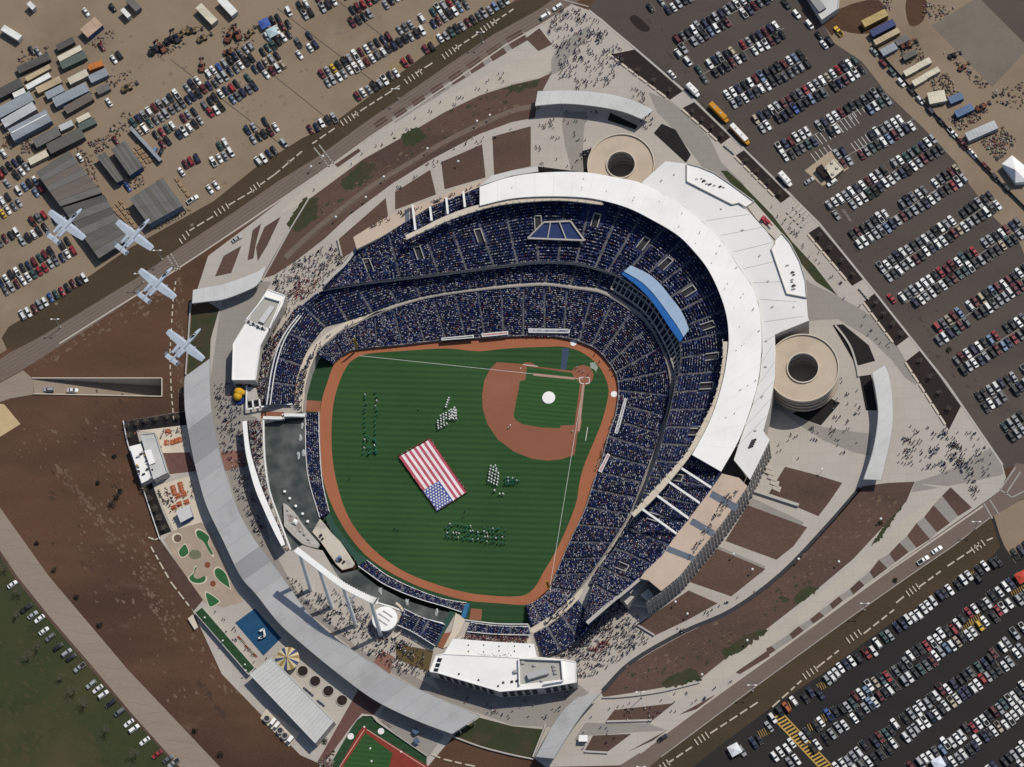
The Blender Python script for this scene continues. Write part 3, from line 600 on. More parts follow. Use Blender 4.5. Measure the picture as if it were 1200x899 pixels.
# field of play
sheet('field_base', [(345, 415), (420, 360), (600, 325), (720, 350), (800, 430), (790, 500), (720, 650), (650, 730), (615, 760), (560, 750), (440, 730), (370, 670), (340, 560), (340, 480)], FZ-.02, M_turf3)
TR_OUT = [(640, 700), (628, 706), (612, 709), (585, 707), (548, 704), (520, 697), (490, 687), (456, 670), (428, 650), (405, 622), (388, 590), (379, 562), (375, 530), (374, 500), (377, 470), (384, 447), (390, 430), (397, 419), (408, 411), (419, 407.5), (470, 402), (515, 397), (560, 394), (600, 392), (650, 392), (672, 395), (684, 399), (702, 408), (716, 422), (726, 438), (729, 452), (728, 466), (724, 490), (716, 512), (705, 548), (690, 600), (671, 638), (655, 676)]
sheet('warning_track', TR_OUT, FZ, M_clay, sm=4)
TR_IN = [(636, 672), (629, 685), (618, 696), (603, 699), (575, 698), (545, 694), (515, 686), (480, 673), (452, 656), (428, 634), (409, 607), (397, 575), (390, 540), (388.5, 505), (391, 472), (398, 447), (405, 432), (412, 423), (430, 415), (475, 411), (522, 408.5), (550, 411), (566, 411.5), (600, 408), (640, 406.5), (662, 406.5), (682, 413), (700, 427), (709, 442), (713, 455), (712, 468), (705, 495), (692, 527), (684, 547), (679, 566), (675, 590), (662, 624), (648, 652)]
sheet('outfield_grass', TR_IN, FZ+.02, M_turf, sm=4)
K = 5.29
sheet('infield_dirt', crop(540, 380, K, [(222, 235), (380, 246), (395, 238), (430, 236), (460, 250), (462, 262), (690, 288), (715, 262), (765, 252), (805, 268), (824, 310), (815, 350), (790, 372), (768, 378), (755, 420), (740, 560), (750, 600), (742, 650), (722, 680), (706, 810), (620, 838), (540, 846), (440, 834), (330, 790), (230, 715), (165, 620), (135, 520), (132, 440), (145, 350), (180, 280)]), FZ+.04, M_infd)
sheet('infield_grass', crop(540, 380, K, [(408, 280), (410, 262), (690, 302), (700, 325), (740, 365), (705, 625), (620, 628), (615, 645), (500, 640), (380, 620), (335, 590), (328, 560), (345, 470), (360, 400), (365, 355), (400, 345)]), FZ+.06, M_turf2)
hp = (683.5, 438)
lines('foul_line', [((681.5, 436.5), (418, 409)), ((682, 441), (641, 690))], .13, M_paint, FZ+.08)
lines('base_path_chalk', [((623, 431), (672, 436)), ((682, 443), (676, 498))], 1.1, mat('chalky_dirt', (.40, .27, .22), (.34, .2, .16), .6), FZ+.09)
lines('coaches_box_line', [((611, 419.5), (628, 421.5)), ((687, 493), (684.5, 509))], .25, M_paint, FZ+.08)
lines('batters_box_line', [((677, 435), (682, 434)), ((677, 435), (678, 441)), ((684, 434), (689, 435)), ((689, 435), (689, 441)), ((678, 441), (682, 442)), ((684, 442), (689, 441))], .3, M_paint, FZ+.09)
sheet('painted_emblem', crop(540, 380, K, [(800, 240), (830, 235), (850, 265), (840, 295), (825, 280), (805, 270)]), FZ+.06, mat('faint_white_paint', (.30, .34, .28), (.2, .26, .2), .8))
def disc(name, u, v, z, r, h, m, label, cat, n=28, dome=.12):
    c = W(u, v, z); mb = MB(); mb.tube((0, 0, 0), (0, 0, h), r, r*.97, n); mb.tube((0, 0, h), (0, 0, h+dome), r*.96, r*.25, n)
    for i in range(8):
        t = i*math.pi/4; mb.box(math.cos(t)*r*.93, math.sin(t)*r*.93, h*.5+.08, .35, .35, .2, t)
    o = mb.build(name, m); o.location = c; return tag(o, label, cat)
disc('mound_cover', 643, 466, FZ+.06, 2.9, .12, M_white, 'round white tarpaulin covering the pitching mound inside the infield', 'tarpaulin')
disc('circle_mat', 672, 402, FZ+.02, 1.4, .06, M_white, 'round white mat on the clay track behind the third base line', 'mat')
disc('circle_mat', 719.5, 462, FZ+.02, 1.4, .06, M_white, 'round white mat on the clay track beside the right hand dugout', 'mat')
for u, v, s in ((598, 498, 'second base, in the open infield clay far from home plate'), (671, 506, 'first base on the foul line below the infield grass'), (610, 431.5, 'third base at the upper left corner of the infield grass')):
    mb = MB(); mb.loft([[(-.25, -.25, 0), (.25, -.25, 0), (.25, .25, 0), (-.25, .25, 0)], [(-.2, -.2, .12), (.2, -.2, .12), (.2, .2, .12), (-.2, .2, .12)]]); o = mb.build('base', M_paint); o.location = W(u, v, FZ+.05); tag(o, 'small white '+s, 'base')
o = sheet('blue_strip', [(659, 408), (667, 408), (663.5, 433), (657, 433)], FZ+.05, mat('blue_band', (.032, .052, .10), (.045, .065, .115), .5)); o.name = 'blue_band'  # flat bluish band between the track and the plate area
sheet('bullpen_clay', [(358, 469), (376, 470), (375, 483), (356, 482)], FZ+.03, M_infd)
sheet('bullpen_clay', [(552, 713), (565, 714), (564, 727), (550, 726)], FZ+.03, M_infd)

# main decks
LOW = [((390, 427), (370, 415)), ((396, 420), (381, 404)), ((407, 413), (402, 387)), ((419, 409), (423, 377)), ((470, 404), (460, 362)), ((515, 399), (500, 350)), ((560, 396), (550, 342)), ((600, 394), (600, 337)), ((640, 393), (640, 335)),
       ((668, 397), (675, 339)), ((684, 402), (705, 344)), ((700, 410), (730, 358)), ((713, 424), (757, 379)), ((722, 438), (776, 410)), ((725, 452), (786, 447)), ((725, 465), (783, 478)), ((721, 488), (775, 502)), ((714, 508), (768, 526)), ((703, 548), (755, 560)),
       ((697, 562), (750, 574)), ((686, 597), (738, 604)), ((668, 635), (718, 636)), ((652, 672), (695, 670)), ((643, 693), (671, 700)), ((630, 704), (645, 722)), ((616, 710), (622, 736))]
AL = [.03, .062, .095, .13, .163, .196, .229, .262, .295, .328, .361, .394, .427, .455, .483, .511, .539, .567, .595, .623, .651, .679, .707, .735, .763, .791, .819, .847, .875, .903, .931, .96, .985]
stand('lower_deck', LOW, FZ+1.2, -.6, 26, GS, AL, .93, 'lower_deck_crowd', fz=FZ, aw=.95)
UPP = [((378, 339), (380, 333)), ((404, 335), (398, 316)), ((430, 331), (413, 296)), ((456, 328), (444, 279)), ((500, 323), (478, 259)), ((540, 318), (512, 240)), ((580, 313), (550, 225)), ((620, 308), (605, 210)), ((645, 307), (650, 205)), ((675, 309), (700, 206)),
       ((700, 315), (745, 215)), ((725, 324), (790, 240)), ((748, 340), (825, 268)), ((768, 357), (853, 300)), ((787, 384), (875, 345)), ((797, 405), (884, 385)), ((797, 430), (886, 420)), ((791, 455), (884, 450)), ((782, 495), (872, 495)), ((769, 540), (848, 548)),
       ((757, 570), (826, 584)), ((746, 600), (800, 618)), ((726, 635), (772, 655)), ((707, 664), (745, 680)), ((694, 690), (718, 704)), ((684, 726), (688, 731))]
AU = [.06, .10, .145, .18, .215, .25, .285, .32, .35, .385, .41, .44, .465, .49, .515, .54, .565, .59, .615, .64, .665, .69, .715, .74, .765, .79, .815, .84, .87, .90, .93, .955]
VOM = [(.095, .45), (.16, .4), (.235, .42), (.30, .45), (.372, .5), (.44, .45), (.48, .42), (.53, .4), (.58, .42), (.63, .42), (.68, .4), (.73, .42), (.78, .4), (.84, .38), (.91, .45)]
def vskip(s, r):
    return any(abs(s-a) < .008 and abs(r-b) < .09 for a, b in VOM) or (abs(s-.368) < .016 and .48 < r < .72)
ZB = [9.5, 12, 15, 17.5, 19]+[19.5]*18+[19, 18, 16]
stand('upper_deck', UPP, 8.5, ZB, 28, GS, AU, .9, 'upper_deck_crowd', fz=6.2, aw=1.0, skip=vskip)
CLUB = [((345, 474), (313, 474)), ((346, 450), (317, 445)), ((352, 430), (322, 420)), ((361, 409), (331, 398)), ((372, 394), (343, 375)), ((382, 383), (355, 357)), ((400, 378), (375, 342)), ((421, 372), (402, 336)), ((460, 357), (440, 326)), ((500, 346), (490, 318)), ((550, 338), (545, 310)),
        ((600, 332), (600, 303)), ((640, 330), (645, 300)), ((675, 334), (685, 302)), ((705, 338), (715, 310)), ((730, 352), (745, 325)), ((757, 373), (772, 345)), ((776, 404), (795, 380)), ((787, 430), (802, 410)), ((790, 450), (803, 447)), ((780, 503), (796, 500)), ((755, 576), (770, 575)), ((720, 640), (737, 640)), ((700, 668), (716, 667)), ((690, 686), (704, 684))]
AC = [.028, .06, .095, .13, .165, .20, .235, .27, .305, .34, .375, .41, .445, .48, .515, .55, .585, .62, .655, .69]
stand('club_deck', CLUB, .4, 5.4, 13, GS, AC, .92, 'club_deck_crowd', fz=-.6, aw=1.0)
# rails at the deck fronts
def rail(name, pts, z, h, parent, m=M_rail, w=.35, px=True):
    P = WL(smooth(pts, 5), z); mb = MB()
    for a, b in zip(P[:-1], P[1:]): mb.bar(a+Vector((0, 0, h)), b+Vector((0, 0, h)), w, .35)
    o = mb.build(name, m)
    if parent: under(o, parent)
    return o
rail('deck_rail', [p[0] for p in UPP], 8.5, .6, GS, M_aisle, .25)
rail('deck_rail', [p[1] for p in LOW[:24]], 0, .5, GS, mat('dim_rail', (.2, .19, .18)), .6)
rail('deck_rail', [p[0] for p in LOW[2:]], FZ+1.2, .5, GS, M_fascia, .3)
# cream walkways in the corners
for px in ([(341, 474), (344, 456), (350, 436), (358, 416), (370, 402), (382, 391), (402, 379), (422, 371), (424, 377), (411, 383.5), (402, 387.5), (384, 402), (372, 413), (363, 433), (357, 456), (355, 476)], [(622, 737), (645, 723), (660, 709), (671, 699), (683, 689), (678, 702), (664, 716), (644, 731), (625, 742)]):
    under(pxprism('walkway', px, -.6, .35, M_cream, M_wall, sm=2), GS)
# a second pair of terraces beyond the walkways
WT = empty('corner_terrace', W(660, 745, 0), 'corner seating terrace with a cream walkway near the right hand foul pole', 'grandstand')
stand('terrace', [((626, 743), (637, 770)), ((645, 732), (662, 760)), ((664, 717), (684, 744)), ((678, 703), (695, 728))], .4, 2.5, 14, WT, (.28, .62), .93, 'terrace_crowd', fz=0)
# tan upper concourses
TC = [(846, 555), (834.5, 572), (806, 610), (791, 628.5), (776, 651), (757, 668), (750, 678), (760, 680), (775, 692.6), (796, 675.6), (815.6, 651), (846, 613.5), (876, 570), (866, 560)]
TCL = [(418, 292), (446, 278), (476, 260), (504, 242), (546, 226), (562, 219), (572, 210), (538, 220), (508, 234), (484, 241), (454, 254), (430, 268), (414, 278)]
for px in (TC, TCL): pxprism('upper_concourse', px, 18, 19.7, M_tanc, M_wall, GS)
for px in ([(835, 575), (866, 592), (862, 600), (831, 582)], [(812, 607), (838, 622), (834, 629), (808, 614)], [(784, 640), (815, 652), (811, 658), (780, 646)]): pxprism('concourse_mat', px, 19.7, 19.75, mat('slate_paint', (.10, .12, .155), (.12, .14, .175), .4), None, GS)
pxprism('concourse_mat', [(474, 246), (479, 244), (480, 258), (475, 261)], 19.7, 19.75, MATS['slate_paint'], None, GS)
# facade with fins along the outside of the concourse
def facade(line, z0, z1, m, fin=None, step=1.9):
    P = WL(line, z1); mb = MB()
    for a, b in zip(P[:-1], P[1:]):
        mb.add([(a.x, a.y, z1), (b.x, b.y, z1), (b.x, b.y, z0), (a.x, a.y, z0)], [(0, 1, 2, 3)])
    o = mb.build('facade_wall', m); under(o, GS)
    if not fin: return
    c = np.mean([(p.x, p.y) for p in P], axis=0); cen = np.array((W(600, 450).x, W(600, 450).y))
    for a, b in zip(P[:-1], P[1:]):
        d = (b-a); d.z = 0; L = d.length; d.normalize(); nn = Vector((-d.y, d.x, 0))
        mid = (a+b)/2
        if (np.array((mid.x, mid.y))-cen).dot((nn.x, nn.y)) < 0: nn = -nn
        for k in range(int(L/step)):
            p = a+d*(k+.5)*step; f = MB(); f.loft([[tuple(p+d*s*.18+nn*t+Vector((0, 0, z-z1))) for s, t in ((-.8, 0), (.8, 0), (.8, w), (-.8, w))] for z, w in ((z0, 1.1), (z0+8, .65), (z1-.3, .3))]); under(f.build('facade_fin', M_wall), GS)
        f = MB()
        f.bar(a+nn*.3+Vector((0, 0, z0+9-z1)), b+nn*.3+Vector((0, 0, z0+9-z1)), .3, .35)
        under(f.build('facade_band', M_conc), GS)
facade([(902, 517), (890, 541), (876, 571), (846, 614.5), (815.6, 652), (796, 676.6), (775, 693.6), (757, 706)], 0, 19.3, M_wall, True)
facade([(414, 278), (430, 268), (454, 254), (484, 241), (508, 234), (538, 220), (572, 210), (576, 206), (630, 195), (685, 202), (752, 214)], 0, 19.3, M_wall)
facade([(946.6, 370), (948, 376), (908, 392), (909, 414), (908, 443), (902, 477), (895, 504), (902, 516)], 0, 20.5, M_wall)
# roofs: an inner white ring in panels, a grey outer ring, bright terraces on the press level
RI = [(562, 241), (600, 232.5), (640, 230), (680, 231), (706.5, 235), (737, 244), (765, 258), (793.5, 275), (812, 293), (830, 316), (844.6, 347), (852, 373), (854, 399), (852, 420), (848, 443), (839, 475), (829, 500), (820, 517), (811, 533)]
RO = [(562, 219), (600, 207), (640, 202), (685, 202), (717, 207), (752, 214.5), (776, 226.6), (801, 242), (824, 261), (846, 283), (864, 311), (879, 332), (888, 355), (892, 385), (892, 414), (889, 443), (881, 474), (866, 515), (845, 552.5)]
rf = empty('white_roof', W(850, 300, 0), None, None); under(rf, GS); rf.matrix_parent_inverse = Matrix(); rf.parent = GS; rf.location = (0, 0, 0); rf.matrix_parent_inverse = Matrix.Translation(GS.location).inverted()
def ribbon(name, A, B, th, mats, parent, gap=.05, sub=3, tilt=0):
    """thick panels between two lines of points, a small gap at each joint"""
    n = (len(A)-1)//sub; out = []
    for k in range(n):
        a = A[k*sub:(k+1)*sub+1].copy(); b = B[k*sub:(k+1)*sub+1].copy()
        da = a[1]-a[0]; a[0] += da/np.linalg.norm(da)*gap; db = b[1]-b[0]; b[0] += db/np.linalg.norm(db)*gap
        v = [tuple(p) for p in a]+[tuple(p) for p in b]+[tuple(p-np.array((0, 0, th))) for p in a]+[tuple(p-np.array((0, 0, th))) for p in b]; q = sub+1
        f = []
        for i in range(sub):
            f += [(i, i+1, q+i+1, q+i), (2*q+i, 3*q+i, 3*q+i+1, 2*q+i+1), (i, 2*q+i, 2*q+i+1, i+1), (q+i, q+i+1, 3*q+i+1, 3*q+i)]
        f += [(0, q, 3*q, 2*q), (sub, 2*q+sub, 3*q+sub, q+sub)]
        p, s, t = (np.array(v[i]) for i in f[0][:3])
        if np.cross(s-p, t-s)[2] < 0: f = [x[::-1] for x in f]
        m = mats[k % len(mats)] if isinstance(mats, (list, tuple)) else mats
        o = mk(name, v, f, m)
        if parent is not None: o.parent = parent; o.matrix_parent_inverse = parent.matrix_basis.inverted() if parent.parent is None else Matrix.Translation(Vector((0, 0, 0)))
        out.append(o)
    return out
def paired(A, B, z1, z2, n):
    if len(A) != len(B): return resample(A, n, z1), resample(B, n, z2)
    a = np.array([tuple(p) for p in WL(smooth(A, 6), z1)]); b = np.array([tuple(p) for p in WL(smooth(B, 6), z2)])
    m = (a+b)/2; s = np.concatenate([[0], np.cumsum(np.linalg.norm(np.diff(m, axis=0), axis=1))]); t = np.linspace(0, s[-1], n+1)
    return np.stack([np.interp(t, s, a[:, i]) for i in range(3)], 1), np.stack([np.interp(t, s, b[:, i]) for i in range(3)], 1)
A, B = paired(RI, RO, 24.8, 23.8, 26*3)
ribbon('roof_panel', A, B, .7, M_wroof, rf, .035, 3)
OUT_IN = RO[5:]
OUT_OUT = [(780, 189), (805, 192), (838, 212), (866, 238), (881, 252), (899, 272), (914, 298), (926, 330), (936, 358), (942, 374), (908, 393), (908.5, 414), (908, 443), (902, 477), (895, 504)]
po = RO[5:]
base = [(752, 214), (780, 189), (805, 192), (866, 238), (881, 252), (899, 272), (908, 286), (914, 300), (922, 344), (945, 349), (946.6, 370), (948, 375.6), (908, 392), (909, 414.5), (908, 443), (902, 477), (894.5, 504.6), (902, 515.7), (879, 562), (860, 539)]
inner = [(866, 520), (882, 474), (890, 443), (893, 414.5), (893, 388), (888.5, 355), (879.5, 332), (864.5, 311), (846.5, 283), (824.5, 261), (801.5, 242), (776.5, 226.6)]
o = pxprism('outer_roof', base+inner, 21, 22.3, M_groof, M_wall, GS)
for px in ([(805, 192), (820, 196), (837, 203), (856, 216), (884, 236.5), (874, 243), (866, 238), (858, 240), (805, 213)], [(916.4, 273.7), (926, 285), (937, 306), (944, 328.5), (945.5, 349), (922, 344.6), (904, 292), (908, 286), (909, 281)]):
    pxprism('roof_terrace', px, 21.9, 22.8, M_wroof, M_wall, GS)
    w = ccw([(p.x, p.y) for p in WL(px, 22.8)]); mb = MB()
    for a, b in zip(w, w[1:]+w[:1]): mb.bar((*a, 23.1), (*b, 23.1), .3, .7)
    under(mb.build('parapet', M_wall), GS)
pxprism('roof_terrace', [(576, 206), (600, 200), (630, 195), (631, 201), (600, 206), (562, 218)], 20.5, 21.8, M_pmetal, M_wall, GS)
pxprism('plant_recess_floor', [(875, 241), (884, 236.5), (917, 274), (909, 281), (899, 271), (886, 256)], 15, 17, M_wall, M_wall, GS)
pxprism('gutter', [(884, 357), (888, 356), (893, 388), (894, 414), (890, 413), (889, 386)], 22.2, 22.45, M_metal, None, GS)
for (u0, v0), (u1, v1), c in (((817, 210), (846, 222), 9), ((925, 312), (931, 340), 7)):
    for i in range(c):
        t = (i+rnd.uniform(.1, .9))/c; p = W(u0+(u1-u0)*t+rnd.uniform(-3, 3), v0+(v1-v0)*t+rnd.uniform(-2, 2), 22.8); m = MB(); s = rnd.uniform(.4, 1.0)
        m.box(p.x, p.y, 22.8+s*.4, s*1.3, s*.8, s*.8, .5); m.tube((p.x+s, p.y, 22.8), (p.x+s, p.y, 22.8+s), .18, .14, 6); under(m.build('roof_vent', M_dark if i % 3 else M_metal), GS)
m = MB(); p = W(882, 521, 22.3)
for i in range(4):
    q = W(883.5-i*1.2, 516+i*2.6, 22.3); m.box(q.x, q.y, 22.5, 2.2, .8, .5, .4)
under(m.build('roof_louvre', M_dark), GS)
# red-topped mobile lift in the recess
o = MB(); q = W(897, 259, 17); o.box(0, 0, .5, 4.2, 2.1, .9, -.75); o.box(-.8, .8, 1.4, 1.7, 2.0, 1.0, -.75); o.bar((0, 0, 1), (3, -3, 2.2), .5); o = o.build('red_lift', mat('red_paint', (.35, .05, .07), (.3, .05, .06), 1.)); o.location = q; tag(o, 'red covered machine parked in the gap between the two roof terraces', 'machine')
# cream lighting walkway at the roof edge, with braces back to the concourse
CI1 = [(476, 281), (508, 266), (540, 253), (580, 241.5), (620, 236.5), (660, 235), (706, 240)]; CO1 = [(475, 275.5), (492, 268), (520, 254), (562, 239.5), (620, 230), (660, 229.5), (706, 234)]
CI2 = [(847, 400), (846.7, 421), (841, 454.5), (832, 479), (820, 502), (806, 528), (785, 553), (759, 581), (740, 602)]; CO2 = [(853, 400), (852, 421), (847, 455), (837, 482), (826, 505), (811, 531), (790, 558), (764, 587), (743, 606)]
for a, b in ((CI1, CO1), (CI2, CO2)):
    A, B = paired(a, b, 23.6, 23.6, 24)
    for o in ribbon('light_walkway', A, B, 1.0, M_cream, GS, .12, 2): o.matrix_parent_inverse = Matrix.Translation(GS.location).inverted()
    mb = MB()
    for p, q in zip(A, B):
        mb.box(p[0], p[1], 24.0, .25, .25, 1.2); mb.box(p[0], p[1], 24.6, 1.2, .3, .35, rnd.random()*3)
    under(mb.build('floodlight_row', M_conc), GS)
for a, b in (((798.6, 549), (832.6, 571)), ((784, 565), (819, 589)), ((770, 581), (806, 607)), ((753, 597), (792, 625)), ((487, 270), (483.5, 241)), ((506, 259), (504, 243)), ((525, 251), (523, 232)), ((545, 243), (543, 225)), ((840, 480), (880, 500)), ((620, 232), (615, 205))):
    m = MB(); p, q = W(*a, 23.6), W(*b, 21.3); m.bar(p, q, .95, .8); m.box(q.x, q.y, 20.4, .8, .8, 1.9); under(m.build('roof_beam', M_paint), GS)
# pale-blue press roof with the vivid blue strip
pa = [(739, 311), (760, 321), (774, 333), (785, 347), (797, 362), (803, 374), (807.5, 386)]; pb = [(731, 318), (750, 329), (762, 340), (772, 352), (788, 374), (795, 384), (801, 395)]; pc = [(728, 321), (743, 332), (756, 344), (766, 356), (781, 378), (789, 390), (797, 401)]
A, B = paired(pa, pb, 12.8, 12.8, 12)
for o in ribbon('press_roof_panel', A, B, .5, mat('pale_blue_sheet', (.27, .37, .50), (.31, .41, .54), .2), GS, .04, 2): o.matrix_parent_inverse = Matrix.Translation(GS.location).inverted()
A, B = paired(pb, pc, 12.5, 12.0, 12)
for o in ribbon('press_roof_strip', A, B, .5, mat('vivid_blue_sheet', (.015, .11, .36), (.02, .13, .40), .2), GS, .04, 2): o.matrix_parent_inverse = Matrix.Translation(GS.location).inverted()
# camera platform and rails round the stair openings of the upper deck
for s, r in VOM:
    F, B = stand_curves(UPP, 8.5, ZB); N = len(F)
    u = s*(N-1); i = int(u); t = u-i; f = F[i]*(1-t)+F[i+1]*t; b = B[i]*(1-t)+B[i+1]*t; p = f*(1-r)+b*r; tg = F[i+1]-F[i]; tg[2] = 0; tg /= np.linalg.norm(tg); up = (b-f); L = np.linalg.norm(up); up /= L
    m = MB(); w = 1.5; l = 3.0
    c = [p-tg*w-up*l, p+tg*w-up*l, p+tg*w+up*l, p-tg*w+up*l]
    for a, d in ((0, 3), (1, 2), (3, 2)): m.bar(c[a]+np.array((0, 0, .8)), c[d]+np.array((0, 0, .8)), .4, .9)
    m.add([tuple(x+np.array((0, 0, .3))) for x in c], [(0, 1, 2, 3)], 1)
    under(m.build('stair_opening', [M_conc, M_dark]), GS)
q = crop(600, 225, 4, [(75, 220), (150, 145), (275, 140), (340, 230)])
m = MB()
P = [W(u, v, z) for (u, v), z in zip(q, (13.4, 16.0, 16.0, 13.4))]
for a, b in ((0, 1), (1, 2), (2, 3), (3, 0)): m.bar(P[a]+Vector((0, 0, .6)), P[b]+Vector((0, 0, .6)), .7, .8)
for f_ in (.35, .68): m.bar(P[1].lerp(P[2], f_-.1)+Vector((0, 0, .7)), P[0].lerp(P[3], f_)+Vector((0, 0, .7)), .5, .6)
m.add([tuple(x+Vector((0, 0, .25))) for x in P], [(0, 3, 2, 1)], 1)
under(m.build('camera_platform', [M_conc, mat('blue_deck', (.02, .035, .11), (.03, .05, .14), .5)]), GS)
# dugout roofs and field-side boards
def slab(name, px, z0, z1, mt, label=None, cat=None, ms=None, parent=None, group=None):
    o = pxprism(name, px, z0, z1, mt, ms)
    if parent: under(o, parent)
    else: rebase(o); tag(o, label, cat, group)
    return o
def dugout(px, label, m2):
    t = empty('dugout', W(*px[0], FZ), label, 'dugout'); p = WL(px, FZ+3.4)
    under(prism('roof', p, FZ+3.0, FZ+3.4, M_rail, M_dark), t); i = inset(p, .45); under(prism('roof_banner', i, FZ+3.4, FZ+3.45, m2), t); under(prism('bench_wall', inset(p, .8), FZ, FZ+3.0, M_dark), t)
mbn = mat('dugout_banner', (.03, .04, .12), (.5, .5, .5), .55)
dugout([(619, 385), (668, 385.5), (667.5, 390.5), (619.5, 390)], 'long low dugout roof edged in white above the track behind third base', mbn)
dugout([(732, 466), (735, 468), (724, 509), (720, 507)], 'long low dugout roof edged in white beside the right hand track', mbn)
dugout([(564, 391), (595, 388), (595.5, 392), (565, 395)], 'short roofed bench with a red and white banner left of the long dugout', mat('red_banner', (.5, .4, .4), (.35, .05, .06), .5))
dugout([(712, 531), (715, 533), (705, 554), (701, 552)], 'short roofed bench with a red and white banner below the right hand dugout', MATS['red_banner'])
dugout([(517, 396), (555, 392.5), (555.5, 396), (517.5, 399)], 'green topped bench roof on the wall along the left field line', M_padg)

# yellow foul poles, and the suite partitions under the blue press roof
for (u, v), lab in (((419, 409.5), 'tall yellow foul pole at the left field corner'), ((643, 691), 'tall yellow foul pole at the right field corner')):
    t = empty('foul_pole', W(u, v, FZ), lab, 'foul pole'); m = MB(); m.tube((0, 0, 0), (0, 0, 14), .28, .24, 8); m.build('pole', mat('pole_yellow', (.55, .33, .02)), t); m = MB(); m.box(.55, 0, 8.5, .8, .06, 9); m.build('screen', MATS['pole_yellow'], t)
Fc, Bc = stand_curves(CLUB, .4, 5.4); Nc = len(Fc)
for k in range(26):
    u = (.60+.2*k/25)*(Nc-1); i = int(u); q = u-i; f = Fc[i]*(1-q)+Fc[i+1]*q; b = Bc[i]*(1-q)+Bc[i+1]*q; m = MB(); m.bar(f*.92+b*.08+np.array((0, 0, 1.5)), f*.2+b*.8+np.array((0, 0, 1.5)), .45, 1.1); under(m.build('suite_partition', M_conc), GS)
for r in (.1, .42, .76):
    m = MB()
    for k in range(25):
        pt = []
        for e in (k, k+1):
            u = (.60+.2*e/25)*(Nc-1); i = int(u); q = u-i; f = Fc[i]*(1-q)+Fc[i+1]*q; b = Bc[i]*(1-q)+Bc[i+1]*q; pt.append(f*(1-r)+b*r+np.array((0, 0, 1.3)))
        m.bar(pt[0], pt[1], .6, 1.0)
    under(m.build('suite_wall', M_conc), GS)

# seams, drains and small fittings on the big roofs
A, B = paired(OUT_OUT[3:], OUT_IN[2:], 22.34, 22.34, 14)
for p, q in zip(A[1:-1], B[1:-1]):
    m = MB(); m.bar(p*.97+q*.03, p*.08+q*.92, .14, .08); under(m.build('roof_seam', M_fascia), GS)
for k in range(40):
    f_ = rnd.random(); i = int(f_*(len(RI)-2)); a, b = W(*RI[i], 24.8), W(*RO[min(i, len(RO)-1)], 24.8); p = a.lerp(b, rnd.uniform(.2, .95)); m = MB(); s = rnd.uniform(.3, .6); m.tube((p.x, p.y, 23.7), (p.x, p.y, 24.9+s*.3), s*.4, s*.35, 6); under(m.build('roof_vent', M_fascia), GS)
for k, (u, v) in enumerate(((890, 300), (900, 330), (905, 360), (870, 270), (845, 245), (820, 222), (790, 205), (898, 400), (897, 430), (893, 465), (885, 505), (930, 360), (775, 212))):
    p = W(u, v, 22.3); m = MB(); m.box(p.x, p.y, 22.5, rnd.uniform(.6, 1.3), .6, .4, rnd.random()); under(m.build('roof_drain', M_fascia), GS)
t = empty('plaza_stair', W(905, 560, 0), 'pale stepped ramp between the ribbed facade and the first soil bed', 'stairs')
for k in range(5):
    f_ = k/5; q = [(888+14*(1-f_)+3, 575-32*f_-2), (897+18*(1-f_)*.6+6, 577-32*f_), (899+18*(1-f_)*.6+6, 571-32*f_), (890+14*(1-f_)+3, 569-32*f_-2)]
    under(pxprism('step', q, 0, .3+.25*k, M_walk, M_conc), t)
# ------------------------------------------------------------------ curved canopies
def canopy(label, A_px, B_px, z, n, mats, colm=True, th=.45, cat='canopy', sub=3):
    c = W(*A_px[len(A_px)//2], 0); t = empty('canopy', c, label, cat)
    A, B = paired(A_px, B_px, z, z+.5, n*sub)
    for o in ribbon('roof_panel', A, B, th, mats, None, .05, sub): under(o, t)
    for k in range(0, n*sub+1, sub*2):
        for f_ in (.25, .75):
            p = A[k]*(1-f_)+B[k]*f_; m = MB(); m.tube((p[0], p[1], 0), (p[0], p[1], z-.3), .3, .22, 8); under(m.build('column', M_conc), t)
    for P, s in ((A, 1), (B, 1)):
        m = MB()
        for p, q in zip(P[:-1], P[1:]): m.bar(p-np.array((0, 0, .35)), q-np.array((0, 0, .35)), .25, .7)
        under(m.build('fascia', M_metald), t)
    return t
CA = [(246, 419), (232, 429), (217, 441), (216, 450), (217, 480), (222, 512), (230, 550), (242, 592), (260, 630), (282, 675), (300, 696), (327, 730), (357, 757), (400, 792), (442, 822), (490, 845), (530, 860)]
CAo = CA[2:]; CAi = [(246, 420), (246, 450), (248, 482), (256, 525), (265, 557), (280, 600), (300, 635), (330, 675), (360, 717), (392, 747), (425, 770), (460, 792), (500, 812), (562, 839)]
cm = [M_metal]*26
for i in (3, 4, 11): cm[i] = M_metald  # cast shadow put into the colour of these panels, as darker metal
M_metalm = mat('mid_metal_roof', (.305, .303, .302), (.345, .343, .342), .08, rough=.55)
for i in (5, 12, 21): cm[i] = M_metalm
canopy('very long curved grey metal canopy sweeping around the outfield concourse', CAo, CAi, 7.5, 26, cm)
canopy('curved pale metal gate canopy across the top plaza above the round ramp tower', [(630, 107), (667, 106), (707, 109), (740, 117), (766, 129)], [(627, 124), (662, 121.5), (700, 125), (730, 131), (752, 139.5)], 7, 9, [M_pmetal]*9)
canopy('curved pale metal gate canopy on the right hand plaza beside the crowd of walkers', [(1037, 428), (1042.6, 443.5), (1046, 472), (1044.6, 508), (1032.5, 562.5)], [(1022, 437), (1027, 463.5), (1029, 488), (1023.5, 525.7), (1012, 561.7)], 7, 9, [M_pmetal]*9)
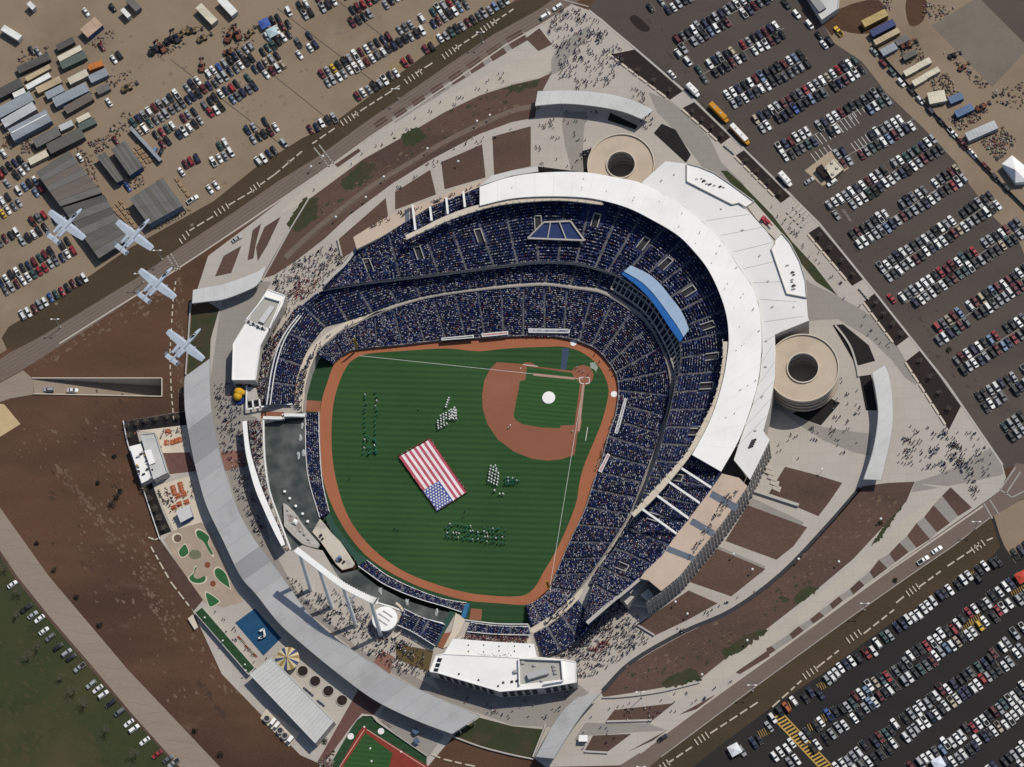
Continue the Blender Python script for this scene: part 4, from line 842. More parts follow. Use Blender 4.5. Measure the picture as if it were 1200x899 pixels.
canopy('short curved pale canopy by the bare soil bank left of the grandstand', [(226, 340), (245, 336), (265, 332), (300, 319), (312, 311)], [(225, 355.5), (245, 353), (265, 350), (297, 337), (306, 328)], 6.5, 7, [M_pmetal]*7)
canopy('short curved grey canopy at the bottom gate beside the south-east road', [(677, 817), (661, 832), (647, 852), (636, 872), (628, 887)], [(704, 812), (692, 825), (680, 840), (664, 864), (649, 889)], 6.5, 7, [M_metal]*7)
# walls that close the low ends
def wallthing(label, pts, h, w, m=M_conc, name='garden_wall', z=0):
    mb = MB(); P = WL(pts, z)
    for a, b in zip(P[:-1], P[1:]): mb.bar(a+Vector((0, 0, h/2)), b+Vector((0, 0, h/2)), w, h)
    return tag(rebase(mb.build(name, m)), label, 'wall')
wallthing('straight pale concrete wall between two soil beds right of the tan concourse', [(884, 576), (936, 593)], 1.6, 1.3)
wallthing('low concrete wall at the end of the soil bed near the orange shirted crowd', [(747, 733), (767, 745)], 1.2, .7)
wallthing('low concrete wall beside the soil bed left of the grandstand tip', [(396, 281), (401, 302)], 1.2, .7)
wallthing('curved retaining wall inside the dark bed right of the round ramp tower', smooth([(979, 382), (990, 396), (998, 410), (1004, 430), (1006, 442)], 4), 1.0, .8)
wallthing('long low white wall in front of the wedge bed by the lower gate canopy', [(711, 846), (764, 844.5)], 1.0, .8)
wallthing('low white wall along the lower edge of the bottom wedge bed', [(685, 881), (712, 882.5)], 1.0, .8)
wallthing('thin retaining wall between soil bank and pale path near the lower gate', smooth([(706, 818), (730, 817), (775, 811), (820, 800)], 3), 1.0, .5)
wallthing('pale edge wall left of the bottom gate canopy', smooth([(640, 850), (632, 870), (625, 888)], 3), 2.0, .6)
wallthing('thin white fence line beside the dark mulch near the sloping dirt field', smooth([(145, 494), (151, 523), (166, 567), (177, 600), (188, 633)], 3), 1.4, .35, M_rail, 'fence')
wallthing('straight white wall along the grass bed by the small left canopy', [(224, 356), (221, 400), (218, 440)], 1.5, .5)
wallthing('long pale kerb wall at the edge of the bottom grass bed', smooth([(532, 864), (565, 876), (600, 885), (625, 890)], 3), 1.0, .6)
wallthing('white coping along the slope of the walkway near the tall beds', [(363, 232), (340, 270), (318, 310), (307, 330)], 1.0, .5)

# ------------------------------------------------------------------ round ramp towers
def tower(u, v, ro, ri, label, z=15.5):
    c = W(u, v, z); c.z = 0
    t = empty('ramp_tower', c, label, 'tower'); n = 64
    def ring(name, r0, r1, z0, z1, m):
        v_ = []; f = []
        for i in range(n):
            a = 2*math.pi*i/n; x, y = math.cos(a), math.sin(a); v_ += [(r0*x, r0*y, z1), (r1*x, r1*y, z1), (r1*x, r1*y, z0), (r0*x, r0*y, z0)]
        for i in range(n):
            j = (i+1) % n
            for k in range(4): f.append((4*i+k, 4*i+(k+1) % 4, 4*j+(k+1) % 4, 4*j+k))
        f = [q[::-1] for q in f]
        return mk(name, v_, f, m, t)
    mtan = mat('tan_ramp_deck', (.44, .36, .275), (.50, .41, .32), .12, (.37, .30, .23), .09, (.48, .68), fine=.1)
    nseg = 6
    for i in range(nseg):
        a0, a1 = 2*math.pi*i/nseg, 2*math.pi*(i+1)/nseg-.0004; v_, f = [], []; s = 6
        for k in range(s+1):
            a = a0+(a1-a0)*k/s
            for r in (ri, ro): v_ += [(r*math.cos(a), r*math.sin(a), z), (r*math.cos(a), r*math.sin(a), z-.6)]
        for k in range(s): f += [(4*k, 4*k+2, 4*k+6, 4*k+4), (4*k+2, 4*k+3, 4*k+7, 4*k+6), (4*k+1, 4*k, 4*k+4, 4*k+5)]
        mk('deck_segment', v_, f, mtan, t)
    ring('parapet', ro-.02, ro+.45, z-1.4, z+.9, M_cream); ring('inner_parapet', ri-.45, ri+.02, z-1.4, z+.9, M_cream)
    for k in range(1, 4): ring('ramp_level', ri, ro, z-4.0*k-.5, z-4.0*k, M_conc); ring('level_parapet', ro, ro+.4, z-4.0*k-.9, z-4.0*k+.9, mtan)
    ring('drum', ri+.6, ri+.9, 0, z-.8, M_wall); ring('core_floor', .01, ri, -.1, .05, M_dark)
    for k in range(12):
        a = 2*math.pi*k/12; m = MB(); m.box((ro-1)*math.cos(a), (ro-1)*math.sin(a), z/2-.5, 1, 1, z-1, a); m.build('pier', M_conc, t)
    return t
tower(727.8, 193.5, 14.6, 6.6, 'round tan ramp tower with dark open core behind the top of the white roof')
tower(941, 431.5, 15.1, 7.0, 'round tan ramp tower with dark open core tucked against the right of the grandstand')

# ------------------------------------------------------------------ white buildings
def building(name, label, px, z, mt, mw, cat='building', parapet=.6, sm=0):
    w = ccw([(p.x, p.y) for p in WL(px, z)]); c = np.mean(w, axis=0)
    t = empty(name, (c[0], c[1], 0), label, cat)
    under(prism('wall', inset(w, .12), 0, z-.35, mw), t); under(prism('roof', w, z-.35, z, mt), t)
    if parapet:
        mb = MB(); i = inset(w, .2)
        for a, b in zip(i, i[1:]+i[:1]): mb.bar((*a, z+parapet/2), (*b, z+parapet/2), .35, parapet)
        under(mb.build('parapet', mt), t)
    return t, w
def windows(t, w, z0, z1, step, m=M_glass, wd=.62, minlen=6):
    w = ccw(w)
    for a, b in zip(w, w[1:]+w[:1]):
        a, b = Vector((*a, 0)), Vector((*b, 0)); d = b-a; L = d.length
        if L < minlen: continue
        d.normalize(); n = Vector((d.y, -d.x, 0))
        for k in range(int(L/step)):
            p = a+d*(k+.5)*step; mb = MB(); q = p+n*.0; mb.bar((q.x-d.x*step*wd/2, q.y-d.y*step*wd/2, (z0+z1)/2), (q.x+d.x*step*wd/2, q.y+d.y*step*wd/2, (z0+z1)/2), .2, z1-z0)
            under(mb.build('window', m), t)
t, w = building('concession_building', 'white roofed building with a sunken plant well beside the left hand stands', [(314, 339), (334.7, 346.5), (331, 358), (316.7, 384), (305.4, 405), (299.7, 445.7), (271.7, 445.7), (273, 403), (288, 378.6)], 9, M_wroof, M_wall, parapet=.4)
windows(t, w, 1, 3.4, 4)
under(pxprism('roof_well', [(310.5, 349), (328, 354), (315, 385), (290, 374.5)], 9.0, 9.06, mat('well_floor', (.33, .33, .30), (.38, .37, .34), .4)), t)
for a, b in (((310.5, 348), (329, 353.5)), ((310.5, 348), (289, 375)), ((329, 353.5), (316, 385))):
    m = MB(); m.bar(W(*a, 9.6), W(*b, 9.6), .5, 1.5); under(m.build('well_wall', M_wroof), t)
under(pxprism('plant_unit', [(316, 358), (322, 360), (309, 379), (303, 376)], 9, 10.4, M_pmetal, M_wall), t)
for i in range(9):
    m = MB(); p = W(289+i*2.7, 377+i*1.1+rnd.uniform(-1, 2), 9); m.box(p.x, p.y, 9.4, 1, 1.2, .9, .6); under(m.build('roof_unit', M_dark if i % 2 else M_pmetal), t)
t, w = building('club_building', 'big white roofed building below right field with a recessed plant deck', [(511, 768), (519, 766), (560, 768), (607, 770.5), (629.5, 770), (658.8, 772.7), (675, 775.5), (675.8, 800), (637, 806.5), (586, 811), (512, 788.8), (503, 787.5)], 11, M_wroof, M_wall, parapet=.35)
windows(t, w, 2, 5, 3.2); windows(t, w, 6.3, 9.3, 3.2)
under(pxprism('lower_roof', [(531, 748.5), (578, 752), (625.7, 754.7), (629.5, 771), (607, 771.5), (519, 768)], 0, 9.5, M_wroof, M_wall), t)
under(pxprism('plant_deck', [(608, 773), (657, 775), (659, 796), (610, 802)], 11, 11.08, MATS['well_floor']), t)
for a, b in (((608, 772), (658, 774)), ((658, 774), (660, 797)), ((608, 772), (609, 803)), ((637, 802), (660, 798))):
    m = MB(); m.bar(W(*a, 11.9), W(*b, 11.9), .5, 1.8); under(m.build('screen_wall', M_wroof), t)
under(pxprism('plant_unit', [(617, 789), (641, 782), (643, 789), (619, 796)], 11.1, 13.6, M_metal, M_wall), t)
for u, v, s in ((613, 777, 1), (626, 780, .9), (649, 781, 1), (650, 785, 1), (651, 789, 1), (635, 798, .8), (604, 787.5, 1.2), (590, 800, .6), (600, 799, .7), (606, 798, .7), (538, 790, .5), (561, 797, .5), (584, 804, .5)):
    m = MB(); p = W(u, v, 11); m.box(p.x, p.y, 11+s*.5, s*1.4, s*1.2, s, .2); m.tube((p.x, p.y, 11+s), (p.x, p.y, 11+s*1.3), s*.4, s*.4, 8); under(m.build('roof_unit', M_metal if s > .7 else M_dark), t)
for i in range(16):
    m = MB(); p = W(562+i*2.4+rnd.uniform(-1, 1), 767.5+rnd.uniform(-1.5, 1.8), 11); m.box(p.x, p.y, 11.2, rnd.uniform(.3, .9), .4, .4); under(m.build('roof_unit', M_metal), t)
for i in range(9):
    m = MB(); p = W(549+(i % 5)*18, 757+(i//5)*6+rnd.uniform(-1, 1), 9.5); m.box(p.x, p.y, 9.7, .4, .4, .5); under(m.build('roof_vent', M_dark), t)
for i in range(3): under(pxprism('skylight', [(513.2-i*2, 771+i*6), (518.2-i*2, 771.5+i*6), (516.5-i*2, 776+i*6), (511.5-i*2, 775.3+i*6)], 11.0, 11.2, M_glass), t)
t, w = building('restaurant_building', 'small flat grey roofed building with white lower roof by the orange tables', [(164.6, 509), (182, 507), (197, 554), (180, 562.6), (172, 536)], 6, M_pmetal, M_wall)
under(pxprism('lower_roof', [(151.6, 523.5), (164.6, 520), (172.5, 540), (178.5, 560), (166, 566.5)], 0, 5, M_wroof, M_wall), t)
under(pxprism('plant_screen', [(169, 528), (177, 526.5), (182, 542), (175, 545)], 6, 6.9, M_wroof, M_conc), t)
for i in range(16):
    p = W(157+rnd.uniform(0, 18)+i*.4, 528+i*2.1+rnd.uniform(-2, 2), 5); m = MB(); m.box(p.x, p.y, 5.5, rnd.uniform(.5, 1.6), rnd.uniform(.5, 1.2), 1, .3); under(m.build('roof_unit', [M_dark, M_metal, M_yellow][i % 3 if i < 9 else i % 2]), t)
t, w = building('arcade_building', 'long plain grey roofed shed below the striped carousel', [(292, 790), (318.6, 770.8), (391.6, 845), (369.5, 871.5)], 7, M_pmetal, M_wall, parapet=.25)
P = [W(292, 790, 7), W(369.5, 871.5, 7), W(318.6, 770.8, 7), W(391.6, 845, 7)]
for k in range(1, 24):
    m = MB(); m.bar(P[0].lerp(P[1], k/24)+Vector((0, 0, .05)), P[2].lerp(P[3], k/24)+Vector((0, 0, .05)), .12, .1); under(m.build('roof_seam', M_metal), t)
t = empty('batting_cage', W(262, 750, 0), 'raised long green turf platform on the edge of the brown bank', 'platform')
under(pxprism('base', [(227.5, 717.5), (236.7, 710.5), (299.5, 782.5), (291, 791)], 0, 3.0, M_conc, M_wall), t); under(pxprism('turf', [(229, 718), (236.7, 712), (298, 782.5), (291, 789)], 3.0, 3.04, M_turf3), t)
for u, v in ((241, 725), (288, 780), (289, 787), (262, 752)):
    m = MB(); p = W(u, v, 3); m.tube((p.x, p.y, 3), (p.x, p.y, 5), .1, .1, 6); m.box(p.x, p.y, 5, .6, .6, .3); under(m.build('lamp', M_paint), t)
under(pxprism('stair', [(220, 725), (226, 720), (232, 735), (228, 738)], 0, 1.4, M_cream, M_conc), t)
t, w = building('snack_kiosk', 'small kiosk with a pale tilted roof and blue base beside orange tables', [(206, 599), (221.7, 591.7), (226, 605), (211.7, 612.5)], 4, M_pmetal, mat('kiosk_blue', (.03, .06, .2), (.04, .07, .22), .5), parapet=0)
t = empty('cooling_plant', W(330, 850, 0), 'fenced concrete pad with four round fans behind the grey shed', 'machinery')
under(pxprism('pad', [(313, 829.5), (352, 859), (338.5, 875), (305, 841.6)], 0, .4, M_cream, M_conc), t)
for u, v in ((313.5, 843), (329, 857), (334.5, 863)):
    m = MB(); p = W(u, v, .4); m.tube((p.x, p.y, .4), (p.x, p.y, 2.2), 1.6, 1.5, 14); m.tube((p.x, p.y, 2.2), (p.x, p.y, 2.3), 1.2, .5, 12, 1); under(m.build('fan', [M_conc, M_dark]), t)
for px in ([(316, 847), (321, 840.5), (324, 843), (319, 849.5)], [(320.5, 851), (325.5, 845), (328.5, 847), (323.5, 853)], [(336, 867), (341, 861), (344.5, 864), (339.5, 870)]): under(pxprism('housing', px, .4, 2.6, M_wroof, M_conc), t)
# ------------------------------------------------------------------ outfield: seats, fountains, rocks, stage
def ofs(label, A_px, B_px, zf, zb, rows, aisles, crowd):
    t = empty('outfield_seats', W(*A_px[len(A_px)//2], zb), label, 'seating')
    n = min(len(A_px), len(B_px)); a = smooth(A_px, 4); b = smooth(B_px, 4)
    k = 10; A = [a[int(i*(len(a)-1)/k)] for i in range(k+1)]; B = [b[int(i*(len(b)-1)/k)] for i in range(k+1)]
    stand('terrace', list(zip(A, B)), zf, zb, rows, t, aisles, .93, crowd, fz=FZ, aw=.8)
    rail('back_rail', B, zb, .9, t, M_paint, .3); rail('front_rail', A, zf, .7, t, M_paint, .25)
    return t
ofs('narrow strip of crowded seats between the left pool and the clay track', [(374, 483), (374.5, 517), (378, 564), (386, 600)], [(358, 484.5), (359, 536), (363, 566), (375, 607)], -6.6, -4, 7, (.33, .66), 'outfield_crowd')
ofs('curved strip of crowded seats between the right pool and the clay track', [(430, 657), (456, 676), (490, 692), (520, 702.5), (547, 707)], [(420, 664), (452, 686), (490, 702), (520, 711), (541, 718)], -6.6, -4, 6, (.2, .42, .64, .85), 'outfield_crowd')
ofs('small block of crowded seats below the right pool', [(474, 714), (495, 724), (522, 732.5)], [(466, 733), (485, 742), (510, 757.5)], .4, 3, 9, (.4, .62), 'outfield_crowd')
ofs('crowded terrace below the right field bullpen in front of the white building', [(552, 730), (583, 734), (619, 735)], [(548, 741), (583, 744), (622, 745)], .4, 2.4, 7, (.3, .7), 'outfield_crowd')
t = empty('bullpen_terrace', W(580, 748, 0), 'tan crowded standing deck directly above the big white building', 'terrace')
under(pxprism('deck', [(546, 742), (583, 745), (622, 746), (622, 755), (578, 753), (535, 749)], 0, .9, M_cream, M_conc), t)
mw_ = bpy.data.materials.new('fountain_water'); mw_.use_nodes = True; n_ = mw_.node_tree.nodes; b_ = n_['Principled BSDF']; b_.inputs['Roughness'].default_value = .3
nz = n_.new('ShaderNodeTexNoise'); nz.inputs['Scale'].default_value = .12; nz.inputs['Detail'].default_value = 6; rp = n_.new('ShaderNodeMapRange'); rp.inputs[1].default_value = .42; rp.inputs[2].default_value = .75
mx = n_.new('ShaderNodeMix'); mx.data_type = 'RGBA'; mx.inputs[6].default_value = (.034, .044, .040, 1); mx.inputs[7].default_value = (.12, .125, .115, 1)
g_ = n_.new('ShaderNodeNewGeometry'); L_ = mw_.node_tree.links; L_.new(g_.outputs['Position'], nz.inputs['Vector']); L_.new(nz.outputs[0], rp.inputs[0]); L_.new(rp.outputs[0], mx.inputs[0]); L_.new(mx.outputs[2], b_.inputs['Base Color'])
nb = n_.new('ShaderNodeTexNoise'); nb.inputs['Scale'].default_value = 1.6; bp_ = n_.new('ShaderNodeBump'); bp_.inputs['Strength'].default_value = .3; L_.new(g_.outputs['Position'], nb.inputs['Vector']); L_.new(nb.outputs[0], bp_.inputs['Height']); L_.new(bp_.outputs[0], b_.inputs['Normal'])
sheet('pool_water', [(309, 493), (358, 492), (359.5, 536), (363.5, 567), (374, 605), (378, 618), (372, 645), (354, 640), (341, 648), (330, 628), (325, 606), (314, 573), (309, 536)], -3.6, mw_)
sheet('pool_water', [(388, 660), (400, 672), (418, 668), (441, 686), (471, 702), (505, 713), (533, 719), (522, 733), (490, 725), (462, 714), (440, 707), (410, 693), (392, 676)], -3.6, mw_)
def pool_edge(label, pts, z, h=1.0, w=.7): return wallthing(label, smooth(pts, 4), h, w, M_paint, 'pool_wall', z)
pool_edge('white curved edge on the left side of the left pool', [(309, 490), (310.5, 536), (315.5, 573), (326.5, 606), (341, 645)], -1, 1.4)
pool_edge('white curved edge on the lower side of the right pool', [(410, 692), (440, 706), (462, 713), (490, 724), (521, 732)], -1, 1.4)
pool_edge('white ledge at the top end of the left pool', [(309, 491), (332, 491), (333, 488), (358, 488)], -1, 1.8, 1.4)
sheetm = slab('fountain_wall', [(306, 482), (333, 483), (333, 490), (306, 490)], -3, .4, M_infd, 'brown wall closing the top end of the left pool', 'wall')
slab('fountain_wall', [(520, 730), (527, 716), (534, 718), (520, 742), (512, 758), (508, 756)], -3, .6, M_padg, 'dark green wall closing the lower end of the right pool', 'wall')
slab('garden_bed', [(520, 742), (529, 741), (519, 760), (511, 757)], 0, .5, M_infd, 'reddish brown bed beside the dark green wall near the white building', 'planting bed')
slab('walkway_ramp', [(534, 718), (545, 727), (538, 742), (524, 758), (519, 760), (529, 741)], 0, .7, M_cream, 'narrow cream ramp between the dark green wall and the bullpen terrace', 'ramp')
slab('blue_gate', [(545, 708), (550, 707), (545, 724), (540, 723)], FZ, -5.5, mat('gate_blue', (.02, .12, .25), (.03, .15, .3), .6), 'small bright blue wall panel beside the right field bullpen clay', 'panel')
t = empty('fountain_island', W(350, 615, -3), 'white boat shaped stone island standing in the lower end of the left pool', 'fountain')
isl = [(332, 589.5), (337, 592), (345, 600), (356, 616), (366, 628), (374, 637), (371.5, 641.5), (363, 640), (354, 637), (342, 626), (333, 616)]
under(pxprism('island_wall', isl, -4, -1.6, M_conc, M_white), t)
w_ = inset([(p.x, p.y) for p in WL(isl, -1.6)], .9); under(prism('island_deck', w_, -1.6, -1.5, mat('pale_stone', (.34, .32, .31), (.44, .42, .40), .5, (.25, .22, .2), .2, (.5, .6))), t)
for u, v, s in ((337, 598, .6), (341, 604, .5), (346, 612, 1.3), (352, 622, .7), (357, 626, .8), (362, 632, .7), (348, 606, .6)):
    m = MB(); p = W(u, v, -1.5); m.loft([[(p.x+s*math.cos(a+.3)*k, p.y+s*math.sin(a+.3)*k, -1.5+z) for a in (0, 1.57, 3.14, 4.71)] for k, z in ((1.3, 0), (1.1, s*.8), (.5, s*1.2))]); under(m.build('rock', M_white if s > 1 else M_conc), t)
for u, v in ((334, 577), (347, 594), (361, 612), (340, 585), (355, 603)):
    m = MB(); p = W(u, v, -3.6); m.tube((p.x, p.y, -3.7), (p.x, p.y, -2.4), .35, .2, 8); m.tube((p.x, p.y, -2.4), (p.x, p.y, -2.1), .7, .5, 8); tag(m.build('water_jet', M_white), 'small white jet head in the left pool, '+{334: 'topmost one', 347: 'third from the top', 361: 'lowest one', 340: 'second from the top', 355: 'fourth from the top'}[u], 'fountain', 'fountain jets in the left pool')
for i, (u, v) in enumerate(((354, 498), (352, 513), (356, 531), (350, 534), (446, 692), (477, 706), (512, 717))):
    m = MB(); p = W(u, v, -3.5); v_ = []
    for k in range(9):
        a = 2*math.pi*k/9; r = rnd.uniform(.7, 1.5); v_.append((p.x+r*.7*math.cos(a), p.y+r*1.6*math.sin(a), -3.5+rnd.uniform(.05, .3)))
    m.add(v_+[(p.x, p.y, -2.9)], [(k, (k+1) % 9, 9) for k in range(9)]); tag(m.build('water_spray', mat('spray_white', (.26, .29, .29), (.42, .44, .44), .9)), kind='stuff')
t = empty('field_stage', W(392, 640, -5), 'cream deck with a pale top between the two pools behind the outfield wall', 'platform')
stg = [(375, 608), (380.5, 614), (388, 624), (399, 635), (408, 648), (416, 661), (413, 665), (401, 668), (394, 661), (378.6, 638.6), (371, 629), (366, 623.5)]
under(pxprism('deck', stg, -8, -2.8, mat('cream_deck', (.46, .42, .34), (.52, .48, .40), .3, (.30, .29, .27), .12, (.5, .66)), M_infd), t)
for u, v, s in ((376, 628, .9), (397, 655, 1.6), (399, 657, 1.0), (403, 659, .8), (378, 632, .7)):
    m = MB(); p = W(u, v, -2.8); m.box(p.x, p.y, -2.3, s*1.6, s, 1, .8); m.tube((p.x+.3, p.y, -1.8), (p.x+.3, p.y, -1), .3*s, .2*s, 7); under(m.build('camera_position', M_dark if s < 1.2 else mat('blue_grey', (.10, .15, .24), (.12, .17, .26), .8)), t)
t = empty('outfield_wall', W(400, 635, FZ), 'dark green padded outfield wall below the cream deck', 'wall')
owl = smooth([(386, 601), (395, 617), (408, 635), (420, 648), (431, 656)], 4); owb = smooth([(381, 607), (388, 622), (400, 636), (412, 651), (420, 663)], 4)
o_ = pxprism('wall_pad', owl+owb[::-1], FZ, -6.4, M_padg, M_padg); under(o_, t)
for k in range(0, len(owb)-1, 2):
    m = MB(); p = W(*owb[k], -6.3); m.box(p.x, p.y, -6.2, .6, 1.2, .4, .9); under(m.build('buttress', M_dark), t)
# left video wall: long curved white frame
t = empty('video_wall', W(300, 560, 0), 'tall narrow curved white board frame along the left concourse', 'scoreboard')
VA = [(284, 494), (286, 515), (289, 536), (298, 570), (309, 597), (322, 625), (330, 640)]; VB = [(289, 493), (291, 515), (295, 536), (305, 568), (316, 595), (328, 622), (334, 638)]
A, B = paired(VA, VB, 9, 9, 24)
for o in ribbon('frame_panel', A, B, 1.2, M_white, None, .04, 2): under(o, t)
m = MB()
for a, b in zip(B[:-1], B[1:]): m.add([tuple(a-np.array((0, 0, 1.2))), tuple(b-np.array((0, 0, 1.2))), (b[0], b[1], 3), (a[0], a[1], 3)], [(0, 1, 2, 3), (3, 2, 1, 0)])
under(m.build('board_face', M_dark), t)
for k in range(0, 25, 3):
    m = MB(); m.tube((A[k][0], A[k][1], 0), (A[k][0], A[k][1], 8), .3, .25, 8); under(m.build('post', M_conc), t)
# crown board: white truss on four raked posts
t = empty('scoreboard', W(404, 712, 0), 'tall white truss scoreboard on four raked posts above the fountains', 'scoreboard')
TP = [Vector(W(u, v, 34)) for u, v in smooth([(347, 644), (374, 665), (402, 686), (434, 702.5), (443, 705)], 4)]; T0, T1 = TP[0], TP[-1]; dr = (T1-T0).normalized(); nb_ = Vector((-dr.y, dr.x, 0))
if nb_.y < 0: nb_ = -nb_
m = MB()
for a, b in zip(TP[:-1], TP[1:]): m.bar(a, b, 2.5, 1.0)
under(m.build('truss_beam', M_white), t)
for k in range(30):
    e = .35+.64*k/30; e *= len(TP)-1; p = TP[int(e)].lerp(TP[int(e)+1], e-int(e)); m = MB(); m.box(p.x, p.y, 34.55, .3, 3.1, .3, math.atan2(dr.y, dr.x)); under(m.build('truss_rib', M_paint), t)
for a, b in (((351, 647), (364.5, 691.5)), ((374, 666), (389, 712)), ((402, 687), (417, 733)), ((434, 703), (446.6, 745.4))):
    m = MB(); m.tube(W(*b, 0), W(*a, 33.6), .95, .85, 10); under(m.build('post', M_white), t)
m = MB(); m.bar(W(417, 697, 26), W(410, 704, 20), .5); under(m.build('brace', M_white), t)
o = disc('pavilion', 451, 725.5, 5, 5.6, .7, M_white, 'round white pavilion roof under the right end of the truss scoreboard', 'pavilion', 32, .5)
for k in range(3):
    m = MB(); m.box(0, 0, 1.25, 7-k, .5, .25, -.6); q = m.build('roof_louvre', M_metal, o); q.location = (-1.6+k*1.5, -1.0+k*1.5, 0)
m = MB(); m.tube((0, 0, -5), (0, 0, 0), 4.9, 4.9, 24); q = m.build('wall', M_wall, o)
P_ = W(452, 727, 0)
m = MB()
for k in range(14):
    a0, a1 = -1.2+k*.16, -1.2+(k+1)*.16
    for r in (8.6,): m.bar((P_.x+r*math.cos(a0), P_.y+r*math.sin(a0), .6), (P_.x+r*math.cos(a1), P_.y+r*math.sin(a1), .6), 1.0, 1.2)
tag(rebase(m.build('curved_wall', M_cream)), 'curved pale wall hugging the right side of the round white pavilion', 'wall')
# carousel, parasols, play things
t = empty('carousel', W(337, 771, 0), 'round striped carousel roof in cream and blue beside the blue play pad', 'carousel'); n = 20; cr = W(337, 771.5, 5); r = 5.1
for k in range(n):
    a0, a1 = 2*math.pi*k/n, 2*math.pi*(k+1)/n-.01
    o = mk('roof_segment', [(cr.x, cr.y, 7), (cr.x+r*math.cos(a0), cr.y+r*math.sin(a0), 4.6), (cr.x+r*math.cos(a1), cr.y+r*math.sin(a1), 4.6)], [(0, 1, 2)], mat('carousel_cream', (.55, .46, .28)) if k % 2 else mat('carousel_blue', (.04, .06, .16)) if k % 4 else mat('carousel_gold', (.28, .19, .07))); under(o, t)
m = MB(); m.tube((cr.x, cr.y, 0), (cr.x, cr.y, 4.6), 1.2, 1.2, 10); m.tube((cr.x, cr.y, 3.9), (cr.x, cr.y, 4.55), r*.98, r*.98, 24); under(m.build('drum', MATS['carousel_cream']), t)
m = MB(); m.tube((cr.x, cr.y, 7), (cr.x, cr.y, 8), .4, .1, 8); under(m.build('finial', M_yellow), t)
for i, (u, v) in enumerate(((355, 786.7), (369.5, 798.5), (385, 810), (401, 821))):
    t = empty('tree_planter', W(u, v, 0), f'round dark soil tree planter, {nth(i+1)} of four counting away from the carousel', 'planter', 'round dark planters by the grey shed'); c = W(u, v, 0); m = MB(); m.tube((c.x, c.y, 0), (c.x, c.y, .55), 2.5, 2.5, 20); under(m.build('rim', M_conc), t)
    m = MB(); m.tube((c.x, c.y, .5), (c.x, c.y, .6), 2.3, 2.2, 18); under(m.build('soil', M_mulch), t)
    m = MB(); m.tube((c.x, c.y, .6), (c.x, c.y, 2.2), .08, .03, 5)
    for k in range(5): m.tube((c.x, c.y, 1+.2*k), (c.x+.6*math.cos(k*1.3), c.y+.6*math.sin(k*1.3), 1.6+.2*k), .03, .01, 4)
    under(m.build('sapling', mat('bark', (.10, .08, .065))), t)
t = empty('play_frame', W(308, 745, 0), 'small white climbing frame standing on the blue play pad', 'play equipment')
for a, b in (((304.5, 740), (309, 737)), ((309, 737), (310.5, 745)), ((303, 748), (309, 746)), ((310.5, 745), (305, 748))):
    m = MB(); m.bar(W(*a, 1.6), W(*b, 1.6), .8, .5); under(m.build('rail', M_paint), t)
for u, v in ((304.5, 740), (310, 745)):
    m = MB(); p = W(u, v, 0); m.tube((p.x, p.y, 0), (p.x, p.y, 1.6), .2, .2, 6); under(m.build('post', M_paint), t)
t = empty('inflatable', W(280, 464, 0), 'pair of yellow inflatable balls on a blue bouncy base by the left stands', 'bouncy castle')
def ball(c, r, m, parent, nm='ball'):
    mb = MB(); rings = [[(c[0]+r*math.sin(p)*math.cos(a), c[1]+r*math.sin(p)*math.sin(a), c[2]-r*math.cos(p)) for a in np.linspace(0, 6.283, 13)[:-1]] for p in np.linspace(.2, 2.94, 8)]
    mb.loft(rings); o = mb.build(nm, m, None, True); under(o, parent)
for u, v, r in ((280, 459.5, 2.3), (278.5, 464.5, 2.0), (283.5, 460, 1.5)):
    p = W(u, v, 3); ball((p.x, p.y, 3), r, mat('inflatable_yellow', (.62, .36, .02), (.55, .3, .02), .8), t)
under(pxprism('base', [(273, 464), (280, 462), (288, 467), (284, 473), (277, 474)], 0, 1.2, mat('inflatable_blue', (.01, .025, .12), (.015, .03, .15), .5)), t)
t = empty('pergola', W(300, 474, 0), 'white open frame structure at the end of the left corner stand', 'frame')
for a, b in (((289, 452), (289, 480)), ((289, 480), (312, 476)), ((296, 469), (297, 479)), ((304, 468), (305, 478)), ((312, 466), (312, 477)), ((312, 474), (318, 437))):
    m = MB(); m.bar(W(*a, 3), W(*b, 3), .7, .6); under(m.build('beam', M_paint), t)
under(pxprism('deck', [(289, 453), (300, 455), (303, 468), (291, 470)], 0, 2.6, M_conc, M_wall), t)
under(pxprism('well', [(290, 470), (311, 467), (311, 476), (291, 479)], 0, .3, M_dark, M_dark), t)
for pts in ([(350.7, 370), (336, 389), (326, 409), (318.6, 437), (313, 475)], [(353.5, 371), (339, 390), (330, 409), (322.5, 437), (317, 475)]):
    rail('stand_rail', pts, 6, 1.0, GS, M_rail, .5)
rail('stand_rail', [(313, 474), (343, 474.5)], 1, .8, GS, M_rail, .6)
rail('bullpen_rail', [(370.5, 415), (362.5, 433), (356.5, 456), (354.5, 483)], 0, .7, GS, M_cream, .5)
rail('bullpen_rail', [(545, 727), (583, 731.5), (619, 732)], 0, .7, GS, M_rail, .4)
rail('tip_wall', [(688, 731), (718, 705), (726, 699), (750, 679)], 17.5, 1.0, GS, M_conc, 1.6)
rail('tip_wall', [(380, 334), (392, 322), (404, 311), (418, 292)], 15, 1.0, GS, M_conc, 1.4)
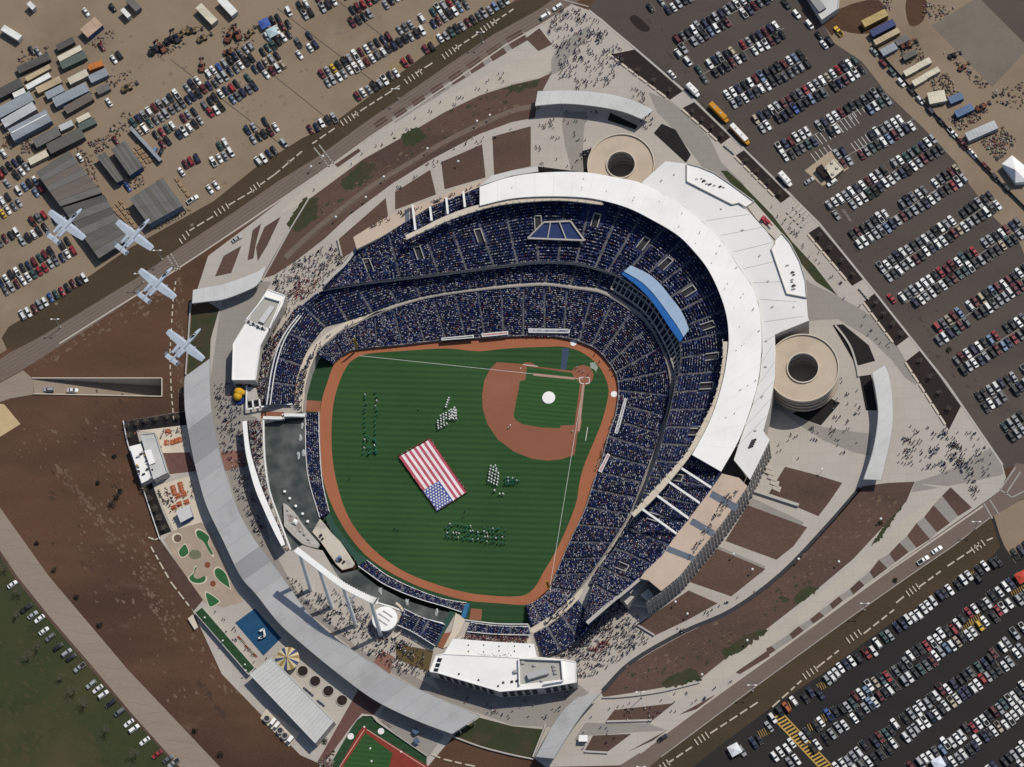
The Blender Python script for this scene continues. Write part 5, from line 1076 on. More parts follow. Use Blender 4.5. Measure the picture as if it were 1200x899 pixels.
# service bay under the tip of the right arm
t = empty('service_bay', W(765, 700, 0), 'open concrete bay with a tilted white panel at the end of the tan concourse', 'structure')
under(pxprism('bay_wall', [(726, 699), (750, 679), (760, 680), (735, 709)], 0, 9.5, M_wall, M_wall), t)
under(pxprism('bay_floor', [(738, 708), (760, 681), (775, 692), (783, 694), (764, 712)], 0, 3, M_conc, M_wall), t)
o = mk('panel', [tuple(W(750, 697, 9)), tuple(W(760, 690, 9)), tuple(W(770, 703, 5)), tuple(W(762, 708, 5))], [(0, 3, 2, 1)], M_paint); under(o, t)
for i in range(6):
    m = MB(); m.bar(W(764+i*2.2, 713-i*2.3, 1+i*1.6), W(777+i*2.2, 697-i*2.3, 1+i*1.6), .5, 1.2); under(m.build('stair_flight', M_conc), t)
# small ballfield at the bottom edge
t = empty('little_ballfield', W(445, 875, 0), 'miniature baseball diamond with red clay and green turf at the bottom edge', 'playing field')
LBF = [(411, 854), (418, 844), (425, 839), (436, 839), (442, 846), (500, 886), (500, 925), (370, 925), (386, 897)]
o_ = pxprism('outer_turf', LBF, 0, .14, MATS['golf_turf'] if 0 else M_turf3, M_conc, None, 0); under(o_, t)
lbf = crop(300, 675, 4, [(505, 700), (520, 716), (530, 726), (830, 905), (830, 990), (370, 990), (390, 895), (480, 735)])
under(pxprism('clay', lbf, .14, .17, mat('red_clay', (.17, .024, .016), (.21, .034, .022), .3)), t)
under(pxprism('infield_turf', crop(300, 675, 4, [(512, 735), (640, 830), (600, 990), (430, 990), (410, 890)]), .17, .2, M_turf2), t)
for a, b in (((427, 855), (398, 899)), ((430, 855), (500, 900))):
    m = MB(); m.bar(W(*a, .2), W(*b, .2), .35, .04); under(m.build('foul_line', mat('pink_line', (.5, .28, .24))), t)
for u, v in ((411, 863), (446.5, 857)):
    m = MB(); p = W(u, v, .17); m.tube((p.x, p.y, .17), (p.x, p.y, .22), 1.4, 1.4, 18); under(m.build('circle', M_paint), t)
for u, v in ((427, 852), (434, 877), (470, 881), (435.5, 892)):
    m = MB(); p = W(u, v, .17); m.box(p.x, p.y, .24, .7, .7, .08, .7); under(m.build('base', M_paint), t)
m = MB()
P = WL(LBF[:6], .5)
for a, b in zip(P[:-1], P[1:]): m.bar(a, b, .3, 1.0)
m.bar(W(411, 854, .5), W(386, 897, .5), .3, 1.0); under(m.build('board_fence', M_conc), t)
sheet('patio', [(442, 842), (452, 826), (520, 862), (500, 890)], L5, M_plazag)
for k, (u, v) in enumerate(((487.5, 857), (488.5, 868.5))): slab('blue_awning', [(u-5, v-1), (u, v-5), (u+4, v+1), (u-1, v+4)], 2.2, 2.5, mat('awning_blue', (.07, .10, .16)), ('upper' if k == 0 else 'lower')+' of two small slate blue awnings near the little ballfield', 'awning')
# big flag held above the outfield
FL = [(467.5, 535.5), (504, 514.5), (547, 577), (512.5, 599)]
z = FZ+1.1; fa, fb, fc, fd = (Vector(W(u, v, z)) for u, v in FL)
mr_, mwt, mbl = mat('flag_red', (.42, .085, .125), (.37, .07, .10), .6), mat('flag_white', (.74, .68, .68), (.68, .62, .62), .6), mat('flag_blue', (.035, .07, .25), (.045, .085, .29), .6)
nu, nv = 26, 24; V = []; F = []; I = []
for i in range(nu+1):
    for j in range(nv+1):
        s, r_ = i/nu, j/nv; p = (fa*(1-s)+fb*s)*(1-r_)+(fd*(1-s)+fc*s)*r_
        V.append((p.x+rnd.uniform(-.12, .12)*(i in (0, nu)), p.y+rnd.uniform(-.12, .12)*(j in (0, nv)), z+.14*math.sin(7*s+5*r_)+.12*math.sin(17*r_-9*s)))
for i in range(nu):
    for j in range(nv):
        F.append((i*(nv+1)+j, i*(nv+1)+j+1, (i+1)*(nv+1)+j+1, (i+1)*(nv+1)+j)); I.append(2 if (j >= 15 and i < 14) else (0 if (i//2) % 2 == 0 else 1))
F = [q[::-1] for q in F] if np.cross(np.array(V[F[0][1]])-np.array(V[F[0][0]]), np.array(V[F[0][2]])-np.array(V[F[0][1]]))[2] < 0 else F
mb = MB(); mb.v, mb.f, mb.m = V, F, I
for rr in range(9):
    for k in range(6 if rr % 2 == 0 else 5):
        s = (.5+k+(0 if rr % 2 == 0 else .5))/6.2*(14/26); r_ = 15.0/24+(rr+.6)/9.4*(9/24); p = (fa*(1-s)+fb*s)*(1-r_)+(fd*(1-s)+fc*s)*r_; c = []
        for q in range(10):
            a = 2*math.pi*q/10; R_ = .62 if q % 2 == 0 else .26; c.append((p.x+R_*math.cos(a), p.y+R_*math.sin(a), z+.14*math.sin(7*s+5*r_)+.12*math.sin(17*r_-9*s)+.07))
        mb.add(c, [tuple(range(10))], 1)
o = mb.build('giant_flag', [mr_, mwt, mbl]); rebase(o); tag(o, 'giant red and white striped flag with starred blue corner stretched over the outfield', 'flag')

# ------------------------------------------------------------------ four grey aircraft in formation, well above the ground
M_jet = mat('aircraft_grey', (.34, .39, .455), (.42, .47, .535), .45, rough=.75, spec=.15); M_jetd = mat('aircraft_dark', (.24, .28, .33), (.28, .32, .37), .4, rough=.5)
def wing(pts, th):
    """pts: (x_lead, x_trail, y, z) stations"""
    secs = []
    for xl, xt, y, z in pts:
        c = xl-xt; secs.append([(xl, y, z), (xl-c*.3, y, z+th*c*.09), (xt, y, z), (xl-c*.4, y, z-th*c*.05)])
    return secs
def aircraft(label):
    t = empty('attack_aircraft', (0, 0, 0), label, 'aircraft', 'grey aircraft flying in formation')
    m = MB(); prof = [(8.3, .05, .05, -.15), (7.8, .4, .35, -.1), (6.5, .62, .62, 0), (4.5, .72, .8, .05), (2, .78, .85, .05), (-1, .72, .8, .05), (-4, .55, .62, .15), (-6.5, .32, .4, .3), (-7.6, .15, .2, .35)]
    m.loft([[(x, ry*math.cos(a), z0+rz*math.sin(a)) for a in np.linspace(0, 2*math.pi, 11)[:-1]] for x, ry, rz, z0 in prof]); m.build('fuselage', M_jet, t, True)
    for s in (1, -1):
        m = MB(); m.loft(wing([(1.7, -1.5, s*.6, -.35), (1.7, -1.5, s*3.2, -.35), (1.35, -1.05, s*7.9, .1), (1.1, -.8, s*8.75, -.05)], 1.3)); m.build('wing', M_jet, t)
        m = MB(); m.tube((-2.0, s*1.35, 1.15), (-5.2, s*1.35, 1.25), .72, .5, 12); m.tube((-2.0, s*1.35, 1.15), (-1.7, s*1.35, 1.15), .72, .62, 12); m.build('engine_pod', M_jet, t)
        m = MB(); m.box(-3.4, s*.75, .85, 1.8, .9, .35); m.build('engine_pylon', M_jetd, t)
        m = MB(); m.loft([[(-5.9, s*2.75, z-.0), (-6.9, s*2.75+.0, z), (-7.9+dz, s*2.75, z), (-6.9, s*2.75+.14*s, z)] for z, dz in ((-.1, 0), (1.2, .15), (2.3, .6))]); m.build('tail_fin', M_jet, t)
        m = MB(); m.loft(wing([(-5.9, -7.8, 0, .38), (-6.0, -7.8, s*2.9, .38)], .8)); m.build('tailplane', M_jet, t)
        m = MB(); m.tube((2.2, s*2.9, -.75), (-1.4, s*2.9, -.7), .32, .26, 8); m.build('wheel_pod', M_jetd, t)
        for yy in (4.3, 5.6, 6.8):
            m = MB(); m.tube((1.4, s*yy, -.75), (-.8, s*yy, -.75), .17, .1, 6); m.box(.2, s*yy, -.5, 1.2, .08, .4); m.build('store', M_jetd, t)
    m = MB(); m.loft([[(x, ry*math.cos(a), .55+rz*math.sin(a)) for a in np.linspace(0, 2*math.pi, 9)[:-1]] for x, ry, rz in ((5.9, .1, .1), (5.2, .42, .5), (4.2, .46, .62), (3.2, .3, .45), (2.6, .1, .2))]); m.build('canopy_glass', M_glass, t, True)
    m = MB(); m.tube((8.2, -.1, -.25), (9.0, -.1, -.28), .16, .13, 6); m.build('gun_barrel', M_dark, t)
    return t
def place_air(t, u, v, h=262):
    p = W(u, v, h); n = W(u+35, v-39, h); d = (n-p); t.location = p; t.rotation_euler = (0, 0, math.atan2(d.y, d.x))
j0 = aircraft('grey straight winged twin engined aircraft, topmost and furthest left of the formation of four'); 
spots = [((78, 264), None), ((157.5, 276), 'grey straight winged twin engined aircraft, second of four, over the dark shed corner'), ((184, 333), 'grey straight winged twin engined aircraft, third of four, over the road'), ((217, 405), 'grey straight winged twin engined aircraft, lowest of four, beside the tip of the long canopy')]
for (p, lab) in spots:
    o = j0 if lab is None else dup(j0)
    place_air(o, *p)
    if lab: o['label'] = lab
# ------------------------------------------------------------------ yards: sheds, containers, trailers
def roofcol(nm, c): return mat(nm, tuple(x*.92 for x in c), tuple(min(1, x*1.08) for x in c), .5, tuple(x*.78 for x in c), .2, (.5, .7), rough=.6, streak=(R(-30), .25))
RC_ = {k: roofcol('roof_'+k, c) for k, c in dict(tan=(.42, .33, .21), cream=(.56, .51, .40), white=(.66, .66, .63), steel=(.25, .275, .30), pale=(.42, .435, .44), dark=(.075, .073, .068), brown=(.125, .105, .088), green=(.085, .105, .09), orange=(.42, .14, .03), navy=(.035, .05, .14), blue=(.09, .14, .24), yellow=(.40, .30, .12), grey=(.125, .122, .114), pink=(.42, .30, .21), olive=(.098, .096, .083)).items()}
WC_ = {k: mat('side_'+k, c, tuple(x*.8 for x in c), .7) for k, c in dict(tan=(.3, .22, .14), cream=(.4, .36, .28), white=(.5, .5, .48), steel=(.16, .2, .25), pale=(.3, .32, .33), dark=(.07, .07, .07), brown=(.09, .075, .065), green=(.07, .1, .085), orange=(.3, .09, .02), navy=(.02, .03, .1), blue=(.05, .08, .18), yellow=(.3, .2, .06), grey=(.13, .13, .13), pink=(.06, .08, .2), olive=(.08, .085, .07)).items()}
def shed(name, label, a, b, wpx, z, col, cat, ribs=1.6, door=True, ridge=0, side=None, wheels=0, group=None):
    """a,b: ends of the long axis at roof height in photo points; wpx: width in photo points"""
    A, B = W(*a, z), W(*b, z); d = B-A; L = d.length; ang = math.atan2(d.y, d.x); wd = wpx*.385; c = (A+B)/2; c.z = 0
    t = empty(name, c, label, cat, group); t.rotation_euler[2] = ang; base = .9 if wheels else 0
    mw, mt_ = WC_[side or col], RC_[col]
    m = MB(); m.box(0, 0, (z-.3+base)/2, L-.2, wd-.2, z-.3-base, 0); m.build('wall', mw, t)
    m = MB()
    if ridge: m.loft([[(x, -wd/2, z-.3), (x, wd/2, z-.3), (x, wd/2*.05, z-.1+ridge), (x, -wd/2*.05, z-.1+ridge)] for x in (-L/2, L/2)])
    else: m.box(0, 0, z-.15, L, wd, .3)
    m.build('roof', mt_, t)
    if ribs:
        m = MB()
        for k in range(1, int(L/ribs)):
            x = -L/2+k*ribs
            if ridge:
                for s in (-1, 1): m.bar((x, s*wd/2, z-.26), (x, 0, z-.06+ridge), .12, .1)
            else: m.box(x, 0, z+.03, .14, wd-.1, .08)
        tag(m.build('roof_rib', mt_, t), kind='stuff')
    if door:
        for s in (-.22, .22): m = MB(); m.box(-L/2+.05, s*wd, (z+base)/2, .12, wd*.4, (z-base)*.75); m.build('door', mt_, t)
    for i in range(wheels):
        for s in (-1, 1): m = MB(); x = -L/2+1.3+i*1.25; m.tube((x, s*(wd/2-.35), .5), (x, s*wd/2, .5), .5, .5, 10); m.build('wheel', M_tyre, t)
    if wheels: m = MB(); m.box(L/2-2.5, 0, .45, .3, wd*.5, .9); m.build('landing_leg', M_dark, t)
    return t
def q4(x): return x/4
def C0(p): return (p[0]/4, p[1]/4)
def C9(p): return (900+p[0]/4, p[1]/4)
YARD = [  # crop points, width, height, colour, kind, label
 ((393, 157), (463, 98), 62, 4.2, 'pink', 'container', 'large pinkish tan roofed container block with blue sides standing alone in the yard'),
 ((266, 225), (345, 185), 34, 3, 'dark', 'container', 'dark grey container just below the pinkish tan container block'),
 ((82, 330), (230, 262), 40, 3, 'dark', 'container', 'long dark weathered container at the upper left of the storage rows'),
 ((122, 372), (234, 310), 26, 2.8, 'tan', 'container', 'tan container beside the long dark one in the storage rows'),
 ((124, 410), (234, 350), 28, 2.8, 'white', 'container', 'long white container between two tan ones in the storage rows'),
 ((172, 425), (284, 370), 36, 2.9, 'tan', 'container', 'broad tan container right of the long white one'),
 ((62, 448), (116, 422), 28, 2.8, 'white', 'container', 'short white container at the left end of the white row'),
 ((274, 278), (380, 222), 30, 2.8, 'cream', 'container', 'cream container against the green one below the tan container block'),
 ((285, 308), (400, 254), 42, 3.2, 'green', 'container', 'green roofed container below the cream container'),
 ((414, 318), (480, 294), 32, 2.9, 'orange', 'container', 'bright orange container near the middle of the yard'),
 ((322, 382), (410, 338), 38, 2.9, 'cream', 'container', 'cream container left of the bright orange one'),
 ((420, 372), (502, 334), 44, 3, 'steel', 'container', 'blue grey flat roofed unit under the bright orange container'),
 ((455, 430), (512, 402), 36, 2.7, 'grey', 'container', 'small grey unit below the blue grey flat roofed unit'),
 ((252, 480), (408, 404), 52, 4, 'steel', 'shed', 'long steel blue shed in the middle of the storage rows'),
 ((216, 450), (296, 410), 40, 3, 'steel', 'shed', 'shorter steel shed tucked beside the long steel blue one'),
 ((306, 518), (430, 448), 44, 3.2, 'brown', 'shed', 'brownish grey weathered shed right of the long steel blue one'),
 ((-20, 445), (100, 382), 50, 4, 'dark', 'shed', 'dark grey shed cut off by the left edge above the steel rows'),
 ((-20, 535), (148, 446), 56, 4.2, 'steel', 'shed', 'steel roofed shed reaching the left edge, uppermost of the big steel rows'),
 ((14, 580), (162, 494), 48, 4.2, 'pale', 'shed', 'palest long shed in the big steel rows'),
 ((50, 632), (228, 538), 70, 4.8, 'steel', 'shed', 'widest steel shed with a white ridge line in the big steel rows'),
 ((160, 672), (276, 610), 52, 4, 'grey', 'shed', 'grey shed directly below the widest steel one'),
 ((226, 698), (386, 618), 58, 4.4, 'olive', 'shed', 'olive grey shed above the huge striped shed roof'),
 ((280, 602), (340, 574), 32, 2.8, 'pale', 'container', 'pale grey container beside the olive grey shed'),
 ((136, 760), (222, 716), 36, 2.8, 'cream', 'container', 'cream container at the left end of the olive grey shed'),
 ((362, 566), (420, 536), 28, 2.7, 'cream', 'container', 'small cream container beside the dark green unit'),
 ((370, 598), (446, 562), 38, 2.6, 'green', 'container', 'dark green unit with clutter on top right of the small cream container'),
 ((382, 160), (382, 161), 0, 0, '', '', ''),
 ((610, 596), (752, 752), 16, 3.2, 'steel', 'container', 'narrow steel blue row of boxes standing along the edge of the parked cars')]
for a, b, w_, z, col, kind, lab in YARD:
    if not kind: continue
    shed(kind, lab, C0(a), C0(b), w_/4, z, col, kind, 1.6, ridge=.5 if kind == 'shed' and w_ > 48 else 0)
t_ = [o for o in C.objects if o.get('label', '').startswith('widest steel')][0]; m = MB(); m.box(0, .4, 5.25, 18, .5, .25); m.build('ridge_cap', M_paint, t_)
SEMI = [((12, 128), (94, 178), 32, 'white', 'white box trailer parked alone at the left edge near the top'), ((600, -6), (650, 44), 34, 'grey', 'grey box trailer at the top edge right of the tan container block'), ((930, 26), (1006, 104), 38, 'cream', 'cream box trailer, left of the two long trailers near the top'), ((1032, -8), (1100, 64), 38, 'white', 'white box trailer, right of the two long trailers near the top'), ((572, 42), (606, 78), 22, 'white', 'short white box trailer beside the grey one at the top edge'), ((132, 12), (160, 38), 24, 'white', 'small white trailer at the top left corner')]
for a, b, w_, col, lab in SEMI: shed('box_trailer', lab, C0(a), C0(b), w_/4, 4, col, 'trailer', 0, wheels=2)
Y2 = [((446, 112), (556, 56), 38, 3.6, 'yellow', 'yellow topped trailer, first of the three side by side beyond the car park'), ((484, 158), (592, 102), 36, 3.6, 'navy', 'navy blue trailer in the middle of the three side by side'), ((500, 200), (614, 140), 28, 3.4, 'tan', 'tan trailer, last of the three side by side beyond the car park'),
      ((532, 248), (600, 212), 38, 2.8, 'steel', 'blue grey container next to the fence below the three trailers'), ((600, 202), (656, 172), 34, 2.6, 'grey', 'grey container touching the blue grey one'), ((634, 272), (696, 240), 28, 2.6, 'olive', 'olive container above the pair of cream boxes'),
      ((640, 346), (700, 314), 30, 2.7, 'cream', 'cream container, lower left of the group of four cream boxes'), ((700, 312), (762, 280), 30, 2.7, 'cream', 'cream container, upper left of the group of four cream boxes'), ((680, 392), (740, 358), 30, 2.7, 'cream', 'cream container, lower right of the group of four cream boxes'), ((740, 356), (802, 322), 28, 2.7, 'cream', 'cream container, upper right of the group of four cream boxes'),
      ((752, 462), (832, 446), 58, 3.2, 'cream', 'square cream roofed site office beyond the fence'), ((850, 472), (912, 446), 36, 2.8, 'blue', 'blue container right of the square site office'), ((880, 536), (960, 498), 36, 2.8, 'blue', 'longer blue container below the other blue one'), ((932, 642), (1070, 582), 44, 3.4, 'pale', 'long pale shed beyond the fence near the rubble pile')]
for a, b, w_, z, col, lab in Y2: shed('container' if 'shed' not in lab and 'office' not in lab else 'shed', lab, C9(a), C9(b), w_/4, z, col, 'container' if 'shed' not in lab and 'office' not in lab else 'shed', 1.6)
t = empty('marquee', W(1190, 200, 0), 'big white peaked tent at the right edge beside the parked cars', 'tent')
mq = [(1174, 192), (1186, 182), (1204, 197), (1204, 213), (1190, 214)]; wq = WL(mq, 4); cq = W(1190, 199, 7.5); m = MB()
m.add([tuple(p) for p in wq]+[tuple(cq)], [(4, i, (i+1) % 5)[::-1] if False else (i, (i+1) % 5, 5) for i in range(5)] if False else [(i, (i+1) % 5, 5) for i in range(5)]); 
m.f[:] = [tuple(x) for x in ([(0, 1, 6), (1, 2, 6), (2, 3, 6), (3, 4, 6), (4, 0, 6)])] if False else [((i+1) % 5, i, 5) for i in range(5)]
under(m.build('roof', M_white), t); under(prism('wall', inset(wq, .3), 0, 3.9, M_white), t)
# big sheds with roofs in long strips
def striproof(label, px, z, cols, along, nstrip, wallcol='dark', edge=None):
    w = WL(px, z); t = empty('warehouse', (sum(p.x for p in w)/4, sum(p.y for p in w)/4, 0), label, 'warehouse')
    under(prism('wall', inset(w, .3), 0, z-.5, WC_[wallcol]), t)
    a, b, c, d = (Vector(p) for p in w)
    for k in range(nstrip):
        f0, f1 = k/nstrip, (k+1)/nstrip-.004
        p = [a.lerp(d, f0), b.lerp(c, f0), b.lerp(c, f1), a.lerp(d, f1)] if along else [a.lerp(b, f0), a.lerp(b, f1), d.lerp(c, f1), d.lerp(c, f0)]
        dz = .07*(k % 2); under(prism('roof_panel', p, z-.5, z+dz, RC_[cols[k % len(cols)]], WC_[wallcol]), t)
    return t
striproof('huge shed with dark striped roof, upper half of the long pair', [(42, 202), (80.6, 176.5), (120, 226), (71, 242)], 6, ['olive', 'grey', 'brown', 'grey', 'brown', 'brown', 'grey'], True, 7)
striproof('huge shed with dark striped roof, lower half of the long pair', [(73, 243.5), (122, 228), (152, 280), (116, 303)], 5.6, ['dark', 'grey', 'dark', 'grey', 'olive', 'olive', 'grey'], True, 7)
striproof('dark grey shed with a bright blue end wall beside lumber stacks', [(130, 175), (146.6, 164.6), (167.7, 195), (152, 206)], 5, ['olive', 'grey'], False, 6, 'blue')
striproof('narrow dark shed between the blue ended shed and the huge shed', [(112.6, 183), (123, 178), (145, 210.5), (137, 214)], 4.5, ['grey', 'olive'], False, 4, 'blue')
striproof('square grey shed with panelled roof at the edge of the verge', [(152, 233), (190.6, 207.7), (214.5, 240.7), (174, 263)], 6, ['grey', 'olive', 'grey'], False, 9, 'steel')
for i, (a, b) in enumerate((((158, 172), (174, 192)), ((161, 170), (178, 191)), ((155, 176), (170, 197)), ((136, 238), (160, 268)), ((139, 234), (154, 252)), ((128, 240), (150, 262)), ((205, 208), (222, 232)), ((195, 215), (198, 226)))):
    t = empty('timber_stack', W(*a, 0), ['longest row of brown boards beside the blue ended shed', 'outermost row of brown boards beside the blue ended shed', 'innermost row of brown boards beside the blue ended shed', 'row of boards between the lower huge shed and the square shed', 'short row of boards near the corner of the lower huge shed', 'row of boards along the wall of the lower huge shed', 'row of boards along the right side of the square shed', 'tiny pile of boards above the square shed'][i], 'timber', 'timber stacks in the yard')
    p, q = W(*a, 0), W(*b, 0); d = (q-p); L = d.length; d.normalize(); n_v = Vector((-d.y, d.x, 0)); k = int(L/2.6)
    for j in range(k):
        m = MB(); e = p+d*(j+.5)*L/k
        for s in (-.35, .1, .5): m.bar(e-d*1.2+n_v*s+Vector((0, 0, .4)), e+d*1.2+n_v*(s+rnd.uniform(-.15, .15))+Vector((0, 0, .4)), .35, .7)
        under(m.build('board_bundle', mat('timber', (.26, .17, .10), (.34, .24, .15), .7)), t)
# toll booth island and the office block with units on its roof
t, w = building('ticket_office', 'cream flat roofed ticket office on a tan kerbed island among parked cars', [(966, 196), (978, 186), (989, 198), (975, 210)], 3.6, RC_['cream'], WC_['tan'], parapet=.3)
sheet('island_paving', [(943, 200), (973, 177), (995, 197), (964, 218)], L5, mat('tan_paving', (.33, .265, .19), (.38, .31, .225), .2))
under(pxprism('dark_annex', [(956, 197), (963, 192), (971, 204), (966, 209)], 0, 3.0, M_mulch, M_dark), t)
for u, v in ((968, 198), (975, 191), (981, 197), (976, 204)): m = MB(); p = W(u, v, 3.6); m.box(p.x, p.y, 4, 1.2, 1, .8); under(m.build('roof_unit', M_conc), t)
t, w = building('office_building', 'pale flat roofed building with a long roof unit at the top edge', [(935, -22), (985, -22), (983, 10), (963, 24)], 5, M_pmetal, M_wall)
under(pxprism('roof_unit', [(947, -3), (955, -7), (968, 9), (960, 14)], 5, 6.6, M_metald, M_dark), t)
sheet('soil_yard', [(962, 25), (984, 10), (998, 16), (990, 24), (975, 42)], L5, M_dirt)
# earth movers and lifts
M_ora = mat('machine_orange', (.22, .085, .05), (.17, .07, .045), .8); M_yel = mat('machine_yellow', (.26, .18, .085), (.2, .14, .07), .8)
def machine(u, v, ang, m1, label, arm=1, s=1.0):
    t = empty('loader', W(u, v, 0), label, 'digger'); t.rotation_euler[2] = ang; t.scale = (s, s, s)
    m = MB(); m.loft([[(x, -1, .7), (x, 1, .7), (x, .85, z), (x, -.85, z)] for x, z in ((-2.4, 1.4), (-1.2, 2.1), (.2, 1.7), (1.4, 1.3))]); m.build('chassis', m1, t)
    m = MB(); m.loft([[(-.9, -.7, 1.8), (.5, -.7, 1.8), (.5, .7, 1.8), (-.9, .7, 1.8)], [(-.7, -.6, 2.9), (.2, -.6, 2.9), (.2, .6, 2.9), (-.7, .6, 2.9)]]); m.build('cab', M_glass, t)
    for x in (-1.5, 1.0):
        for y in (-1.1, 1.1): m = MB(); m.tube((x, y-.25, .65), (x, y+.25, .65), .65, .65, 10); m.build('wheel', M_tyre, t)
    m = MB(); m.bar((-.6, .3, 1.9), (2.6, .3, 3.0 if arm == 1 else 1.2), .35, .45); m.bar((2.6, .3, 3.0 if arm == 1 else 1.2), (4.0, .3, .9), .3, .35); m.build('arm', m1, t)
    m = MB(); m.loft([[(3.8, -1+.3, .2), (4.6, -.7, .2), (4.6, -.7, .35), (3.8, -.7, 1.0)], [(3.8, 1.3, .2), (4.6, 1.3, .2), (4.6, 1.3, .35), (3.8, 1.3, 1.0)]]); m.build('bucket', M_dark, t)
    return t
for i, (u, v, a, mm, lab, s) in enumerate(((182, 60, .6, M_dark, 'dark loader at the left end of the cluster of parked machines', 1.3), (190, 57, 2.2, M_ora, 'rusty loader beside the dark one at the left of the machine cluster', 1.2), (201, 48, .4, M_dark, 'dark loader in the middle of the machine cluster', 1.3), (207, 45, 2.0, M_dark, 'dark loader at the right of the machine cluster', 1.2), (214, 40, .8, M_yel, 'yellowish digger right of the dark machine cluster', 1.0), (226, 37, .2, M_yel, 'tan digger with its bucket out right of the machine cluster', 1.1), (238, 46, .5, M_yel, 'pale yellow digger with long arm in the open yard', 1.1), (269, 44, 1.2, M_ora, 'orange lift, left of the pair near the long cars row', 1.3), (279, 41, 1.9, M_ora, 'orange lift, right of the pair near the long cars row', 1.3), (268, 62, .3, M_ora, 'orange lift standing closest to the row of cars', 1.0), (237, 79, 1.6, M_ora, 'reddish white lift standing next to the bright blue car', 1.1), (150, 104, .5, M_yel, 'yellow loader in the open yard right of the storage rows', 1.2), (293, 40, .9, M_yel, 'yellow digger at the right end of the orange lifts', 1.0), (1117, 66, .3, M_dark, 'dark digger by the grey slab beyond the fence', .9), (1128, 80, .6, M_ora, 'rusty digger by the grey slab beyond the fence', .9), (1063, 54, .4, M_ora, 'red flatbed loader between the containers beyond the fence', 1.2), (1150, 127, .5, M_ora, 'rusty loader right of the longer blue container', 1.1))):
    machine(u, v, a, mm, lab, i % 2, s)
# loose yard clutter: too mixed to count
def clutter(name, px, n, cols, smin=.4, smax=1.6, h=.8):
    P = WL(px, 0); xs = [p.x for p in P]; ys = [p.y for p in P]; k = 0; pos = []
    from mathutils.geometry import intersect_point_tri_2d
    def inside(x, y):
        c = False; j = len(P)-1
        for i in range(len(P)):
            if (P[i].y > y) != (P[j].y > y) and x < (P[j].x-P[i].x)*(y-P[i].y)/(P[j].y-P[i].y)+P[i].x: c = not c
            j = i
        return c
    while len(pos) < n and k < n*40:
        k += 1; x, y = rnd.uniform(min(xs), max(xs)), rnd.uniform(min(ys), max(ys))
        if inside(x, y): pos.append((x, y))
    V, F, K = [], [], []
    for x, y in pos:
        a = rnd.uniform(0, 3.1); lx, ly, lz = rnd.uniform(smin, smax)**1.0*rnd.uniform(.5, 1), rnd.uniform(smin*.6, smax*.45), rnd.uniform(.2, h); b = len(V)
        V += boxv(x, y, lz/2, lx, ly, lz, a); F += [tuple(i+b for i in q) for q in BOXF]; c = cols[rnd.randrange(len(cols))]; K += [[q*rnd.uniform(.75, 1.2) for q in c]]*6
    np_mesh(name, np.array(V), np.array(F), np.array(K), M_attcar)
CL = [(.17, .12, .08), (.06, .05, .045), (.3, .27, .23), (.12, .09, .065), (.2, .165, .13), (.03, .03, .03), (.16, .06, .04), (.09, .07, .055)]
for px, n in (([(20, 60), (58, 55), (60, 65), (22, 75)], 25), ([(100, 40), (135, 35), (132, 50), (100, 58)], 40), ([(5, 150), (22, 155), (20, 175), (3, 175)], 60), ([(25, 165), (42, 160), (42, 178), (25, 180)], 60), ([(88, 170), (106, 182), (118, 225), (108, 215)], 60), ([(103, 165), (125, 160), (128, 175), (108, 182)], 60), ([(125, 90), (155, 82), (155, 95), (120, 108)], 40), ([(85, 95), (110, 110), (105, 125), (95, 122)], 40), ([(145, 130), (170, 140), (140, 160), (110, 175)], 60), ([(175, 55), (215, 38), (218, 52), (188, 68)], 80), ([(150, 205), (165, 200), (172, 215), (150, 226)], 40), ([(180, 262), (220, 240), (225, 246), (185, 270)], 50), ([(260, 30), (300, 35), (300, 60), (262, 70)], 60),
               ([(1050, 55), (1075, 45), (1085, 70), (1060, 75)], 60), ([(1085, 85), (1110, 85), (1125, 110), (1100, 125)], 160), ([(1110, 140), (1155, 120), (1160, 132), (1125, 155)], 140), ([(1147, 165), (1175, 148), (1192, 165), (1170, 190)], 220), ([(1078, 0), (1120, 10), (1100, 25), (1082, 20)], 60), ([(1110, 60), (1160, 100), (1150, 105), (1105, 62)], 60), ([(1160, 108), (1200, 95), (1200, 130), (1170, 122)], 60), ([(1035, -5), (1045, -5), (1045, 12), (1036, 12)], 30), ([(372, 890), (392, 880), (390, 900), (372, 902)], 60), ([(150, 505), (222, 500), (222, 512), (165, 520)], 12), ([(184, 575), (196, 570), (205, 590), (192, 592)], 40)):
    clutter('yard_clutter', px, n, CL, .4, 1.7)
clutter('red_debris', [(1152, 168), (1162, 160), (1172, 168), (1158, 178)], 40, [(.25, .05, .04), (.3, .27, .25)], .4, 1.4)
# fence along the row of parked cars, with posts
t = empty('site_fence', W(1100, 140, 0), 'long dark mesh fence between the tan lane and the storage yard', 'fence')
fp = WL([(1020, 40), (1030, 62), (1055, 90), (1080, 118), (1105, 145), (1130, 172), (1155, 198), (1185, 228), (1215, 258)], 0)
for a, b in zip(fp[:-1], fp[1:]):
    m = MB(); m.bar(a+Vector((0, 0, 1)), b+Vector((0, 0, 1)), .15, 1.9); under(m.build('fence_panel', M_dark), t); m = MB(); m.box(a.x, a.y, 1.1, .3, .3, 2.2); under(m.build('post', M_dark), t)
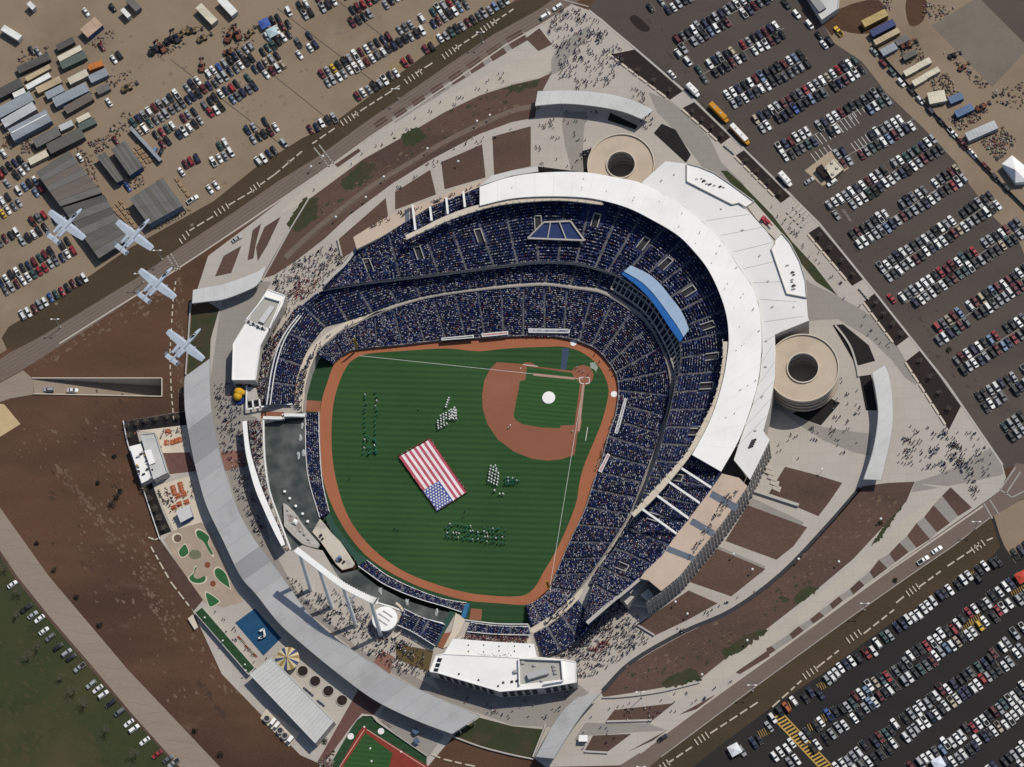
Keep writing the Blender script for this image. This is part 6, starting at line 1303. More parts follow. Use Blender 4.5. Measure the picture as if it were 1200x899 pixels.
# tables on the two patios
M_otab = mat('orange_table', (.42, .12, .05), (.36, .10, .045), .8)
k = 0
for u, v, a in ((197, 506, 0), (195.5, 519, 1.5), (202.5, 518.5, 1.5), (207, 517, 1.5), (211, 515.5, 1.5), (203, 572, 1.9), (204.5, 577.5, 1.9), (211.5, 568, 1.9), (213, 574, 1.9), (209, 581.5, .4), (216, 579.5, .4), (204, 595, .4), (210.5, 591, .4), (219, 588.5, .4)):
    k += 1; t = empty('picnic_table', W(u, v, 0), f'orange picnic table with benches, {nth(k) if k < 6 else nth(k-5)} on the '+('upper' if k < 6 else 'lower')+' patio from its top', 'table', 'orange picnic tables'); t.rotation_euler[2] = a
    m = MB(); m.box(0, 0, .75, 2.4, .9, .08); m.build('table_top', M_otab, t)
    for s in (-1, 1): m = MB(); m.box(0, s*.95, .45, 2.4, .4, .07); m.build('bench', M_otab, t)
    for x in (-.8, .8): m = MB(); m.box(x, 0, .38, .12, 1.4, .7); m.build('leg', M_dark, t)
M_blk = mat('block_stone', (.40, .345, .265), (.48, .42, .335), .4)
# pale concrete blocks along verges and beds
def blocks(line, label, name='kerb_block', lmin=2.4, lmax=4.6, gap=1.2, wd=.75, h=.5, m=None, cat='concrete block', group=None, cross=0):
    P = WL(line, 0); k = 0; m = m or M_blk
    for a, b in zip(P[:-1], P[1:]):
        d = b-a; L = d.length; d.normalize(); x = 0
        while x < L-lmin:
            l = rnd.uniform(lmin, lmax); l = min(l, L-x); k += 1; p = a+d*(x+l/2)
            mb = MB(); mb.loft([[(-l/2, -wd/2, 0), (l/2, -wd/2, 0), (l/2, wd/2, 0), (-l/2, wd/2, 0)], [(-l/2+.06, -wd/2+.06, h), (l/2-.06, -wd/2+.06, h), (l/2-.06, wd/2-.06, h), (-l/2+.06, wd/2-.06, h)]])
            o = mb.build(name, m); o.location = p; o.rotation_euler[2] = math.atan2(d.y, d.x); tag(o, f'{nth(k)} {label}', cat, group or label); x += l+gap
NW = [(300, 220), (312, 212), (325, 203), (352, 178)]
def dashrow(pts, label):
    blocks(pts, label)
VNW = [(305, 217), (322, 205), (356, 176)], [(366, 169), (395, 149)], [(414, 136), (470, 100)], [(488, 86), (514, 70)], [(533, 58), (560, 40)], [(577, 28), (602, 11)], [(222, 271), (250, 254)], [(268, 241), (300, 222)]
k = 0
names = ['upper', 'second', 'third', 'fourth', 'fifth', 'sixth', 'lowest', 'last but one']
for i, l in enumerate(VNW): blocks(l, 'pale block from left, '+['stretch beside the crosswalk', 'stretch right of the crosswalk', 'longest middle stretch', 'stretch above the longest', 'second highest stretch', 'topmost stretch', 'lowest stretch', 'second lowest stretch'][i]+', north-west verge', group='pale blocks along the north-west verge')
VSE = [(905, 829), (940, 797)], [(957, 783), (990, 757)], [(1012, 743), (1050, 713)], [(1050, 707), (1062, 697)], [(1076, 689), (1110, 664)], [(1110, 664), (1152, 636)], [(1156, 634), (1172, 627)], [(782, 895), (815, 873)], [(832, 860), (890, 822)]
for i, l in enumerate(VSE): blocks(l, 'pale block from left, '+['stretch beside the crossing', 'second stretch above the crossing', 'middle stretch', 'shortest stretch', 'stretch below the last gap', 'long upper stretch', 'topmost stretch', 'bottom stretch', 'long lower stretch'][i]+', south-east verge', group='pale blocks along the south-east verge')
CROSS = [((401, 145), 5, (4.3, -2.8)), ((476, 96), 5, (4.2, -2.8)), ((520, 67), 5, (4, -2.8)), ((565, 36), 5, (3.8, -2.6)), ((253, 251), 4, (4.5, -3)), ((212, 283), 3, (4, -4.5)), ((943, 793), 4, (4.3, -3)), ((994, 751), 4, (4.5, -3.2)), ((1064, 696), 4, (3.8, -2.8)), ((1140, 645), 4, (4, -2.8)), ((816, 870), 4, (4.2, -2.8)), ((775, 900), 3, (4, -3)), ((303, 217), 3, (-4, 3))]
wn = ['first gap right of the crosswalk', 'gap above the long middle stretch', 'second upper gap', 'topmost gap', 'gap by the square grey shed', 'gap beside the aircraft', 'gap nearest the striped crossing', 'second gap above the striped crossing', 'third gap above the striped crossing', 'gap near the intersection', 'gap at the bottom verge', 'lowest gap at the picture edge', 'gap left of the crosswalk']
dnv = W(600, 450)-W(602.4, 453.6); dnv.normalize()
for i, ((u, v), n_, (du, dv)) in enumerate(CROSS):
    for j in range(n_):
        p = W(u+du*j, v+dv*j, 0); mb = MB(); l, wd, h = 3.1, .6, .5
        mb.loft([[(-l/2, -wd/2, 0), (l/2, -wd/2, 0), (l/2, wd/2, 0), (-l/2, wd/2, 0)], [(-l/2+.06, -wd/2+.06, h), (l/2-.06, -wd/2+.06, h), (l/2-.06, wd/2-.06, h), (-l/2+.06, wd/2-.06, h)]])
        o = mb.build('kerb_block', M_blk); o.location = p; o.rotation_euler[2] = math.atan2(dnv.y, dnv.x); tag(o, f'pale crosswise block, {nth(j+1)} from the {"left" if du > 0 else "right"} in the {wn[i]}', 'concrete block', 'crosswise blocks in the verge gaps')
blocks([(177, 641), (200, 682), (226, 716)], 'pale block from the top, left edge of the dark soil strip', group='pale blocks by the sand garden')
blocks([(206, 330), (203, 350), (201, 385), (199, 420), (201, 462), (204, 495)], 'white block from the top, vertical line crossing the brown field', lmin=1.6, lmax=2.4, gap=1.3, wd=.6, group='white blocks crossing the brown field')
blocks([(174, 630), (182, 633), (188, 630)], 'pale block at the corner above the dark soil strip', group='pale blocks by the sand garden')
blocks([(505, 884), (520, 890), (545, 896), (560, 899)], 'yellowish block from left, bottom edge by the little ballfield', group='blocks along the bottom edge')
M_bench = mat('bench_stone', (.48, .41, .33), (.54, .47, .39), .4)
for i, (a, b) in enumerate((((715, 65), (784.5, 117.5)), ((799, 128), (845, 169)), ((861, 183.5), (915, 238)), ((946.5, 274.5), (998, 335.5)), ((1012, 355), (1050, 406.5)), ((1061, 425), (1112, 504.5)))):
    blocks([a, b], 'stone bench from the top, beside the '+['first', 'second', 'third', 'fourth', 'fifth', 'lowest'][i]+' dark planter', 'stone_bench', 4.2, 5.6, .7, 1.0, .6, M_bench, 'bench', 'stone benches along the dark planters')
k = 0
for i, (u, v) in enumerate(((926, 247), (930, 251), (934, 255), (938, 259), (942, 263), (932, 242), (936, 246), (940, 250), (944, 254))):
    k += 1; mb = MB(); mb.box(0, 0, .35, 1.2, 4, .7); mb.box(0, 0, .73, 1.05, 3.8, .06); o = mb.build('stone_bench', M_conc); o.location = W(u, v, 0); o.rotation_euler[2] = -.72; tag(o, f'grey seat block, {nth(k)} in the paved gap between the third and fourth planters', 'bench', 'grey seat blocks in the planter gap')
# turnstile rows and gate booths
for i, (u, v) in enumerate(((1008, 340), (1011, 343.5), (1014, 347), (1016.5, 350), (850, 172), (853, 174.5), (856, 177), (859, 179.5))):
    mb = MB(); mb.box(0, 0, .5, .6, 1.8, 1.0); mb.tube((0, 0, .9), (0, 0, 1.1), .2, .1, 6); o = mb.build('bollard_gate', M_conc); o.location = W(u, v, 0); o.rotation_euler[2] = .8; tag(o, f'small gate bollard, {nth(i % 4+1)} of four in the gap by the '+('fifth' if i < 4 else 'third')+' dark planter', 'bollard', 'gate bollards')
t = empty('ticket_booth', W(684, 866, 0), 'small white roofed booth beside the bottom gate canopy', 'booth'); under(pxprism('roof', [(678.5, 861.5), (688.5, 861.5), (688.5, 869), (678, 869)], 2.8, 3.1, M_white), t); under(pxprism('wall', [(679.5, 863), (687.5, 863), (687.5, 868), (679, 868)], 0, 2.8, M_conc), t)
t = empty('white_canopy', W(1059, 206, 0), 'small white pop-up tent among cars in the lower right lot', 'tent')
c = W(1099.5, 896, 0); t.location = c
m = MB(); m.loft([[(-2.4, -2.4, 2.4), (2.4, -2.4, 2.4), (2.4, 2.4, 2.4), (-2.4, 2.4, 2.4)], [(-.2, -.2, 3.4), (.2, -.2, 3.4), (.2, .2, 3.4), (-.2, .2, 3.4)]]); o = m.build('cover', mat('canopy_white', (.62, .66, .72)), t); o.rotation_euler[2] = .5
for x, y in ((-2.2, -2.2), (2.2, -2.2), (2.2, 2.2), (-2.2, 2.2)): m = MB(); m.box(x, y, 1.2, .1, .1, 2.4); m.build('pole', M_conc, t)
for (u, v, c_, lab) in ((1197, 678, (.45, .06, .035), 'red pop-up tent at the right edge of the lower right lot'), (861, 880, (.62, .64, .66), 'white pop-up tent left of the striped crossing in the lower right lot'), (320, 40, (.40, .50, .52), 'pale green pop-up tent among tailgaters in the upper lot'), (311, 30, (.05, .10, .32), 'blue pop-up tent among tailgaters in the upper lot')):
    d = dup(t, W(u, v, 0)); d['label'] = lab
    for ch in d.children:
        if ch.name.startswith('cover'): ch.data = ch.data.copy(); ch.data.materials[0] = mat('canopy_%d' % u, c_)
# lamp posts
def lamp(u, v, label, h=11):
    t = empty('lamp_post', W(u, v, 0), label, 'street lamp', 'tall lamp posts'); m = MB(); m.tube((0, 0, 0), (0, 0, h), .16, .09, 8); m.build('pole', M_conc, t)
    m = MB(); m.box(0, 0, .3, .7, .7, .6); m.build('base', M_conc, t)
    for s in (-1, 1): m = MB(); m.bar((0, 0, h-.1), (s*1.2, 0, h), .1); m.box(s*1.5, 0, h, .95, .5, .22); m.build('lamp_head', M_paint, t)
for u, v, l in ((71, 384, 'at the left end of the north-west verge'), (190, 304, 'on the verge right of the aircraft'), (168, 331, 'behind the third aircraft on the verge'), (467, 116, 'in the middle of the north-west verge'), (1013, 715, 'in the middle of the south-east road edge'), (882, 810, 'on the lower part of the south-east road edge'), (753, 905, 'at the bottom edge of the south-east road'), (1143, 620, 'near the south-east intersection'), (752, 818, 'at the lower edge of the soil bank'), (566, 50, 'on the upper north-west verge')): lamp(u, v, 'tall twin headed lamp post '+l)
k = 0
for u, v in ((366, 199), (380, 187), (451, 211), (502, 178), (560, 146), (575, 139), (538, 193), (430, 235), (395, 258), (860, 652), (882, 670), (792, 708), (806, 722), (1032, 611), (983, 661), (876, 753), (823, 793), (963, 553), (936, 658)):
    k += 1; t = empty('garden_lamp', W(u, v, 0), f'short pale lamp post on the soil beds, {nth(k)} from the upper left', 'lamp', 'short lamp posts on the soil beds'); m = MB(); m.tube((0, 0, 0), (0, 0, 4), .1, .08, 6); m.build('pole', M_conc, t); m = MB(); m.tube((0, 0, 4), (0, 0, 4.3), .55, .3, 8); m.build('lamp_head', M_paint, t)
# bare trees on the lawn, small shrubs in dirt
M_bark = mat('pale_bark', (.12, .10, .085), (.17, .145, .12), 1.0); M_twig = mat('twigs', (.085, .07, .055), (.12, .10, .08), 1.)
def tree(u, v, h, label, dense=False):
    t = empty('bare_tree', W(u, v, 0), label, 'tree'); m = MB(); m.tube((0, 0, 0), (.1, 0, h*.4), .22, .14, 7); m.tube((.1, 0, h*.4), (0, .1, h*.7), .14, .06, 6); m.build('trunk', M_bark, t)
    tw = MB(); r_ = random.Random(int(u*7+v))
    for k in range(12):
        a = r_.uniform(0, 6.28); z0 = h*r_.uniform(.3, .65); l = h*r_.uniform(.3, .5); e = Vector((math.cos(a)*l*.8, math.sin(a)*l*.8, z0+l*.6)); b = Vector((0, 0, z0))
        tw.tube(b, e, .07, .025, 4, cap=False)
        for q in range(9):
            s = b.lerp(e, r_.uniform(.3, 1)); f_ = s+Vector((r_.uniform(-1, 1), r_.uniform(-1, 1), r_.uniform(.1, 1)))*l*.35; tw.tube(s, f_, .03, .012, 3, cap=False)
            if dense or q % 2:
                c = f_; z = r_.uniform(.08, .17); tw.add([(c.x-z, c.y, c.z), (c.x, c.y-z, c.z+z*.5), (c.x+z, c.y, c.z), (c.x, c.y+z, c.z-z*.4)], [(0, 1, 2, 3)])
    tag(tw.build('crown', M_twig, t), kind='stuff')
for i, (u, v) in enumerate(((22, 722), (24, 695), (73, 795), (102, 825), (127, 857), (160, 886), (47, 758), (34, 772), (8, 668), (88, 812))): tree(u, v, rnd.uniform(4.5, 7.5), f'small leafless tree on the dark lawn by the parked cars, {nth(sorted([722, 695, 795, 825, 857, 886, 758, 772, 668, 812]).index(v)+1)} from the top')
def shrub(u, v, r, label, m_):
    t = empty('shrub', W(u, v, 0), label, 'shrub'); r_ = random.Random(int(u*3+v)); f = MB()
    for k in range(90):
        a, e = r_.uniform(0, 6.28), r_.uniform(.1, 1.5); q = r*r_.uniform(.5, 1); c = Vector((math.cos(a)*math.cos(e)*q, math.sin(a)*math.cos(e)*q, .2+math.sin(e)*q*.9)); s = r_.uniform(.12, .26)
        ax = Vector((r_.uniform(-1, 1), r_.uniform(-1, 1), r_.uniform(-1, 1))).normalized(); b = ax.orthogonal()*s; d = ax.cross(b)
        f.add([tuple(c-b), tuple(c-d), tuple(c+b), tuple(c+d)], [(0, 1, 2, 3)])
    tag(f.build('leaves', m_, t), kind='stuff'); m = MB(); m.tube((0, 0, 0), (0, 0, r*.8), .1, .05, 5); m.build('stem', M_bark, t)
M_lf = mat('dry_leaves', (.035, .04, .02), (.06, .05, .03), 1.); M_dk = mat('dark_leaves', (.015, .014, .012), (.03, .026, .02), 1.)
for u, v, r, l, m_ in ((64, 668, 1.8, 'green shrub at the edge of the concrete road', M_lf), (137, 583, 2.0, 'dark shrub in the middle of the brown field', M_dk), (132, 592, 2.2, 'larger dark shrub beside the other in the brown field', M_dk), (141, 576, 1.4, 'smallest dark shrub of the three in the brown field', M_dk), (43, 637, 1.2, 'small dark shrub near the concrete road bend', M_dk), (117, 733, 1.6, 'dark shrub on the brown bank below the turf platform', M_dk), (90, 700, 1.6, 'dark shrub beside the concrete road on the brown bank', M_dk), (228, 857, 1.5, 'dark shrub low on the brown bank near the grey shed', M_dk), (258, 885, 1.8, 'dark shrub at the bottom of the brown bank', M_dk), (1112, 410, 1.5, 'small green shrub on the asphalt among parked cars', M_lf), (1032, 613, 1.3, 'small green shrub on the soil bank by the right gate', M_lf), (381, 869, 1.6, 'green shrub at the corner of the long grey shed', M_lf), (1049, 680, 1.3, 'shrub left of the south-east verge blocks', M_lf), (115, 566, 1.3, 'dark low shrub above the pair in the brown field', M_dk), (134, 535, 1.2, 'tiny dark shrub above the brown field centre', M_dk)):
    shrub(u, v, r, l, m_)

k = 0
for u, v in ((150, 500), (161, 497), (173, 494), (185, 492), (197, 490), (209, 489), (153, 512), (171, 574), (177, 586), (183, 598), (188, 609), (193, 620)):
    k += 1; tree(u, v, 4.2, f'{nth(k)} small bare tree from the top corner, black mulch by the patios', True)
for i, ((u0, v0), (u1, v1)) in enumerate((((729, 72), (785, 108)), ((812, 132), (846, 160)), ((874, 189), (914, 228)), ((960, 277), (1000, 322)), ((1027, 356), (1056, 393)), ((1078, 424), (1112, 480)))):
    for j in range(4): tree(u0+(u1-u0)*j/3, v0+(v1-v0)*j/3, 3.4, f'thin bare sapling, {nth(j+1)} from the top in the {["first", "second", "third", "fourth", "fifth", "lowest"][i]} dark planter')
for i, (u, v, c, l) in enumerate(((358, 808, 'awning_blue', 'blue bench nearest the carousel beside the grey shed'), (361.5, 811, 'awning_blue', 'second blue bench from the carousel beside the grey shed'), (365, 814, 'awning_blue', 'third blue bench from the carousel beside the grey shed'), (374, 823, 'awning_blue', 'fourth blue bench from the carousel beside the grey shed'), (378, 826, 'awning_blue', 'last blue bench from the carousel beside the grey shed'), (281, 748, 'orange_table', 'orange bench at the top of the line beside the blue pad'), (285, 752, 'block_stone', 'pale bench in the line beside the blue pad, second from top'), (289, 758, 'orange_table', 'orange bench in the middle of the line beside the blue pad'), (294, 763, 'block_stone', 'pale bench in the line beside the blue pad, fourth from top'), (299, 768, 'orange_table', 'orange bench at the bottom of the line beside the blue pad'), (450, 846, 'block_stone', 'pale bench near the upper corner of the little ballfield'), (456, 850, 'block_stone', 'second pale bench near the little ballfield patio'))):
    t = empty('bench', W(u, v, .1), l, 'bench'); t.rotation_euler[2] = -.72; mm = MATS.get(c) or mat('awning_blue', (.07, .10, .16))
    m = MB(); m.box(0, 0, .45, 2.4, .6, .1); m.build('seat', mm, t); m = MB(); m.box(0, .3, .75, 2.4, .1, .5); m.build('backrest', mm, t)
    for x in (-1, 1): m = MB(); m.box(x, 0, .2, .12, .5, .4); m.build('leg', M_dark, t)
# ------------------------------------------------------------------ vehicles
def hull(secs): return [[(x, -wb, zb), (x, wb, zb), (x, wt, zt), (x, -wt, zt)] for x, wb, wt, zb, zt in secs]
def rect(x0, x1, w, z): return [(x0, -w, z), (x1, -w, z), (x1, w, z), (x0, w, z)]
def wheels(m, xs, y=.86, r=.34):
    for x in xs:
        for s in (-1, 1): m.tube((x, s*(y-.12), r), (x, s*(y+.06), r), r, r, 7, 1)
def vehicle(kind):
    """body (paint 0, dark 1, lamp 2) and glass"""
    b, g = MB(), MB()
    if kind == 'sedan':
        b.loft(hull([(-2.45, .78, .72, .35, .82), (-2.25, .92, .86, .25, .95), (-.9, .95, .88, .22, 1.0), (1.0, .95, .88, .22, .98), (2.1, .92, .80, .25, .80), (2.45, .76, .66, .35, .66)]))
        lo, hi = rect(-1.85, 1.05, .80, .98), rect(-1.15, .25, .66, 1.42); wheels(b, (-1.45, 1.5))
    elif kind == 'suv':
        b.loft(hull([(-2.4, .84, .80, .4, 1.05), (-2.25, .96, .9, .3, 1.1), (.9, .98, .92, .28, 1.1), (2.05, .94, .84, .3, .98), (2.4, .8, .7, .4, .8)]))
        lo, hi = rect(-2.3, 1.1, .86, 1.08), rect(-2.05, .35, .74, 1.74); wheels(b, (-1.45, 1.5), .88, .38)
    elif kind == 'van':
        b.loft(hull([(-2.5, .88, .86, .4, 1.1), (-2.4, .98, .94, .3, 1.15), (1.3, .98, .94, .28, 1.15), (2.2, .92, .84, .3, .95), (2.5, .78, .7, .4, .8)]))
        lo, hi = rect(-2.42, 1.75, .9, 1.13), rect(-2.2, .8, .78, 1.82); wheels(b, (-1.5, 1.6), .88, .36)
    else:
        b.loft(hull([(-.75, .98, .92, .35, 1.12), (1.1, .98, .92, .32, 1.12), (2.35, .95, .85, .35, 1.02), (2.7, .82, .74, .42, .85)]))
        b.box(-1.75, 0, .6, 2.0, 1.8, .3, 0, 1); b.box(-1.75, -.9, .82, 2.0, .14, .6); b.box(-1.75, .9, .82, 2.0, .14, .6); b.box(-2.75, 0, .82, .14, 1.9, .6)
        lo, hi = rect(-.75, 1.2, .86, 1.1), rect(-.5, .45, .74, 1.78); wheels(b, (-1.75, 1.7), .9, .4)
    zr = hi[0][2]
    b.add([(x*1.0, y*1.0, zr+.005) for x, y, z in hi]+[(x, y, zr-.05) for x, y, z in hi], [(0, 1, 2, 3), (0, 4, 5, 1), (1, 5, 6, 2), (2, 6, 7, 3), (3, 7, 4, 0)])
    ins = [(x, y, z-.02) for x, y, z in hi]
    g.add(lo+ins, [(0, 1, 5, 4), (1, 2, 6, 5), (2, 3, 7, 6), (3, 0, 4, 7)])
    xf = 2.44 if kind != 'pickup' else 2.69
    for s in (-1, 1): b.box(xf-.1, s*.55, .72, .12, .3, .14, 0, 2)
    if kind in ('suv', 'van'):
        for s in (-1, 1): b.bar((hi[0][0]+.2, s*hi[2][1]*.9, zr+.06), (hi[1][0]-.2, s*hi[2][1]*.9, zr+.06), .06, .06, 1)
    return b, g
def to_np(m): return np.array(m.v, float), m.f
PAL = {'W': (.70, .70, .68), 'S': (.30, .31, .32), 'G': (.12, .125, .13), 'K': (.016, .016, .018), 'N': (.018, .024, .06), 'R': (.26, .022, .028), 'D': (.10, .014, .018), 'B': (.03, .08, .26), 'L': (.14, .20, .30), 'T': (.035, .075, .07), 'E': (.36, .30, .22), 'Y': (.55, .34, .03), 'O': (.40, .10, .03)}
CN = {'W': 'white', 'S': 'silver', 'G': 'grey', 'K': 'black', 'N': 'navy', 'R': 'red', 'D': 'dark red', 'B': 'bright blue', 'L': 'pale blue', 'T': 'dark green', 'E': 'beige', 'Y': 'yellow', 'O': 'orange'}
RANDC = 'WWWWWWWWSSSSSSGGGKKKKKKKKNNNDDTLE'
CARS = []   # px, angle vector, colour, row name
def row(name, a, b, double=True, occ=.95, gaps=(), pitch=2.95, off=2.75, seed=0, cols=RANDC):
    A, B = W(*a), W(*b); d = B-A; L = d.length; d.normalize(); n = Vector((-d.y, d.x, 0)); r_ = random.Random(hash(name) % 1000 if seed == 0 else seed); k = int(L/pitch)
    for s in ((1, -1) if double else (0,)):
        for i in range(k+1):
            f_ = i/max(1, k)
            if any(g0 <= f_ <= g1 and (gs == 0 or gs == s) for g0, g1, gs in gaps) or r_.random() > occ: continue
            p = A+d*(i*pitch+r_.uniform(-.15, .15))+n*(off*s+r_.uniform(-.35, .35))
            kd = r_.choices(('sedan', 'suv', 'pickup', 'van'), (.42, .33, .14, .11))[0]; fl = r_.random() < (.25 if s > 0 else .75)
            CARS.append([p, math.atan2(n.y, n.x)+(math.pi if fl else 0)+r_.uniform(-.04, .04), r_.choice(cols), name, kd])
rs = 3
def rows(lst):
    global rs
    for nm, a, b, kw in lst: rs += 1; row(nm, a, b, seed=rs, **kw)
rows([('first row of the right lot', (766, 15), (815, -14), dict(occ=.8)), ('second row of the right lot', (797, 52), (905, -12), {}), ('third row of the right lot', (822, 88), (919, 33), {}), ('fourth row of the right lot', (856, 117), (946, 68), {}),
      ('fifth row of the right lot', (889, 146), (1008, 76), {}), ('sixth row of the right lot', (917, 179), (1038, 111), dict(gaps=((.3, .42, -1), (.55, .7, -1), (.7, .8, -1)))), ('seventh row of the right lot', (985, 187), (1071, 139), dict(gaps=((.15, .45, 1), (.1, .2, -1)))), ('eighth row of the right lot', (976, 247), (1101, 167), dict(gaps=((.05, .15, -1),))),
      ('ninth row of the right lot', (1003, 282), (1131, 201), {}), ('tenth row of the right lot', (1037, 320), (1168, 233), {}), ('eleventh row of the right lot', (1062, 355), (1200, 264), {}), ('twelfth row of the right lot', (1096, 394), (1206, 322), {}), ('thirteenth row of the right lot', (1125, 429), (1206, 378), {}), ('fourteenth row of the right lot', (1151, 472), (1206, 440), {}), ('lowest row of the right lot', (1181, 507), (1210, 489), {})])
rows([('tailgating row, top left lot', (322, 30), (402, -10), dict(occ=.75)), ('short row atop the left lot', (410, 22), (470, -12), dict(occ=.85)), ('long double row, top left lot', (381, 93), (545, 0), dict(occ=.9)), ('lowest row by the north-west verge', (358, 156), (392, 138), dict(double=False, occ=.9)), ('second row by the north-west verge', (400, 125), (465, 86), dict(double=False, occ=.75)), ('third row by the north-west verge', (474, 74), (510, 53), dict(double=False, occ=.8)), ('topmost row by the north-west verge', (516, 46), (596, 0), dict(double=False)),
      ('double row behind the orange lifts', (160, 149), (348, 28), dict(occ=.9)), ('middle row, top left lot', (187, 165), (300, 92), dict(occ=.8, gaps=((.42, .5, 0),))), ('right middle row, top left lot', (303, 87), (372, 44), dict(occ=.55)), ('lower row, top left lot', (221, 199), (325, 142), dict(occ=.55)), 
      ('second row, far left lot', (4, 336), (84, 288), dict(occ=.93)), ('third row, far left lot', (4, 290), (64, 252), dict(occ=.75)), ('fourth row, far left lot', (0, 245), (48, 215), dict(occ=.8)), ('fifth row, far left lot', (-2, 215), (30, 190), dict(occ=.8)), ('row along the left verge tip', (27, 370), (103, 323), dict(double=False)), ('row beside the narrow steel boxes', (184, 172), (197, 176), dict(occ=.8)), ('scattered row above the crosswalk', (303, 190), (335, 168), dict(double=False, occ=.6))])
def at(name, ox, oy, k, spec, ang=None, kinds=None):
    r_ = random.Random(len(CARS))
    dv = W(600, 450)-W(606.0, 458.3); a0 = math.atan2(dv.y, dv.x)
    for c, x, y in spec:
        kd = r_.choices(('sedan', 'suv', 'pickup', 'van'), (.45, .32, .13, .10))[0] if not kinds else kinds
        CARS.append([W(ox+x/k, oy+y/k), (a0 if ang is None else ang)+(math.pi if r_.random() < .5 else 0), c, name, kd])
V = 'row below the south-east verge'
at(V, 900, 787, 8, [('K', 110, 375), ('O', 175, 340), ('W', 240, 280), ('K', 350, 255), ('N', 400, 195), ('N', 490, 215), ('S', 558, 85), ('W', 600, 50), ('W', 640, 15)])
at(V, 900, 680, 8, [('W', 680, 825), ('N', 733, 795), ('W', 785, 762), ('K', 845, 735), ('R', 925, 690), ('W', 990, 668), ('W', 1025, 592), ('T', 1090, 540), ('S', 1140, 518), ('W', 1155, 475)])
at(V, 1050, 660, 8, [('N', 10, 605), ('N', 65, 570), ('W', 112, 532), ('W', 162, 510), ('W', 212, 485), ('W', 260, 432), ('W', 303, 400), ('W', 348, 358), ('N', 412, 305), ('K', 452, 280), ('W', 503, 253), ('K', 578, 205), ('W', 630, 160), ('W', 683, 120), ('K', 780, 70), ('W', 835, 30), ('K', 960, -10), ('K', 910, 5)])
Q = 'second row upper line, lower right lot'
at(Q, 900, 787, 8, [('K', 455, 515), ('W', 495, 475), ('B', 570, 405), ('K', 630, 380), ('K', 695, 355), ('S', 745, 335), ('T', 795, 300), ('D', 820, 240), ('W', 868, 210), ('L', 935, 195), ('W', 950, 135), ('E', 1010, 105), ('T', 1065, 75), ('R', 1120, 50)])
at(Q, 1050, 660, 8, [('W', 135, 870), ('K', 180, 840), ('K', 225, 808), ('R', 290, 780), ('W', 338, 742), ('W', 388, 712), ('W', 422, 658), ('K', 482, 640), ('R', 542, 628), ('W', 575, 572), ('K', 618, 525), ('R', 680, 465), ('W', 740, 432), ('K', 805, 402), ('W', 858, 378), ('K', 900, 310), ('W', 970, 272), ('W', 1030, 225), ('N', 1078, 195), ('O', 1165, 140)])
Q = 'second row lower line, lower right lot'
at(Q, 900, 787, 8, [('K', 545, 632), ('S', 600, 588), ('S', 658, 530), ('W', 720, 505), ('W', 808, 440), ('K', 860, 400), ('S', 912, 345), ('L', 958, 300), ('W', 1005, 290), ('D', 1050, 235), ('K', 1095, 200), ('W', 1140, 172), ('K', 1190, 140)])
at(Q, 1050, 660, 8, [('W', 370, 870), ('S', 420, 832), ('L', 475, 800), ('W', 525, 778), ('E', 575, 740), ('K', 620, 700), ('W', 678, 678), ('W', 722, 645), ('Y', 785, 592), ('W', 832, 545), ('K', 920, 510), ('R', 960, 450), ('W', 1002, 422), ('W', 1062, 382), ('S', 1155, 350), ('G', 1195, 320)])
Q = 'group beside the striped crossing'
at(Q, 900, 787, 8, [('W', 330, 620), ('K', 370, 580), ('K', 425, 725), ('W', 465, 690), ('W', 65, 800), ('W', 115, 755), ('W', 180, 725), ('W', 222, 672), ('W', 268, 828), ('S', 205, 855), ('W', 45, 440), ('S', 10, 520)])
Q = 'third row upper line, lower right lot'
at(Q, 900, 787, 8, [('W', 700, 865), ('S', 750, 840), ('S', 800, 795), ('W', 850, 758), ('K', 900, 695), ('N', 1005, 662), ('D', 1048, 620), ('T', 1110, 588), ('K', 1155, 560), ('W', 1190, 492)])
at(Q, 1050, 787, 8, [('W', 20, 530), ('K', 85, 445), ('S', 140, 398), ('W', 203, 372), ('W', 235, 322), ('S', 298, 300), ('K', 338, 255), ('W', 378, 230), ('D', 418, 170), ('W', 482, 165), ('N', 540, 122), ('K', 600, 85), ('K', 650, 45), ('G', 700, 10)])
at(Q, 1050, 660, 8, [('D', 910, 850), ('W', 945, 830), ('W', 1000, 790), ('S', 1040, 745), ('S', 1115, 665), ('S', 1155, 650), ('W', 1195, 615)])
Q = 'third row lower line, lower right lot'
at(Q, 900, 787, 8, [('W', 940, 845), ('K', 1000, 820), ('K', 1055, 780), ('K', 1130, 735), ('W', 1172, 672)])
at(Q, 1050, 787, 8, [('K', 30, 625), ('W', 95, 620), ('S', 145, 572), ('S', 185, 540), ('W', 228, 500), ('W', 280, 475), ('N', 330, 432), ('W', 382, 408), ('K', 430, 360), ('W', 465, 325), ('E', 525, 290), ('W', 572, 258), ('N', 620, 222), ('N', 660, 190), ('W', 722, 160), ('W', 768, 122), ('R', 808, 70), ('S', 862, 55), ('K', 905, 20), ('K', 950, -15)])
at(Q, 1050, 660, 8, [('K', 1085, 740), ('W', 1130, 845), ('S', 1172, 805), ('W', 1128, 765)])
Q = 'fourth row upper line, lower right lot'
at(Q, 1050, 787, 8, [('S', 230, 860), ('W', 270, 822), ('W', 325, 798), ('G', 370, 755), ('L', 438, 740), ('W', 460, 672), ('W', 525, 670), ('W', 578, 635), ('W', 618, 600), ('K', 655, 535), ('R', 725, 532), ('W', 772, 492), ('W', 828, 460), ('K', 872, 420), ('D', 922, 378), ('S', 972, 352), ('T', 1010, 308), ('W', 1065, 272), ('W', 1110, 240), ('K', 1155, 205), ('W', 1190, 140)])
Q = 'fourth row lower line, lower right lot'
